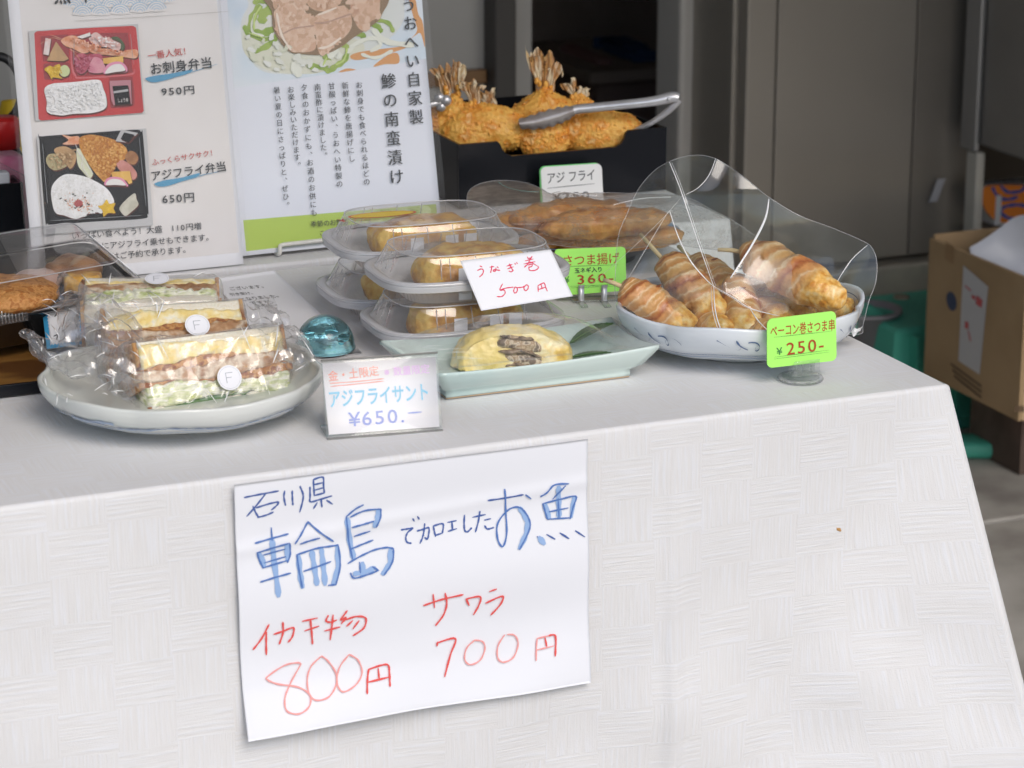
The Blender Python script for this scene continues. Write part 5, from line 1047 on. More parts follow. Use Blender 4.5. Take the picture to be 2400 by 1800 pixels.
    if sticker:
        c = np.array([-.036, .004, .0478]); pts = [(c[0] + .0335 * math.copysign(abs(math.cos(q)) ** 1.15, math.cos(q)), c[1] + .0115 * math.sin(q)) for q in np.linspace(0, 2 * math.pi, 40, endpoint=False)]
        V = np.array([(x, y, c[2]) for x, y in pts]); stt = t.part('price_sticker', (place(V), [tuple(range(40))]), M('sticker_red', (.62, .04, .03), rough=.4), smooth=False)
        V = np.array([(c[0] + (x - c[0]) * .92, c[1] + (y - c[1]) * .84, c[2] + .0001) for x, y in pts]); t.part('sticker_yellow', (place(V), [tuple(range(40))]), M('sticker_yellow', (.86, .62, .03), rough=.4), parent=stt, smooth=False)
        ss = Sheet(place(c[None])[0] + UZ * .0001, np.array([ca_, sa_, 0]), np.array([-sa_, ca_, 0]))
        def TT(x, y): return (650 + .3165 * x, 450 + .3165 * y)
        ss.strokes(t, 'sticker_writing', [[(565, 210), (585, 195), (570, 220)], [(620, 210), (605, 225)], [(630, 202), (650, 200), (645, 212), (632, 212)], [(660, 203), (685, 200), (680, 208), (660, 206)], [(540, 238), (760, 210)]], 1.4, PR, TT, parent=stt)
        ss.text(t, 'sticker_writing', '¥', TT(470, 225), TT(525, 220), 9, PR, parent=stt)
    return t
def seed_(p): return (p[0] * 77 + p[2] * 31) % 9
CYAW = PSI - R(2)
cA = atz(1050, 742, TZ + .0235); cA[2] = TZ
cB = tf(*inv(atz(925 + 12, 668, TZ + .0235))[:2], TZ)
# two stacks: the lower ones stand on the cloth, the upper ones on the lids
lowF = np.array(tf(-.337, .287, TZ + .0002)); lowB = np.array(tf(-.336, .400 + .012, TZ + .0002))
container('lower takeaway container of the front stack, behind the celadon dish', lowF, CYAW)
container('upper takeaway container of the front stack, under the white handwritten card', lowF + np.array([.004, .006, .0445]), CYAW)
container('lower takeaway container of the rear stack, right of the notice paper', lowB, CYAW)
container('upper takeaway container of the rear stack with an oval yellow price sticker', lowB + np.array([.006, .004, .0445]), CYAW - R(1), sticker=True)

# ------------------------------------------------------------------ celadon dish with omelette
zr = .748
cq = [inv(atz(*q, zr)) for q in ((890, 806), (1027, 884), (1545, 816), (1433, 751))]
uc, vc = np.mean([q[0] for q in cq]), np.mean([q[1] for q in cq])
CD = Thing('celadon_dish', 'pale green rectangular dish holding one omelette and two leaves', 'dish', tf(uc, vc, TZ), PSI)
CELG = mat('celadon_glaze', (.52, .66, .64), rough=.16, spec=.6, coat=.5, col2=(.60, .70, .66), ns=9, bump=.05, bs=30)
def rect_ring(k, z, n=24):    # k scale 0..1 of rim quad, shrinking towards the base quad
    base = [(uc - .085, vc + .038), (uc - .085, vc - .034), (uc + .085, vc - .034), (uc + .085, vc + .038)]
    out = []
    for i in range(4):
        p0, p1 = np.array(cq[i][:2]), np.array(cq[(i + 1) % 4][:2]); b0, b1 = np.array(base[i]), np.array(base[(i + 1) % 4])
        for j in range(n):
            q = j / n; pr_ = p0 * (1 - q) + p1 * q; pb = b0 * (1 - q) + b1 * q; pin = 4 * q * (1 - q)
            c = np.array([uc, vc]); m_ = pb + (pr_ - pb) * k; m_ = m_ - (m_ - c) * .035 * pin * k
            out.append((m_[0], m_[1], z - .004 * pin * k * k))
    return out
rows = [rect_ring(0, TZ + .0006), rect_ring(.04, TZ + .004), rect_ring(.02, TZ + .0075), rect_ring(.45, TZ + .0125), rect_ring(1, zr), rect_ring(1.0, zr + .003), rect_ring(.96, zr + .003), rect_ring(.5, TZ + .0155), rect_ring(.1, TZ + .0115), rect_ring(-.4, TZ + .010)]
nR = len(rows[0]); V = np.array([q for r_ in rows for q in r_]); F = [(k * nR + i, k * nR + (i + 1) % nR, (k + 1) * nR + (i + 1) % nR, (k + 1) * nR + i) for k in range(len(rows) - 1) for i in range(nR)]
F += [tuple(range(nR))[::-1], tuple((len(rows) - 1) * nR + i for i in range(nR))]
CD.part('dish_body', (tfa(V), F), CELG)
CD.part('foot_rim', (tfa(np.array(rect_ring(.0, TZ + .0003) + rect_ring(.02, TZ + .0016))), [(i, (i + 1) % nR, nR + (i + 1) % nR, nR + i) for i in range(nR)]), M('unglazed_rim', (.50, .36, .24), rough=.8))
oc = atz(1207, 850, TZ + .014)
OM = Thing('omelette', 'yellow rolled omelette cut open to show grilled eel on the celadon dish', 'omelette', oc, PSI)
oa = PSI - R(8); A1 = np.array([math.cos(oa), math.sin(oa), 0]); B1 = np.array([-math.sin(oa), math.cos(oa), 0])
V, F = ico(6, .0535, .031, .0285, .78); V[:, 2] = np.where(V[:, 2] < -.002, -.002 + (V[:, 2] + .002) * .12, V[:, 2]); V[:, 1] = np.maximum(V[:, 1], -.019 + .004 * (V[:, 2] / .028))
V[:, 2] *= 1 - .25 * np.clip(V[:, 0] / .0535, 0, 1) ** 2
d = rough((V, F), .0030, 50, 5, 3, ctr=np.zeros(3))
fro = lambda A: oc + np.array(A)[:, :1] * A1 + np.array(A)[:, 1:2] * B1 + np.array(A)[:, 2:] * UZ
fro0 = lambda A: fro(np.array(A) + [0, .012, .0])
om_ = OM.part('egg_roll', xf(d, fro0), M('egg_roll', (.93, .72, .24), rough=.42, col2=[(.94, .76, .30), (.96, .86, .55), (.90, .64, .16), (.66, .36, .07)], ns=34, nlo=.34, nhi=.78, det=8, bump=.9, bs=90, bd=.003, coat=.45, sss=.1))
for dz, dx, rx_, rz_, nm, mm, yy in ((.0075, .003, .0200, .0062, 'eel_flesh', EELP, -.0165), (-.0065, .008, .0205, .0060, 'eel_flesh', EELP, -.0165), (.0010, .003, .0205, .0021, 'eel_skin', EEL, -.0180), (-.0118, .007, .0180, .0020, 'eel_skin', EEL, -.0180), (.0128, .000, .0150, .0012, 'eel_skin', EEL, -.0172)):
    V, F = ico(5, rx_, .0042, rz_, .8); V += [dx, yy, .0100 + dz]; V[:, 2] += -.24 * (V[:, 0] - .006) + .0010 * np.sin(V[:, 0] * 210 + dz * 400) - 6 * (V[:, 0] - .006) ** 2
    OM.part(nm, xf(rough((V, F), .0013, 110, 4, 5), fro0), mm, parent=om_)
# leaves
LEAF = M('glossy_leaf', (.035, .10, .03), rough=.35, col2=(.06, .15, .045), ns=60, coat=.3)
def leaf(label, p0, p1, wid, z0, z1, bend):
    a_, b_ = atz(*p0, z0), atz(*p1, z1); ax_ = b_ - a_; L_ = np.linalg.norm(ax_); ax_ /= L_; sd_ = np.cross(UZ, ax_); sd_ /= np.linalg.norm(sd_)
    t = Thing('leaf', label, 'leaf', a_, 0, 'leaves garnishing the celadon dish')
    def f(U, V):
        w_ = wid * np.sin(np.pi * U ** .8) ** .8 * (V - .5); zz = bend * np.sin(np.pi * U) + .10 * np.abs(w_) + .0005 * np.sin(U * 60) * np.abs(V - .5)
        return a_ + (U * L_)[..., None] * ax_ + w_[..., None] * sd_ + zz[..., None] * UZ
    t.part('blade', grid(30, 9, f), LEAF)
    t.part('midrib', tube([a_ + ax_ * L_ * q + UZ * (bend * math.sin(math.pi * q) + .0006) for q in np.linspace(0, .95, 12)], [.0006 * (1.1 - q) for q in np.linspace(0, .95, 12)], 5), M('leaf_rib', (.10, .20, .07), rough=.4))
leaf('dark green leaf pointing back beside the omelette, the upper of two', (1335, 806), (1440, 757), .022, TZ + .016, TZ + .032, .003)
leaf('dark green leaf lying low at the right end of the omelette', (1338, 838), (1436, 826), .014, TZ + .0125, TZ + .015, .001)
WR = Thing('dish_film', 'clear film stretched over the celadon dish and omelette', 'film', tf(uc, vc, zr), PSI)
def wf(U, V):
    u = uc + .002 + (U - .5) * .212 + (V - .5) * -.004; v = vc + (V - .5) * .098; e = np.sin(np.pi * np.clip(U, 0, 1)) * np.sin(np.pi * V)
    q = np.clip(1 - ((u - inv(oc)[0]) / .085) ** 2, 0, 1) * np.clip(1 - ((v - inv(oc)[1] - .012) / .055) ** 2, 0, 1)
    return tf(u, v, zr + .003 + .0 * e + .0215 * q ** .8)
WR.part('film', rough(grid(80, 40, wf), .0009, 60, 3, 2), film_mat('stretch_film', haze=.03, gloss=1.1, rough=.06, bump=.35, bs=60))
CR = []
for _ in range(14):
    u, v = uc - .10 + rr_.random() * .035, vc - .03 + rr_.random() * .06; CR.append([tf(u, v, zr + .0036), tf(u + .008, v - .002, zr + .0045), tf(u + .018, v - .006, zr + .0046)])
WR.part('film_crease_glint', join(*[tube(c, [.00008, .0003, .00008], 5, flat=.5) for c in CR]), GLINT, kind='stuff')  # thin white tubes drawn as glints on the stretched film

# ------------------------------------------------------------------ bacon skewers on the porcelain plate
D2, c2, o2, i2 = dish('skewer_plate', 'blue and white lobed porcelain plate heaped with bacon wrapped skewers', 1737, 706, .765, .113, .046, .045, 6, .075, PORC, rot=PSI, sxy=(1, .90))
AA = np.linspace(-3.2, .2, 110)
paint(D2, 'painted_line', o2, [(a, .50, 1) for a in AA], .012, BLUEG2); paint(D2, 'painted_line', o2, [(a, .57, 1) for a in AA], .006, BLUEG)
for a0 in (-2.75, -1.95, -.9, -.3):
    for s_ in (1, -1): paint(D2, 'painted_scroll', o2, [(a0 + s_ * .012 * q + .05 * math.sin(q * .5) * s_, .78 + .075 * math.sin(q * .55 + s_), .5 + .5 * math.sin(q * .4)) for q in np.linspace(0, 16, 30)], .016, BLUEG)
paint(D2, 'painted_line', i2, [(a, .93, 1) for a in np.linspace(-.6, 3.2, 100)], .008, BLUEG)
paint(D2, 'painted_cloud', i2, [(a, .74 + .03 * math.sin(a * 8), 1 + .4 * math.sin(a * 14)) for a in np.linspace(.75, 1.75, 40)], .085, M('cobalt_wash', (.12, .22, .45), rough=.2, coat=.5, col2=(.28, .40, .62), ns=60))
RF, GF = M('red_overglaze', (.40, .09, .06), rough=.25, coat=.4), M('green_overglaze', (.10, .28, .22), rough=.25, coat=.4)
for k in range(26):
    a0, k0 = rr_.uniform(-.45, .45), rr_.uniform(.45, .82); m_ = RF if k % 3 else GF
    paint(D2, 'painted_flower', i2, [(a0 + .035 * q, k0 + .04 * math.sin(q * 3 + k), 1 - abs(q - .5)) for q in np.linspace(0, 1, 7)], .018, m_)
BAC = None
def bacon_mat():
    m = mat('bacon', (.5, .2, .08), rough=.38, coat=.3, bump=.9, bs=110, bd=.003, sss=.05); t = m.node_tree; N = t.nodes; Lk = t.links; b = N['Principled BSDF']
    uv = N.new('ShaderNodeUVMap'); uv.uv_map = 'UVMap'; sp = N.new('ShaderNodeSeparateXYZ'); Lk.new(uv.outputs[0], sp.inputs[0])
    tc = N.new('ShaderNodeTexCoord'); n1 = N.new('ShaderNodeTexNoise'); n1.inputs['Scale'].default_value = 30; n1.inputs['Detail'].default_value = 5; Lk.new(tc.outputs['Object'], n1.inputs['Vector'])
    # spiral coordinate: along*turns + around
    a1 = N.new('ShaderNodeMath'); a1.operation = 'MULTIPLY_ADD'; a1.inputs[1].default_value = 3.4; Lk.new(sp.outputs[0], a1.inputs[0]); Lk.new(sp.outputs[1], a1.inputs[2])
    a2 = N.new('ShaderNodeMath'); a2.operation = 'MULTIPLY_ADD'; a2.inputs[1].default_value = .5; Lk.new(n1.outputs[0], a2.inputs[0]); Lk.new(a1.outputs[0], a2.inputs[2])
    fr = N.new('ShaderNodeMath'); fr.operation = 'FRACT'; Lk.new(a2.outputs[0], fr.inputs[0])
    n9 = N.new('ShaderNodeTexNoise'); n9.inputs['Scale'].default_value = 190; n9.inputs['Detail'].default_value = 4; Lk.new(tc.outputs['Object'], n9.inputs['Vector']); a3 = N.new('ShaderNodeMath'); a3.operation = 'MULTIPLY_ADD'; a3.inputs[1].default_value = .16; Lk.new(n9.outputs[0], a3.inputs[0]); Lk.new(a2.outputs[0], a3.inputs[2]); Lk.new(a3.outputs[0], fr.inputs[0])
    rp = N.new('ShaderNodeValToRGB'); e = rp.color_ramp.elements; e[0].position = 0; e[0].color = (.34, .10, .035, 1); e[1].position = 1; e[1].color = (.40, .13, .05, 1)
    for p_, c in ((.10, (.62, .30, .11)), (.22, (.60, .31, .12)), (.27, (.74, .53, .31)), (.33, (.62, .34, .14)), (.48, (.58, .26, .08)), (.55, (.80, .58, .34)), (.61, (.66, .37, .14)), (.78, (.60, .32, .12)), (.82, (.77, .56, .33)), (.88, (.56, .25, .08))): q = e.new(p_); q.color = (*c, 1)
    Lk.new(fr.outputs[0], rp.inputs[0])
    # naked golden end
    g = N.new('ShaderNodeMath'); g.operation = 'MULTIPLY_ADD'; g.inputs[1].default_value = .16; Lk.new(n1.outputs[0], g.inputs[0]); Lk.new(sp.outputs[0], g.inputs[2])
    mr = N.new('ShaderNodeMapRange'); mr.inputs[1].default_value = .70; mr.inputs[2].default_value = .77; Lk.new(g.outputs[0], mr.inputs[0])
    n2 = N.new('ShaderNodeTexNoise'); n2.inputs['Scale'].default_value = 130; n2.inputs['Detail'].default_value = 4; Lk.new(tc.outputs['Object'], n2.inputs['Vector'])
    r2 = N.new('ShaderNodeValToRGB'); e = r2.color_ramp.elements; e[0].position = .35; e[0].color = (.64, .27, .04, 1); e[1].position = .68; e[1].color = (.92, .70, .36, 1); q = e.new(.5); q.color = (.85, .50, .13, 1); Lk.new(n2.outputs[0], r2.inputs[0])
    mx = N.new('ShaderNodeMix'); mx.data_type = 'RGBA'; Lk.new(mr.outputs[0], mx.inputs[0]); Lk.new(rp.outputs[0], mx.inputs[6]); Lk.new(r2.outputs[0], mx.inputs[7]); Lk.new(mx.outputs[2], b.inputs['Base Color'])
    return m
BAC = bacon_mat(); STK = M('bamboo_stick', (.66, .50, .28), rough=.6, col2=(.72, .58, .36), ns=60, aniso=(1, 1, 1))
def skewer(label, p0, z0, p1, z1, r, stick=None, zs=None, seed=1, tail=True):
    a_, b_ = atz(*p0, z0), atz(*p1, z1); ax_ = b_ - a_; L_ = np.linalg.norm(ax_); ax_ /= L_; s_ = np.cross(UZ, ax_); s_ /= np.linalg.norm(s_); u_ = np.cross(ax_, s_); r = r * 1.04; a_ = a_ - ax_ * r * .6; L_ += r * 1.2
    t = Thing('bacon_skewer', label, 'skewer', a_, 0, 'bacon wrapped fish cake skewers')
    def rf(k, an):
        c = np.clip(k * (1 - k) * 4, 0, 1) ** .21; sp_ = (k * 3.4 + an / (2 * math.pi) + seed * .3) % 1
        return r * c * (1 + .10 * (sp_ < .5) * np.clip((.8 - k) * 8, 0, 1) * np.sin(sp_ * 2 * math.pi) ** 2 - .03 * (k > .8))
    V, F, uv = capsule(70, 48, rf, L_)
    Wd = a_ + V[:, :1] * ax_ + V[:, 1:2] * s_ + V[:, 2:] * u_
    mid = a_ + ax_ * L_ / 2
    V2 = rough((Wd, F), r * .15, 55, 4, seed)[0]
    body = t.part('bacon_roll', (V2, F, uv * [1, 1] + [0, seed * .37]), BAC)
    if tail and seed % 2:
        q = a_ + ax_ * L_ * .35 + u_ * r * .95; V, F = rbox(-.006, .006, -.003, .003, -.0008, .0008, r=.0007); t.part('bacon_end', (q + V[:, :1] * (ax_ * .6 + u_ * .7) + V[:, 1:2] * s_ + V[:, 2:] * u_, F), M('crisp_bacon', (.30, .10, .035), rough=.4), parent=body)
    if stick is not None:
        e_ = aty(*stick, a_[1] + (zs or 0)); dr = e_ - a_; t.part('stick', tube([a_ + ax_ * .004, a_ + dr * .5, e_], [.0021, .0021, .0018], 10), STK)
    return t
ZP = TZ + .009
skewer('skewer at the far left of the plate with its stick pointing left', (1480, 683), ZP + .045, (1600, 757), ZP + .018, .0155, (1415, 656), .01, seed=1)
skewer('upright leaning skewer with its long stick raised over the film crease', (1572, 628), ZP + .056, (1672, 733), ZP + .022, .0175, (1501, 549), .03, seed=2)
skewer('skewer half hidden behind the raised one, short stick tip showing', (1640, 625), ZP + .042, (1712, 690), ZP + .026, .0155, (1590, 577), .02, seed=3)
skewer('topmost skewer lying across the others at the right, stick pointing left', (1768, 600), ZP + .070, (1945, 693), ZP + .048, .0185, (1682, 585), .0, seed=4)
skewer('stubby skewer standing nose down in the middle of the heap', (1727, 675), ZP + .040, (1748, 772), ZP + .013, .0160, seed=5)
skewer('skewer lying under the topmost one towards the price tag', (1735, 680), ZP + .030, (1890, 738), ZP + .018, .0165, seed=6)
skewer('skewer with golden end just left of the neon price tag', (1750, 702), ZP + .024, (1838, 765), ZP + .014, .0165, seed=7)
skewer('small end of a skewer at the bottom under the leaning one', (1625, 745), ZP + .014, (1695, 775), ZP + .0125, .0140, seed=8)
skewer('golden end of a skewer at the far right of the heap', (1880, 715), ZP + .026, (1975, 725), ZP + .020, .0150, seed=10)
skewer('lowest skewer under the neon price tag, mostly covered', (1745, 775), ZP + .012, (1850, 790), ZP + .011, .0125, seed=12)

# clear sheet standing over the skewers
def filmsheet(outline, ctr, depth, creases, nr=46, na=220, wob=.0012, ws=14, o=0, h=.004, w=26):
    """outline in picture points around ctr; depth(x,y) gives the distance; creases bend the sheet"""
    P = np.array(cat(outline, 8, closed=True)); c = np.array(ctr, float)
    an = np.unwrap(np.arctan2(P[:, 1] - c[1], P[:, 0] - c[0])); L_ = np.concatenate([[0], np.cumsum(np.linalg.norm(np.diff(np.vstack([P, P[:1]]), axis=0), axis=1))]); tt = np.linspace(0, L_[-1], na, endpoint=False)
    Px = np.interp(tt, L_, np.append(P[:, 0], P[0, 0])); Py = np.interp(tt, L_, np.append(P[:, 1], P[0, 1]))
    V = []
    def pt(x, y):
        Y = depth(x, y)
        for cl in creases:
            dm = 1e9
            for (x0, y0), (x1, y1) in zip(cl[:-1], cl[1:]):
                dx, dy = x1 - x0, y1 - y0; k = max(0, min(1, ((x - x0) * dx + (y - y0) * dy) / (dx * dx + dy * dy))); dm = min(dm, math.hypot(x - x0 - k * dx, y - y0 - k * dy))
            if dm < w: Y -= h * (1 - dm / w) ** 1.3
        p_ = aty(x, y, Y); return p_ + cw * (wob * nz(p_, ws, o) + wob * .3 * nz(p_, ws * 3, o + 4))
    V.append(pt(*c))
    for i in range(1, nr + 1):
        k = (i / nr)
        for x, y in zip(Px, Py): V.append(pt(c[0] + (x - c[0]) * k, c[1] + (y - c[1]) * k))
    F = [(0, 1 + j, 1 + (j + 1) % na) for j in range(na)] + [(1 + (i - 1) * na + j, 1 + i * na + j, 1 + i * na + (j + 1) % na, 1 + (i - 1) * na + (j + 1) % na) for i in range(1, nr) for j in range(na)]
    return np.array(V), F, pt
T7 = T_(.3616, 1350, 350)
ol = [T7(*q) for q in ((262, 980), (258, 760), (275, 560), (330, 420), (400, 265), (500, 145), (600, 82), (700, 47), (800, 38), (880, 52), (950, 85), (1100, 190), (1250, 310), (1450, 430), (1650, 505), (1850, 590), (1920, 640), (1950, 730), (1943, 860), (1900, 980), (1860, 1140), (1845, 1195), (1700, 1210), (1500, 1290), (1300, 1350), (1100, 1385), (1000, 1390), (850, 1330), (600, 1200), (380, 1090))]
Yb = atz(1740, 850, TZ)[1] + .008
def dep(x, y):
    k = (850 - y) / 480.0; return Yb + .006 - .030 * math.sin(min(1, max(0, k * 1.2)) * math.pi) + .085 * max(0, k) ** 1.2 + .06 * ((x - 1740) / 300) ** 2
crs = [[T7(*q) for q in c] for c in ([(605, 82), (650, 190), (688, 292), (790, 600), (892, 888)], [(892, 888), (905, 1060), (960, 1220), (1050, 1384)], [(905, 60), (860, 170), (790, 250), (712, 292)], [(1250, 320), (1225, 450), (1140, 620), (1000, 835)], [(606, 395), (660, 560), (740, 720), (835, 835), (892, 888)], [(892, 888), (1020, 960), (1130, 1030), (1320, 1080)], [(1130, 1035), (1180, 1110), (1250, 1180)], [(1890, 620), (1800, 700), (1740, 780), (1690, 862)], [(690, 300), (560, 450), (300, 700), (20, 940)], [(600, 400), (480, 600), (330, 850)], [(690, 295), (560, 240), (450, 235)])]
Y, Fc, ptf = filmsheet(ol, T7(980, 760), dep, crs, h=.0035, w=30)
FS = Thing('film_sheet', 'clear creased plastic sheet standing over the bacon skewers', 'plastic sheet', atz(1740, 850, TZ))
FS.part('film', (Y, Fc), film_mat('standing_film', tint=(.95, .985, .97), haze=.035, gloss=1.3, rough=.10, bump=.2, bs=30, ns=25))
ed = [ptf(*q) - cw * .0002 for q in cat(ol, 6, closed=True)]; FS.part('film_edge', tube(ed + ed[:1], .0003, 5, cap=False), film_mat('film_edge', haze=.4, gloss=2, rough=.2))
def crease_glint_line(i, r, off=0): return tube([ptf(q[0] + off, q[1]) - cw * .0004 for q in cat(crs[i], 8)], [r * (.4 + .6 * math.sin(math.pi * (k + .5) / (8 * (len(crs[i]) - 1) + 1))) for k in range(8 * (len(crs[i]) - 1) + 1)], 6, flat=.6)  # white tube along a crease, painting its reflected streak
for i, r in ((0, .0007), (1, .0006), (2, .0005), (3, .0011), (4, .0008), (5, .0006), (6, .0008), (7, .0005), (8, .0002), (9, .0003)): FS.part('film_crease_glint', crease_glint_line(i, r), GLINT)
FS.part('film_crease_glint', crease_glint_line(0, .0003, 5), GLINT); FS.part('film_crease_glint', crease_glint_line(1, .0004, -6), GLINT); FS.part('film_crease_glint', crease_glint_line(5, .0003, -5), GLINT)
# back half of the sheet falling behind the heap
ol2 = [T7(*q) for q in ((330, 430), (400, 265), (500, 145), (600, 82), (700, 47), (800, 38), (880, 52), (950, 85), (1100, 190), (1250, 310), (1450, 430), (1650, 505), (1850, 590), (1900, 640), (1880, 760), (1700, 820), (1300, 800), (900, 760), (500, 800), (350, 760))]
def dep2(x, y): return dep(x, y) + .004 + .10 * max(0, (y - 365 - .35 * max(0, x - 1640)) / 300) 
Y2, F2_, pt2 = filmsheet(ol2, T7(1100, 500), dep2, [], nr=24, na=120, wob=.004, ws=10, o=7)
FS.part('film', (Y2, F2_), MC['standing_film'])
q0, q1, q2 = atz(1990, 770, .735), atz(2022, 768, .737), atz(2000, 788, .733)
FS.part('film_fold', rough(grid(12, 8, lambda U, V: (1 - U)[..., None] * q0 + U[..., None] * (q1 * (1 - V)[..., None] + q2 * V[..., None])), .002, 200), GLINT)

# ------------------------------------------------------------------ satsuma-age plate
SFR = M('fried_fish_cake', (.58, .21, .035), rough=.42, col2=[(.74, .38, .11), (.40, .12, .02)], ns=45, nlo=.34, nhi=.68, det=7, bump=.7, bs=150, bd=.0018, coat=.3)
cc = atz(1350, 548, .745); cc[2] = TZ + .0002
D3 = Thing('fish_cake_plate', 'dark plate with blue rim under a hazy film, heaped with fish cakes', 'plate', cc)
D3.part('plate_body', xf(lathe([(0, .004), (.055, .004), (.056, .0005), (.06, .0005), (.062, .006), (.09, .017), (.104, .026), (.1055, .0275), (.104, .0285), (.09, .020), (.06, .009), (0, .009)], 90), lambda A: A * [1, .8, 1] + cc), M('dark_plate', (.05, .045, .05), rough=.25, coat=.4))
D3.part('rim_band', xf(lathe([(.1008, .0262), (.1048, .0290), (.1062, .0280)], 90), lambda A: A * [1, .8, 1] + cc + [0, 0, .0004]), M('blue_rim', (.25, .40, .62), rough=.25, coat=.5))
def cake(label, px, z, rx, ry, rz, rot, seed):
    c = atz(*px, z); t = Thing('fish_cake', label, 'fish cake', c - [0, 0, rz], 0, 'fried fish cakes under the hazy film')
    V, F = ico(5, rx, ry, rz, .85); V[:, 2] *= 1 - .2 * (V[:, 0] / rx) ** 2; ca_, sa_ = math.cos(rot), math.sin(rot)
    V = np.stack([V[:, 0] * ca_ - V[:, 1] * sa_, V[:, 0] * sa_ + V[:, 1] * ca_, V[:, 2] + .1 * V[:, 0]], 1) + c
    t.part('cake', rough(rough((V, F), .004, 22, 3, seed, ctr=c), .0018, 90, 4, seed, ctr=c), SFR)
cake('long fried fish cake at the back top of the heap under the film', (1330, 497), .775, .058, .020, .012, R(4), 1)
cake('large fried fish cake lying on top in the middle of the heap', (1415, 524), .778, .065, .021, .015, R(0), 2)
cake('fried fish cake at the lower right of the heap under the film', (1440, 560), .758, .068, .022, .012, R(-8), 3)
cake('small fried fish cake sticking out at the left of the film', (1160, 530), .752, .028, .016, .009, R(-25), 4)
cake('fried fish cake sticking out under the front edge of the film', (1262, 572), .748, .040, .020, .012, R(-14), 5)
cake('fried fish cake hidden low behind the others at the back', (1225, 520), .762, .042, .020, .011, R(0), 6)
T8 = T_(.24864, 1050, 350)
ol3 = [T8(*q) for q in ((178, 470), (200, 390), (290, 330), (430, 298), (600, 295), (750, 320), (880, 370), (960, 415), (1050, 400), (1200, 412), (1500, 408), (1750, 415), (2100, 430), (2300, 470), (2500, 580), (2700, 680), (2950, 860), (2980, 930), (2700, 960), (2400, 935), (2100, 900), (1750, 930), (1450, 925), (1250, 925), (1050, 905), (850, 870), (620, 795), (420, 710), (260, 620), (195, 550))]
def dep3(x, y):
    return float(np.interp(y, [410, 440, 480, 524, 560, 595], [2.74, 2.68, 2.575, 2.530, 2.535, 2.565])) + .012 * math.sin(x / 70.) * max(0, min(1, (520 - y) / 60)) + .05 * max(0, (x - 1580) / 200)
Y3, F3_, pt3 = filmsheet(ol3, T8(1350, 650), dep3, [], nr=34, na=160, wob=.004, ws=14, o=3)
FM = Thing('hazy_film', 'hazy plastic film draped over the fried fish cakes', 'plastic film', cc + [0, 0, .03])
FM.part('film', (Y3, F3_), MATTEFILM)
ed = [pt3(*q) - cw * .0002 for q in cat(ol3, 5, closed=True)]; FM.part('film_edge', tube(ed + ed[:1], .0003, 5, cap=False), MC['film_edge'])
FM.part('film_crease_glint', tube([pt3(*T8(*q)) - cw * .0008 for q in cat([(470, 305), (560, 360), (720, 395), (860, 400)], 6)], .0003, 5), film_mat('teal_glint', haze=.5, hz_col=(.4, .75, .7)))
FM.part('film_crease_glint', tube([pt3(*T8(*q)) - cw * .0008 for q in cat([(1560, 525), (1700, 490), (1850, 462), (2100, 450)], 6)], .0004, 5), GLINT)
FM.part('film_crease_glint', tube([pt3(*T8(*q)) - cw * .0008 for q in cat([(1000, 420), (1100, 400), (1250, 425), (1400, 440)], 6)], .0009, 5, flat=.5), GLINT)

# ------------------------------------------------------------------ black box of fried fish
bl_, br_ = inv(atz(1069, 487, ZB)), inv(atz(1568, 449, ZB)); v0 = (bl_[1] + br_[1]) / 2; u0, u1 = bl_[0], br_[0]; v1 = v0 + .17
ztl = inv(atv(1068, 340, v0))[2]; znt = inv(atv(1300, 357, v0))[2]
LAC = mat('black_lacquer', (.010, .011, .014), rough=.2, spec=.4, coat=.0, bump=.03, bs=8)
FB = Thing('fried_fish_box', 'glossy black open box with a cut away front full of fried fish', 'box', tf((u0 + u1) / 2, (v0 + v1) / 2, ZB), PSI)
un0, un1 = inv(atv(1174, 333, v0))[0], inv(atv(1467, 313, v0))[0]
def vpanel(prof, v, th):   # profile in (u,z) extruded along v
    P = cat_round(prof); n = len(P); V = [tf(p_[0], v, p_[1]) for p_ in P] + [tf(p_[0], v + th, p_[1]) for p_ in P]
    return np.array(V), [tuple(range(n)), tuple(range(2 * n - 1, n - 1, -1))] + [(i, n + i, n + (i + 1) % n, (i + 1) % n) for i in range(n)]
def cat_round(P): return P
B0 = ZB + .0005
def notch(zt_, zn, ua, ub, r=.008): return [(u0, B0), (u1, B0), (u1, zt_), (ub + .004, zt_), (ub, zt_ - .003), (ub - .002, zn + r), (ub - .006, zn + .003), (ub - .013, zn), (ua + .013, zn), (ua + .006, zn + .003), (ua + .002, zn + r), (ua - .001, zt_ - .003), (ua - .004, zt_), (u0, zt_)]
FB.part('front_panel', vpanel(notch(ztl, znt, un0, un1), v0, .004), LAC, smooth=False)
FB.part('left_panel', tbox(u0, u0 + .004, v0 + .0045, v1, B0, ztl, r=.0006), LAC, smooth=False)
FB.part('right_panel', tbox(u1 - .004, u1, v0 + .0045, v1, B0, ztl, r=.0006), LAC, smooth=False)
FB.part('back_panel', vpanel([(u0 + .0045, B0), (u1 - .0045, B0), (u1 - .0045, ztl), (u0 + .2, ztl), (u0 + .19, ztl + .010), (u0 + .17, ztl + .014), (u0 + .04, ztl + .014), (u0 + .02, ztl)], v1 - .004, .004), LAC, smooth=False)
FB.part('bottom_panel', tbox(u0 + .0045, u1 - .0045, v0 + .0045, v1 - .0045, B0, B0 + .004), LAC, smooth=False)
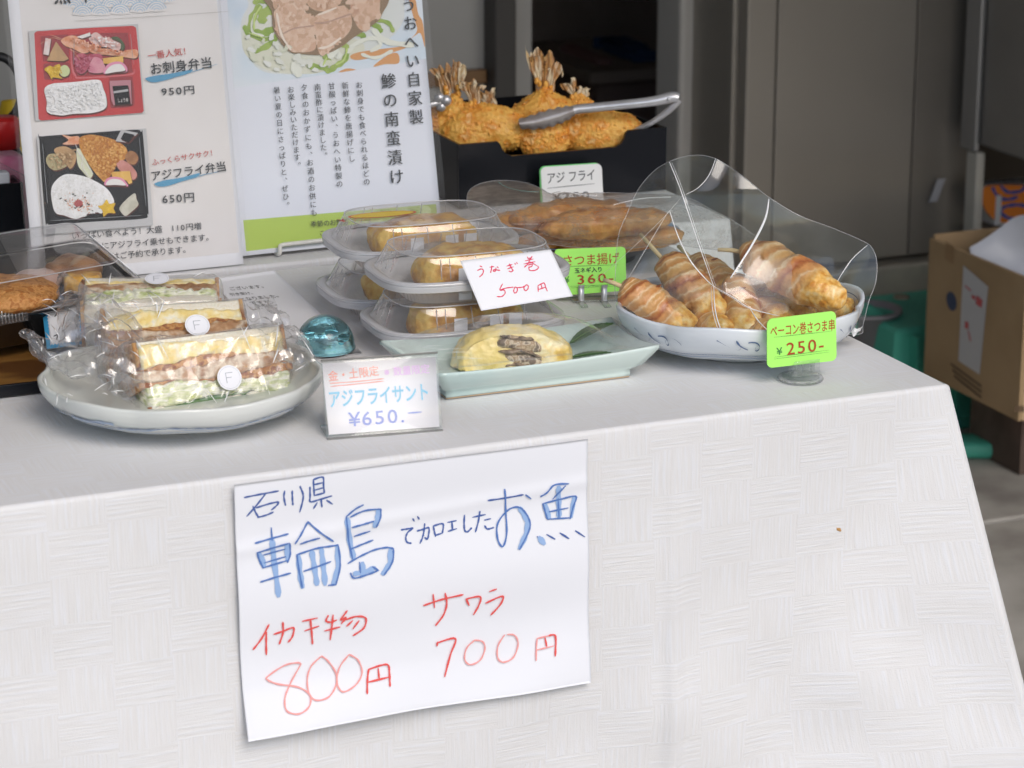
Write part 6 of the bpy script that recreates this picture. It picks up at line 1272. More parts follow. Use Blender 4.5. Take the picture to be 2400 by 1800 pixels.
# fried horse mackerel
FRY = M('panko_crust', (.90, .40, .055), rough=.5, coat=.15, col2=[(.96, .55, .12), (.84, .32, .035), (.98, .72, .32)], ns=75, nlo=.28, nhi=.74, det=8, bump=.8, bs=520, bd=.0016)
TAILM = M('fish_tail', (.62, .40, .16), rough=.45, col2=[(.80, .70, .50), (.46, .22, .07), (.74, .48, .18)], ns=110, nlo=.28, nhi=.75, aniso=(1, 1, .4), bump=.6, bs=300, bd=.001)
def fried(label, base, apex, Y, hw, th, tails, seed, shoulder=.5, skew=0, zb=None):
    a_ = aty(*base, Y); b_ = aty(*apex, Y + .01); ax_ = b_ - a_; L_ = np.linalg.norm(ax_); ax_ /= L_; xx = np.cross(cw, ax_); xx /= np.linalg.norm(xx); xx = -xx if xx[0] < 0 else xx; zz = np.cross(xx, ax_); W_ = 1.1 * hw / FPX * (Y / .96)
    t = Thing('fried_fish', label, 'fried fish', a_ - [0, 0, .01], 0, 'breaded fried fish in the black box')
    V, F = ico(6, 1, 1, 1, .95)
    k = (V[:, 1] + 1) / 2; prof = np.interp(k, [0, .12, .35, shoulder + .15, .85, 1], [.6, .95, 1.0, .85, .5, .16])
    P = np.stack([V[:, 0] * W_ * prof * .92 + skew * W_ * k * k, (k * 1.12 - .1) * L_, V[:, 2] * th * (.55 + .45 * prof)], 1)
    Wd = a_ + P[:, :1] * xx + P[:, 1:2] * ax_ + P[:, 2:] * zz
    ctr = a_ + ax_ * L_ * .4
    d1 = rough((Wd, F), .0042, 24, 2, seed, ctr=ctr); d1 = rough(d1, .0015, 330, 3, seed + 3, ctr=ctr)
    bd_ = t.part('breaded_body', d1, FRY)
    rn = random.Random(seed); iv_, if_ = ico(1, 1, 1, 1); Nn = normals(d1[0], d1[1]); Nn *= np.where(np.sum(Nn * (d1[0] - ctr), 1) < 0, -1, 1)[:, None]; cl = []
    for _ in range(420):
        q_ = rn.randrange(len(d1[0])); 
        if Nn[q_] @ cw > .35: continue
        ax3 = np.array([rn.uniform(.5, 1.6), rn.uniform(.5, 1.1), rn.uniform(.4, .9)]) * rn.uniform(.0007, .0019); Rm = np.array(Matrix.Rotation(rn.uniform(0, 6.3), 3, Vector((rn.random(), rn.random(), rn.random() + .1))))
        cl.append(((iv_ * ax3 * (1 + .3 * np.sin(iv_[:, :1] * 9 + q_))) @ Rm.T + d1[0][q_] + Nn[q_] * .0006, if_))
    t.part('crumbs', join(*cl), FRY, parent=bd_, kind='stuff', smooth=False)
    for (tx, ty) in tails:
        e_ = aty(tx, ty, Y + .012); s0 = b_ - ax_ * L_ * .12 + xx * (tx - apex[0]) / FPX * Y * .35; dv = e_ - s0; LL_ = np.linalg.norm(dv); dv /= LL_; sx_ = np.cross(cw, dv); sx_ /= np.linalg.norm(sx_)
        js = [rn.uniform(-.34, .08) for _ in range(7)]
        def f(U, V_):
            j = np.interp(V_, np.linspace(0, 1, 7), js) * (U > .8) ; wd_ = (.0036 + .0068 * U ** 1.3) * (1 + .22 * np.sin(U * 8 + tx))
            return s0 + ((U + j * .7) * LL_)[..., None] * dv + ((V_ - .5) * 2 * wd_)[..., None] * sx_ + (.0012 * np.sin(V_ * 22) + .004 * U * U)[..., None] * cw
        A = rough(grid(22, 30, f), .0014, 90, 4, seed); A = (A[0] + sx_ * np.array([.0012 * nz(p_, 140, seed) for p_ in A[0]])[:, None], A[1]); B = (A[0] + cw * .0012, [q[::-1] for q in A[1]])
        t.part('tail_fin', join(A, B), TAILM, parent=bd_)
        for _ in range(2):
            q = s0 + dv * LL_ * rn.uniform(.05, .35) + sx_ * rn.uniform(-.003, .003); V2, F2x = ico(2, .0028, .0028, .004); t.part('crumb', rough((V2 + q - cw * .001, F2x), .001, 300, 2, seed + _), FRY, parent=bd_)
    return t
Yc = tf((u0 + u1) / 2, v0, 0)[1]
fried('fried fish at the left behind the poster edge, tails upright', (1052, 345), (1068, 225), Yc + .060, 72, .018, [(1030, 150), (1078, 128)], 3)
fried('broad golden fried fish at the front left of the box', (1140, 362), (1112, 235), Yc + .050, 120, .020, [(1095, 182), (1112, 190)], 5, skew=-.1)
fried('tallest fried fish with its ragged tails pointing straight up', (1288, 350), (1276, 205), Yc + .085, 108, .024, [(1247, 102), (1278, 118), (1302, 142), (1270, 140)], 8)
fried('fried fish lying against the right wall of the box under the tongs', (1395, 358), (1408, 248), Yc + .060, 106, .020, [], 11, shoulder=.75, skew=.1)
fried('narrow fried fish wedged upright in the middle of the box', (1290, 372), (1262, 258), Yc + .046, 62, .014, [], 14, shoulder=.8, skew=-.25)
fried('fried fish behind the tongs with a small tail sticking up', (1355, 330), (1362, 222), Yc + .105, 68, .014, [(1328, 186), (1368, 200)], 17)
fried('fried fish low in the left rear of the box', (1180, 350), (1175, 262), Yc + .090, 60, .015, [(1132, 212), (1136, 205)], 19)
# tongs
Tg = Thing('tongs', 'steel scallop tipped tongs resting on the fried fish', 'tongs', aty(1591, 236, Yc + .05))
T9 = T_(.27125, 1000, 50)
pv = Yc + .03
def armp(pts): return [aty(*T9(x, y), Y_) for x, y, Y_ in pts]
A = armp([(2175, 665, pv), (2120, 655, pv), (1960, 690, pv), (1650, 725, pv + .004), (1400, 750, pv + .006), (1290, 762, pv + .006), (1230, 790, pv + .004)])
def chan(pts, wz, r=.0006):  # U-shaped channel strip
    P = cat(pts, 6); m_ = len(P); V, F = [], []
    for i, q in enumerate(P):
        tdir = P[min(i + 1, m_ - 1)] - P[max(i - 1, 0)]; tdir /= np.linalg.norm(tdir); up_ = np.cross(cw, tdir); up_ /= np.linalg.norm(up_); up_ = up_ if up_[2] > 0 else -up_
        w_ = wz if np.isscalar(wz) else np.interp(i / (m_ - 1), np.linspace(0, 1, len(wz)), wz)
        for a2 in np.linspace(-1, 1, 7): V.append(q + up_ * w_ * a2 * .5 - cw * (.003 * (1 - a2 * a2)))
        for a2 in np.linspace(1, -1, 7): V.append(q + up_ * w_ * a2 * .46 - cw * (.003 * (1 - a2 * a2) - .001))
    for i in range(m_ - 1):
        for k in range(14): F.append((i * 14 + k, i * 14 + (k + 1) % 14, (i + 1) * 14 + (k + 1) % 14, (i + 1) * 14 + k))
    return np.array(V), F
Tg.part('arm', chan(A, [.011, .0125, .0105, .0105, .0105, .010]), STEEL)
Bp = armp([(2175, 675, pv + .003), (2100, 760, pv + .005), (1950, 870, pv + .012), (1790, 955, pv + .022), (1700, 1030, pv + .028), (1600, 1095, pv + .03)])
Tg.part('arm', chan(Bp, [.010, .008, .0065, .0065, .0085, .0085]), STEEL)
Hc = [aty(*T9(x, y), pv) for x, y in ((1270, 770), (1180, 800), (1060, 835), (930, 868), (800, 885))]
def head(U, V_):
    P = np.array(cat(Hc, 8)); k = U * (len(P) - 1); x = np.stack([np.interp(k, range(len(P)), P[:, i]) for i in range(3)], -1)
    wd_ = .0065 + .0085 * np.sin(np.pi * np.clip(U * .86 + .08, 0, 1)) ; a = (V_ - .5) * 2; sc_ = 1 + .10 * np.cos(U * 40) * (np.abs(a) > .75)
    tdir = (Hc[-1] - Hc[0]) / np.linalg.norm(Hc[-1] - Hc[0]); up_ = np.cross(cw, tdir); up_ /= np.linalg.norm(up_)
    return x + (a * wd_ * sc_ * .62)[..., None] * up_ + (.005 * a * a - .002)[..., None] * cw
A = grid(60, 15, head); Tg.part('scoop', join(A, (A[0] + cw * .0007, [q[::-1] for q in A[1]])), M('brownish_steel', (.52, .48, .46), rough=.3, metal=.5, col2=(.40, .34, .31), ns=60))  # scoop steel mottled in brownish greys
pv_ = aty(*T9(2090, 675), pv - .002); Tg.part('rivet', xf(ico(2, .0022, .0022, .0022), lambda V: V + pv_ - cw * .0025), STEEL)
q = aty(1036, 238, Yc + .04)
T2g = Thing('tongs_tip', 'silver tip of another utensil at the edge of the white poster', 'utensil', q)
for dx, dz, r in ((-.003, .004, .006), (.004, .001, .0065), (-.001, -.006, .0055)): T2g.part('lobe', xf(ico(3, r, r * .8, r), lambda V, d=(dx, dz): V + q + [d[0], 0, d[1]]), STEEL)
T2g.part('handle', tube([q, q + [-.03, .01, -.01], q + [-.06, .02, -.03]], .004), STEEL)

# ------------------------------------------------------------------ price cards
def card_text(): pass
# white handwritten card leaning on the front containers
a_ = R(22); s5 = Sheet(atv(1128, 728, .212), TX, UZ * math.cos(a_) + TY * math.sin(a_), lambda a, b: .0006 * np.sin(a * 40))
U1 = Thing('price_card', 'white card with red handwriting leaning on the takeaway containers', 'price card', atv(1128, 728, .212), PSI)
cs = [s5.loc(1079, 611), s5.loc(1291, 584.5), s5.loc(1343, 694), s5.loc(1128, 728.5)]
s5.paper(U1, 'card', cs, M('card_white', (.86, .87, .92), rough=.6, spec=.3), nu=30, nv=16, th=.0004)
L = [[(300, 1100), (320, 1108)], [(278, 1142), (310, 1128), (332, 1140), (325, 1175), (297, 1202)], [(392, 1112), (430, 1106)], [(411, 1100), (408, 1130), (400, 1162)], [(462, 1108), (472, 1118)], [(450, 1118), (447, 1145), (427, 1150), (432, 1136), (487, 1142)],
     [(552, 1102), (602, 1086)], [(560, 1127), (614, 1108)], [(575, 1080), (600, 1128), (612, 1142)], [(612, 1142), (592, 1156), (572, 1148)], [(627, 1076), (634, 1086)], [(642, 1068), (652, 1078)],
     [(745, 1015), (757, 1035)], [(790, 1010), (772, 1038)], [(725, 1052), (800, 1035)], [(712, 1082), (818, 1060)], [(770, 1022), (758, 1070), (718, 1112)], [(775, 1062), (842, 1102)], [(752, 1092), (790, 1084), (786, 1104), (762, 1112)], [(760, 1110), (766, 1140), (815, 1142), (848, 1122), (846, 1102)],
     [(512, 1270), (495, 1300), (488, 1328), (525, 1328), (536, 1356), (505, 1388), (460, 1388)], [(495, 1325), (550, 1308), (612, 1300)], [(628, 1300), (616, 1335), (628, 1356), (648, 1340), (650, 1310), (632, 1298)], [(735, 1278), (712, 1305), (725, 1332), (748, 1320), (754, 1290), (736, 1277)], [(650, 1305), (700, 1300), (720, 1290)],
     [(846, 1285), (848, 1342)], [(848, 1285), (880, 1268), (906, 1262), (918, 1300), (934, 1336)], [(873, 1270), (884, 1308)], [(852, 1322), (918, 1300)]]
s5.strokes(U1, 'red_writing', L, 2.5, INKP, T8)
def tag(name, label, s_, corners, rad, m, t=None):
    t = t or Thing(name, label, 'price tag', s_.W(s_.loc(*corners[3])), PSI)
    s_.paper(t, 'card', [s_.loc(*q) for q in corners], m, rad=rad, th=.0009); s_.k = 3; return t
# green tag with clip feet
b6 = atz(1395, 708, TZ); yaw6 = R(9); e6 = np.array([math.cos(yaw6), math.sin(yaw6), 0]); bk6 = np.cross(UZ, e6); a_ = R(14)
s6 = Sheet(b6, e6, UZ * math.cos(a_) + bk6 * math.sin(a_))
G1 = tag('price_tag', 'neon green price tag reading 360 on steel clip feet behind the celadon dish', s6, [(1299, 584), (1466, 578), (1468, 681), (1312, 693)], .004, NEON)
s6.text(G1, 'red_writing', 'さつま揚げ', T8(1078, 1094), T8(1618, 1066), 26, INKBR, bold=.012)
s6.strokes(G1, 'printed_line', [[T8(1065, 1107), T8(1605, 1087)]], .9, INKG)
s6.strokes(G1, 'printed_line', [[T8(1150, 1292), T8(1610, 1272)], [T8(1160, 1306), T8(1612, 1286)]], .8, INKG)
s6.text(G1, 'black_writing', '玉ネギ入り', T8(1190, 1165), T8(1458, 1150), 12, INKK, bold=.03)
s6.text(G1, 'yen_sign', '¥', T8(1098, 1262), T8(1150, 1258), 20, INKG)
s6.text(G1, 'red_writing', '360-', T8(1212, 1272), T8(1610, 1246), 28, INKBR, bold=.012)
for x in (1361, 1415):
    c = s6.W(s6.loc(x, 708)); f_ = G1.part('clip_foot', xf(rbox(-.0035, .0035, -.022, .004, 0, .0014, r=.0005), lambda V: c + V[:, :1] * e6 + V[:, 1:2] * bk6 * 1 + V[:, 2:] * UZ), ACRYL)
    P = [s6.W(s6.loc(x, 706), .0030), s6.W(s6.loc(x, 690), .0030), s6.W(s6.loc(x, 676), .0022), s6.W(s6.loc(x + 1, 668), .0030)]
    V = []; 
    for q in cat(P, 5): V += [q - e6 * .0028, q + e6 * .0028, q + e6 * .0028 + s6.n * .0006, q - e6 * .0028 + s6.n * .0006]
    n_ = len(V) // 4; F = [(4 * i + k, 4 * i + (k + 1) % 4, 4 * i + 4 + (k + 1) % 4, 4 * i + 4 + k) for i in range(n_ - 1) for k in range(4)] + [(0, 1, 2, 3), (4 * n_ - 1, 4 * n_ - 2, 4 * n_ - 3, 4 * n_ - 4)]
    G1.part('clip', (np.array(V), F), STEEL)
G1.part('base_bar', xf(rbox(-.022, .026, -.001, .016, .0002, .0022, r=.0006), lambda V: b6 + V[:, :1] * e6 + V[:, 1:2] * bk6 + V[:, 2:] * UZ), ACRYL)
# green tag on the suction stand
b7 = atz(1876, 889, TZ); b7[2] = TZ; bp7 = b7 + UZ * .008 - TY * .0085; a_ = R(6)
s7 = Sheet(bp7, TX, UZ * math.cos(a_) + TY * math.sin(a_))
G2 = tag('price_tag', 'neon green price tag reading 250 on a clear round stand near the table corner', s7, [(1798, 748), (1959, 728), (1961, 845), (1798, 863)], .005, NEON)
s7.text(G2, 'red_writing', 'ベーコン巻さつま串', T7(1258, 1212), T7(1680, 1166), 27, INKBR, bold=.018)
s7.strokes(G2, 'printed_line', [[T7(1283, 1218), T7(1655, 1178)]], .8, INKG)
s7.strokes(G2, 'printed_line', [[T7(1283, 1347), T7(1640, 1300)], [T7(1283, 1359), T7(1640, 1313)]], .8, INKG)
s7.text(G2, 'yen_sign', '¥', T7(1300, 1334), T7(1340, 1328), 22, INKG)
s7.text(G2, 'red_writing', '250-', T7(1362, 1334), T7(1640, 1296), 38, INKBR, bold=.008)
G2.part('stand_disc', xf(lathe([(0, 0.0003), (.0195, .0003), (.020, .0012), (.0185, .002), (.012, .0028), (.008, .005), (0, .0055)], 48), lambda V: V + b7), ACRYL)
G2.part('stand_ring', xf(lathe([(.0165, .0021), (.0195, .0022), (.0200, .0014), (.0190, .0030), (.0165, .0030)], 48), lambda V: V + b7), film_mat('ring_edge', haze=.3, gloss=2))
G2.part('stand_clip', join(*[tbox(inv(b7)[0] + x - .0012, inv(b7)[0] + x + .0012, inv(b7)[1] - .0065, inv(b7)[1] - .0015, TZ + .0045, TZ + .0165, r=.0004) for x in (-.009, -.0035, .0035, .009)]), ACRYL)
G2.part('stand_grip', tbox(inv(b7)[0] - .0125, inv(b7)[0] + .0125, inv(b7)[1] - .0115, inv(b7)[1] - .0100, TZ + .006, TZ + .020, r=.0007), ACRYL)
G2.part('stand_neck', tbox(inv(b7)[0] - .011, inv(b7)[0] + .011, inv(b7)[1] - .0014, inv(b7)[1] + .004, TZ + .003, TZ + .012, r=.001), ACRYL)
# white tag before the fish box
s8 = Sheet(atv(1271, 470, v0 - .022), TX, UZ * .995 + TY * .1)
G3 = tag('price_tag', 'white price tag standing against the black fried fish box', s8, [(1267, 392), (1410, 383), (1415, 482), (1273, 490)], .006, M('tag_white', (.82, .82, .80), rough=.5))
s8b = Sheet(s8.P0 - s8.n * .0016, s8.e1, s8.e2)
s8b.paper(G3, 'green_backing', [s8b.loc(*q) for q in ((1264, 390), (1406, 381), (1412, 482), (1268, 490))], M('green_backing', (.20, .72, .22), rough=.5), rad=.006, th=.0006)
s8.text(G3, 'black_writing', 'アジ フライ', T9(1035, 1398), T9(1460, 1362), 27, INKK, bold=.01)
s8.strokes(G3, 'black_line', [[T9(1043, 1442), T9(1450, 1402)]], 1.3, INKK)
s8.text(G3, 'black_writing', '¥250', T9(1085, 1550), T9(1420, 1528), 22, INKK, bold=.01)
G3.part('foot', tbox(inv(s8.W((.03, 0)))[0] - .012, inv(s8.W((.03, 0)))[0] + .012, v0 - .030, v0 - .006, ZB + .0004, ZB + .003, r=.0008), ACRYL)
# acrylic card stand
A9, B9 = atz(771, 1021, TZ + .002), atz(1031, 1001, TZ + .002); e9 = (B9 - A9) / np.linalg.norm(B9 - A9); n9 = np.cross(UZ, e9); a_ = R(16)
s9 = Sheet(A9, e9, UZ * math.cos(a_) + n9 * math.sin(a_)); w9 = np.linalg.norm(B9 - A9)
G4 = Thing('card_stand', 'clear acrylic stand with white card offering fried fish sandwich at 650 yen', 'card stand', A9)
c9 = [s9.loc(755, 852), s9.loc(1021, 837), s9.loc(1030, 1000), s9.loc(771, 1019)]
s9.paper(G4, 'card', c9, M('bright_card', (.90, .90, .92), rough=.6), nu=4, nv=4, th=.0004)
TA = T_(.1808, 700, 800)
s9.text(G4, 'salmon_writing', '金・土限定', TA(385, 512), TA(1045, 432), 24, SALM, bold=.02)
s9.strokes(G4, 'salmon_line', [[TA(405, 545), TA(760, 520), TA(1100, 484)], [TA(415, 585), TA(780, 550), TA(1100, 515)]], 2.2, SALM)
s9.text(G4, 'violet_writing', '※数量限定', TA(1105, 448), TA(1700, 402), 21, VIOL, bold=.02)
s9.text(G4, 'blue_writing', 'アジフライサント', TA(385, 850), TA(1700, 745), 42, CYAN, bold=.03)
s9.text(G4, 'periwinkle_writing', '¥650.', TA(650, 1105), TA(1400, 1045), 42, PERI)
s9.strokes(G4, 'periwinkle_line', [[TA(1418, 930), TA(1590, 915)]], 3.0, PERI)
V, F = rbox(-.002, w9 + .002, -.002, .060, .0014, .0028, r=.0005); pl = lambda V: A9 + V[:, :1] * e9 + V[:, 1:2] * s9.e2 + V[:, 2:] * s9.n
G4.part('front_plate', (pl(V), F), film_mat('acrylic_sheet', haze=.02, gloss=.8, rough=.04)); V, F = rbox(-.002, w9 + .002, -.002, .0605, -.0020, -.0006, r=.0005); G4.part('back_plate', (pl(V), F), ACRYL)
EDG = film_mat('acrylic_edge', tint=(.5, .5, .48), haze=.45, hz_col=(.50, .50, .48), rough=.2)
V, F = rbox(-.002, w9 + .002, .0600, .0616, -.0019, .0028, r=.0003); G4.part('top_edge', (pl(V), F), EDG)
V, F = rbox(-.002, w9 + .002, -.0036, -.0020, -.0019, .0028, r=.0003); G4.part('bottom_edge', (pl(V), F), EDG)
V, F = rbox(-.002, w9 + .002, .002, .030, 0, .0018, r=.0005); G4.part('base_plate', (A9 - UZ * .0018 + V[:, :1] * e9 + V[:, 1:2] * n9 + V[:, 2:] * UZ, F), ACRYL)

# ------------------------------------------------------------------ left group: lacquer tray, packed lunch, black box
la, lbk = inv(atz(60, 927, TZ)), inv(atz(60, 770, TZ)); lu1 = inv(atz(160, 905, TZ))[0]
LT = Thing('serving_tray', 'black rimmed tray with amber brown inside, left of the sandwich plate', 'tray', tf(la[0], la[1] + .1, TZ + .0002), PSI)
lu0, lv0, lv1 = la[0] - .30, la[1], la[1] + .24
LT.part('tray_base', tbox(lu0 + .004, lu1 - .004, lv0 + .004, lv1 - .004, TZ + .0004, TZ + .004), M('amber_lacquer', (.26, .12, .03), rough=.3, coat=.5, col2=[(.34, .17, .045), (.14, .06, .02)], ns=16, aniso=(.4, 1, 1)), smooth=False)
for q in ((lu0, lu1, lv0, lv0 + .004), (lu0, lu1, lv1 - .004, lv1), (lu0, lu0 + .004, lv0 + .0041, lv1 - .0041), (lu1 - .004, lu1, lv0 + .0041, lv1 - .0041)): LT.part('rim', tbox(*q, TZ + .0004, TZ + .011, r=.001), LAC)
zr = .768
FR, BR, F0, F1 = [atz(*q, zr) for q in ((354, 684), (212, 565), (0, 748), (120, 726))]
ea = (F1 - F0) / np.linalg.norm(F1 - F0); eb = (BR - FR); ld = np.linalg.norm(eb); eb = eb / ld; lw = .26
BE = Thing('packed_lunch', 'black tray lunch box under a clear ribbed lid with breaded cutlet', 'lunch box', FR - ea * .13 + eb * .08 - UZ * (zr - TZ - .005))
pb = lambda A: FR + (A[:, :1] - lw) * ea + A[:, 1:2] * eb + A[:, 2:] * UZ          # x 0..lw, y 0..ld, z from the rim
PBM = M('black_tray_plastic', (.02, .02, .022), rough=.18, spec=.6, coat=.3)
def rrect(x0, x1, y0, y1, r, z, n=8):
    out = []
    for cx, cy, a0 in ((x1 - r, y0 + r, -90), (x1 - r, y1 - r, 0), (x0 + r, y1 - r, 90), (x0 + r, y0 + r, 180)):
        for k in range(n): q = R(a0 + 90 * k / (n - 1)); out.append((cx + r * math.cos(q), cy + r * math.sin(q), z))
    return out
def loft(rings, cap0=True, cap1=False):
    n = len(rings[0]); V = np.array([p for r_ in rings for p in r_]); F = [(k * n + i, k * n + (i + 1) % n, (k + 1) * n + (i + 1) % n, (k + 1) * n + i) for k in range(len(rings) - 1) for i in range(n)]
    if cap0: F.append(tuple(range(n))[::-1])
    if cap1: F.append(tuple((len(rings) - 1) * n + i for i in range(n)))
    return V, F
BE.part('tray', xf(loft([rrect(.02, lw - .02, .02, ld - .02, .018, -.032), rrect(.012, lw - .012, .012, ld - .012, .02, -.006), rrect(.002, lw - .002, .002, ld - .002, .02, -.002), rrect(0, lw, 0, ld, .02, 0), rrect(.002, lw - .002, .002, ld - .002, .02, .001), rrect(.010, lw - .010, .010, ld - .010, .018, -.001), rrect(.02, lw - .02, .02, ld - .02, .018, -.024)], True, True), pb), PBM)
BE.part('rim_band', xf(loft([rrect(-.001, lw + .001, -.001, ld + .001, .02, .0012), rrect(-.001, lw + .001, -.001, ld + .001, .02, .0042), rrect(.006, lw - .006, .006, ld - .006, .018, .0048)], False), pb), M('silver_rim', (.62, .60, .60), rough=.15, metal=.85))
BE.part('lid', xf(loft([rrect(.003, lw - .003, .003, ld - .003, .018, .005), rrect(.005, lw - .005, .005, ld - .005, .018, .009), rrect(.022, lw - .022, .018, ld - .018, .014, .026), rrect(.026, lw - .026, .022, ld - .022, .012, .027)], False, True), pb), film_mat('clear_lunch_lid', haze=.02, gloss=.8, rough=.06, graz=.3, ghz=.2))
BE.part('lid_edge', xf(tube(rrect(.024, lw - .024, .020, ld - .020, .013, .0268) + rrect(.024, lw - .024, .020, ld - .020, .013, .0268)[:1], .0006, 5, cap=False), pb), MC['lid_edge'])
rb = []
for g in (.018, .050, .085, .118):
    for k in range(6):
        y = g + k * .0022; 
        if y < ld - .02: rb.append(tube([(lw - .024, y, .0278), (lw - .014, y, .0180), (lw - .008, y, .0105)], .0005, 5))
BE.part('lid_ribs', xf(join(*rb), pb), GLINT, kind='stuff')
hk = inv(atz(20, 742, zr)); xh = float((atz(45, 733, zr) - FR) @ ea) + lw
for k in range(9): BE.part('latch_rib', xf(rbox(xh - .030 + k * .0033, xh - .0285 + k * .0033, -.0045, -.0005, -.0035, .0085, r=.0006), pb), M('chrome_plastic', (.7, .7, .7), rough=.12, metal=.9))
BE.part('latch', xf(rbox(xh - .034, xh + .003, -.0022, -.0012, -.005, .0095, r=.0004), pb), LIDM)
V, F = ico(5, .085, .05, .014, .8); cc_ = pb(np.array([[xh - .045, .060, .011]]))[0]; ct = BE.part('cutlet', rough(rough((V + cc_, F), .003, 35, 3, 4, ctr=cc_), .0010, 260, 3, 5, ctr=cc_), M('cutlet_crust', (.50, .22, .06), rough=.6, col2=[(.60, .30, .10), (.40, .15, .035)], ns=170, bump=1, bs=420, bd=.0015))
V, F = rbox(-.016, .016, -.012, .012, -.008, .008, r=.003); cc_ = pb(np.array([[lw - .058, .038, .009]]))[0]; BE.part('egg_roll', rough((V + cc_, F), .001, 120), EGG)
V, F = ico(4, .026, .024, .013, .9); cc_ = pb(np.array([[lw - .055, .085, .008]]))[0]; BE.part('simmered_vegetable', rough((V + cc_, F), .003, 60, ctr=cc_), M('simmered', (.34, .18, .09), rough=.4, col2=(.22, .11, .055), ns=60))
V, F = ico(4, .022, .03, .010, .9); cc_ = pb(np.array([[lw - .095, .075, .006]]))[0]; BE.part('root_slice', rough((V + cc_, F), .002, 60, ctr=cc_), M('pinkish_root', (.60, .42, .36), rough=.5))
Vp = pb(np.array([(lw - .125, .018, .0282), (lw - .10, .018, .0282), (lw - .055, ld - .02, .0282), (lw - .105, ld - .02, .0282)])); BE.part('lid_tape', (Vp, [(0, 1, 2, 3)]), film_mat('tape', haze=.06, gloss=.6, ghz=.2))
# blue scalloped card behind the film
s10 = Sheet(atz(110, 818, TZ + .012), TX, UZ * .96 + TY * .28)
SC = Thing('blue_card', 'small card with blue zigzag border half hidden behind the crumpled film', 'card', s10.P0)
s10.paper(SC, 'card', [s10.loc(97, 712), s10.loc(185, 700), s10.loc(196, 806), s10.loc(110, 818)], M('sky_blue_card', (.06, .42, .78), rough=.5), nu=3, nv=3)
zz_ = []
c4 = [np.array(q, float) for q in ((107, 722), (185, 710), (192, 800), (118, 810))]
for i in range(4):
    p0_, p1_ = c4[i], c4[(i + 1) % 4]; d_ = (p1_ - p0_); m_ = int(np.linalg.norm(d_) / 7); nn_ = np.array([d_[1], -d_[0]]) / np.linalg.norm(d_)
    for k in range(m_): zz_ += [tuple(p0_ + d_ * k / m_), tuple(p0_ + d_ * (k + .5) / m_ - nn_ * 4)]
s10.poly(SC, 'white_panel', zz_, PAPER, sm=False)
s10.strokes(SC, 'black_writing', [[(118, 733), (126, 728), (134, 732), (128, 742)], [(126, 788), (134, 785), (133, 795)]], 2.2, INKK)
SC.part('card_foot', tbox(inv(s10.P0)[0], inv(s10.P0)[0] + .03, inv(s10.P0)[1] + .001, inv(s10.P0)[1] + .03, TZ + .0112, TZ + .0118, r=.0002), ACRYL)
# black box at the far left with pink packs under a clear cover
kb = inv(atz(63, 592, ZB)); ku, kv = kb[0], kb[1]; kz = inv(atv(60, 427, kv))[2]
KB = Thing('black_box', 'glossy black box at the left edge beside the lunch poster', 'box', tf(ku - .12, kv + .08, ZB), PSI)
for q in ((ku - .26, ku, kv, kv + .004), (ku - .26, ku, kv + .146, kv + .15), (ku - .004, ku, kv + .0041, kv + .1459), (ku - .26, ku - .256, kv + .0041, kv + .1459)): KB.part('side_panel', tbox(*q, ZB + .0004, kz, r=.001), LAC, smooth=False)
KB.part('bottom_panel', tbox(ku - .2555, ku - .0045, kv + .0045, kv + .1455, ZB + .0004, ZB + .004), LAC, smooth=False)
c_ = atv(20, 385, kv + .06)
PK = Thing('pink_pack', 'pink sweets pack in clear wrap standing in the black box at left', 'package', tf(*inv(c_)[:2], ZB + .0045), PSI)
iu, iv, iz = inv(c_)
V, F = rbox(iu - .07, iu + .015, iv - .02, iv + .02, ZB + .005, iz + .012, r=.008); PK.part('inner_pack', (tfa(V + np.array([0, 0, 0])), F), M('pink_wrap', (.70, .20, .33), rough=.35, col2=(.80, .42, .52), ns=30))
wedge = np.array([(iu - .09, iv - .03, ZB + .005), (iu + .034, iv - .03, ZB + .005), (iu + .034, iv + .03, ZB + .005), (iu - .09, iv + .03, ZB + .005), (iu - .09, iv - .03, iz + .055), (iu + .030, iv - .03, iz - .020), (iu + .030, iv + .03, iz - .020), (iu - .09, iv + .03, iz + .055)])
PK.part('clear_cover', (tfa(wedge), [(0, 1, 5, 4), (1, 2, 6, 5), (2, 3, 7, 6), (3, 0, 4, 7), (4, 5, 6, 7)]), LIDM, smooth=False)
q = inv(atv(8, 412, kv + .02)); WB = Thing('white_block', 'small white pack at the front of the black box at left', 'package', tf(q[0], q[1], ZB + .0045), PSI)
WB.part('body', tbox(q[0] - .05, q[0] + .005, q[1] - .008, q[1] + .008, ZB + .0045, inv(atv(8, 401, kv + .02))[2], r=.002), PAPER)
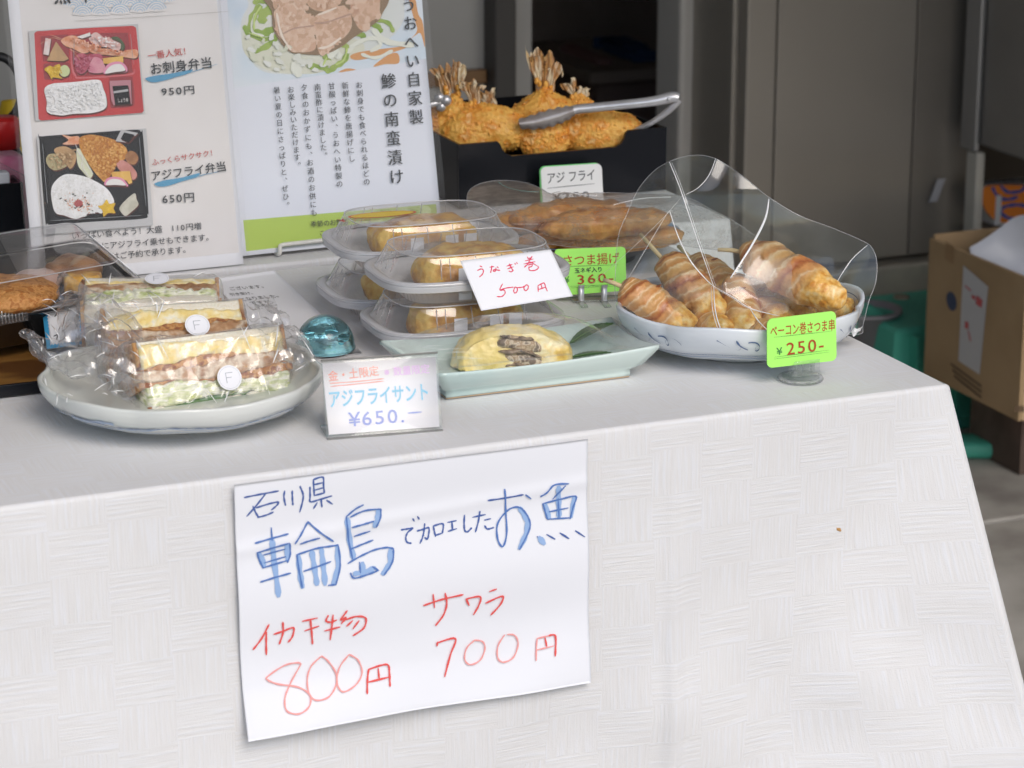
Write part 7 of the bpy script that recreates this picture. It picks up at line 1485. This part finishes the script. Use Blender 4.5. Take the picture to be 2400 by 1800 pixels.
q = atv(2, 275, kv + .24); q0 = np.array([q[0], q[1], ZB])
RB = Thing('red_bottle', 'red capped bottle behind the black box at the left edge', 'bottle', q0); hz = q[2] - ZB
RB.part('bottle', xf(lathe([(0, .001), (.022, .001), (.023, .01), (.023, hz - .045), (.018, hz - .034), (0, hz - .034)], 28), lambda V: V + q0), M('dark_bottle', (.04, .03, .03), rough=.2))
RB.part('cap', xf(lathe([(0.0, hz - .033), (.0195, hz - .033), (.0195, hz - .003), (.017, hz), (0, hz)], 28), lambda V: V + q0), M('red_cap', (.62, .02, .02), rough=.35))
q = atv(0, 208, kv + .28); HL = Thing('dark_jug', 'dark jug with a black loop handle at the upper left edge', 'jug', np.array([q[0] - .06, q[1], ZB]))
HL.part('handle', tube([q + [.024 * math.cos(t_), 0, .036 * math.sin(t_)] for t_ in np.linspace(-1.9, 1.9, 16)], .0052, 10), M('black_rubber', (.02, .02, .022), rough=.4))
HL.part('body', xf(lathe([(0, .001), (.05, .001), (.055, .02), (.055, q[2] - ZB + .02), (.04, q[2] - ZB + .05), (0, q[2] - ZB + .05)], 36), lambda V: V + np.array([q[0] - .075, q[1], ZB])), M('smoke_glass', (.05, .05, .055), rough=.15))
q = atv(28, 245, kv + .36); YT = Thing('yellow_bottle', 'small bottle with yellow label behind the poster edge at left', 'bottle', np.array([q[0], q[1], ZB]))
YT.part('body', xf(lathe([(0, .001), (.018, .001), (.019, .01), (.019, q[2] - ZB - .02), (0, q[2] - ZB - .02)], 24), lambda V: V + np.array([q[0], q[1], ZB])), M('dark_sauce', (.05, .025, .02), rough=.2))
YT.part('yellow_label', xf(lathe([(.0192, q[2] - ZB - .075), (.0194, q[2] - ZB - .022), (.012, q[2] - ZB + .004), (0, q[2] - ZB + .006)], 24), lambda V: V + np.array([q[0], q[1], ZB])), M('yellow_plastic', (.72, .50, .03), rough=.5))
# flake stuck to the cloth
stain('fried_crumb', 1966, 1241, 5, M('crumb_brown', (.50, .28, .10), rough=.8), 'tiny brown crumb stuck on the hanging cloth')
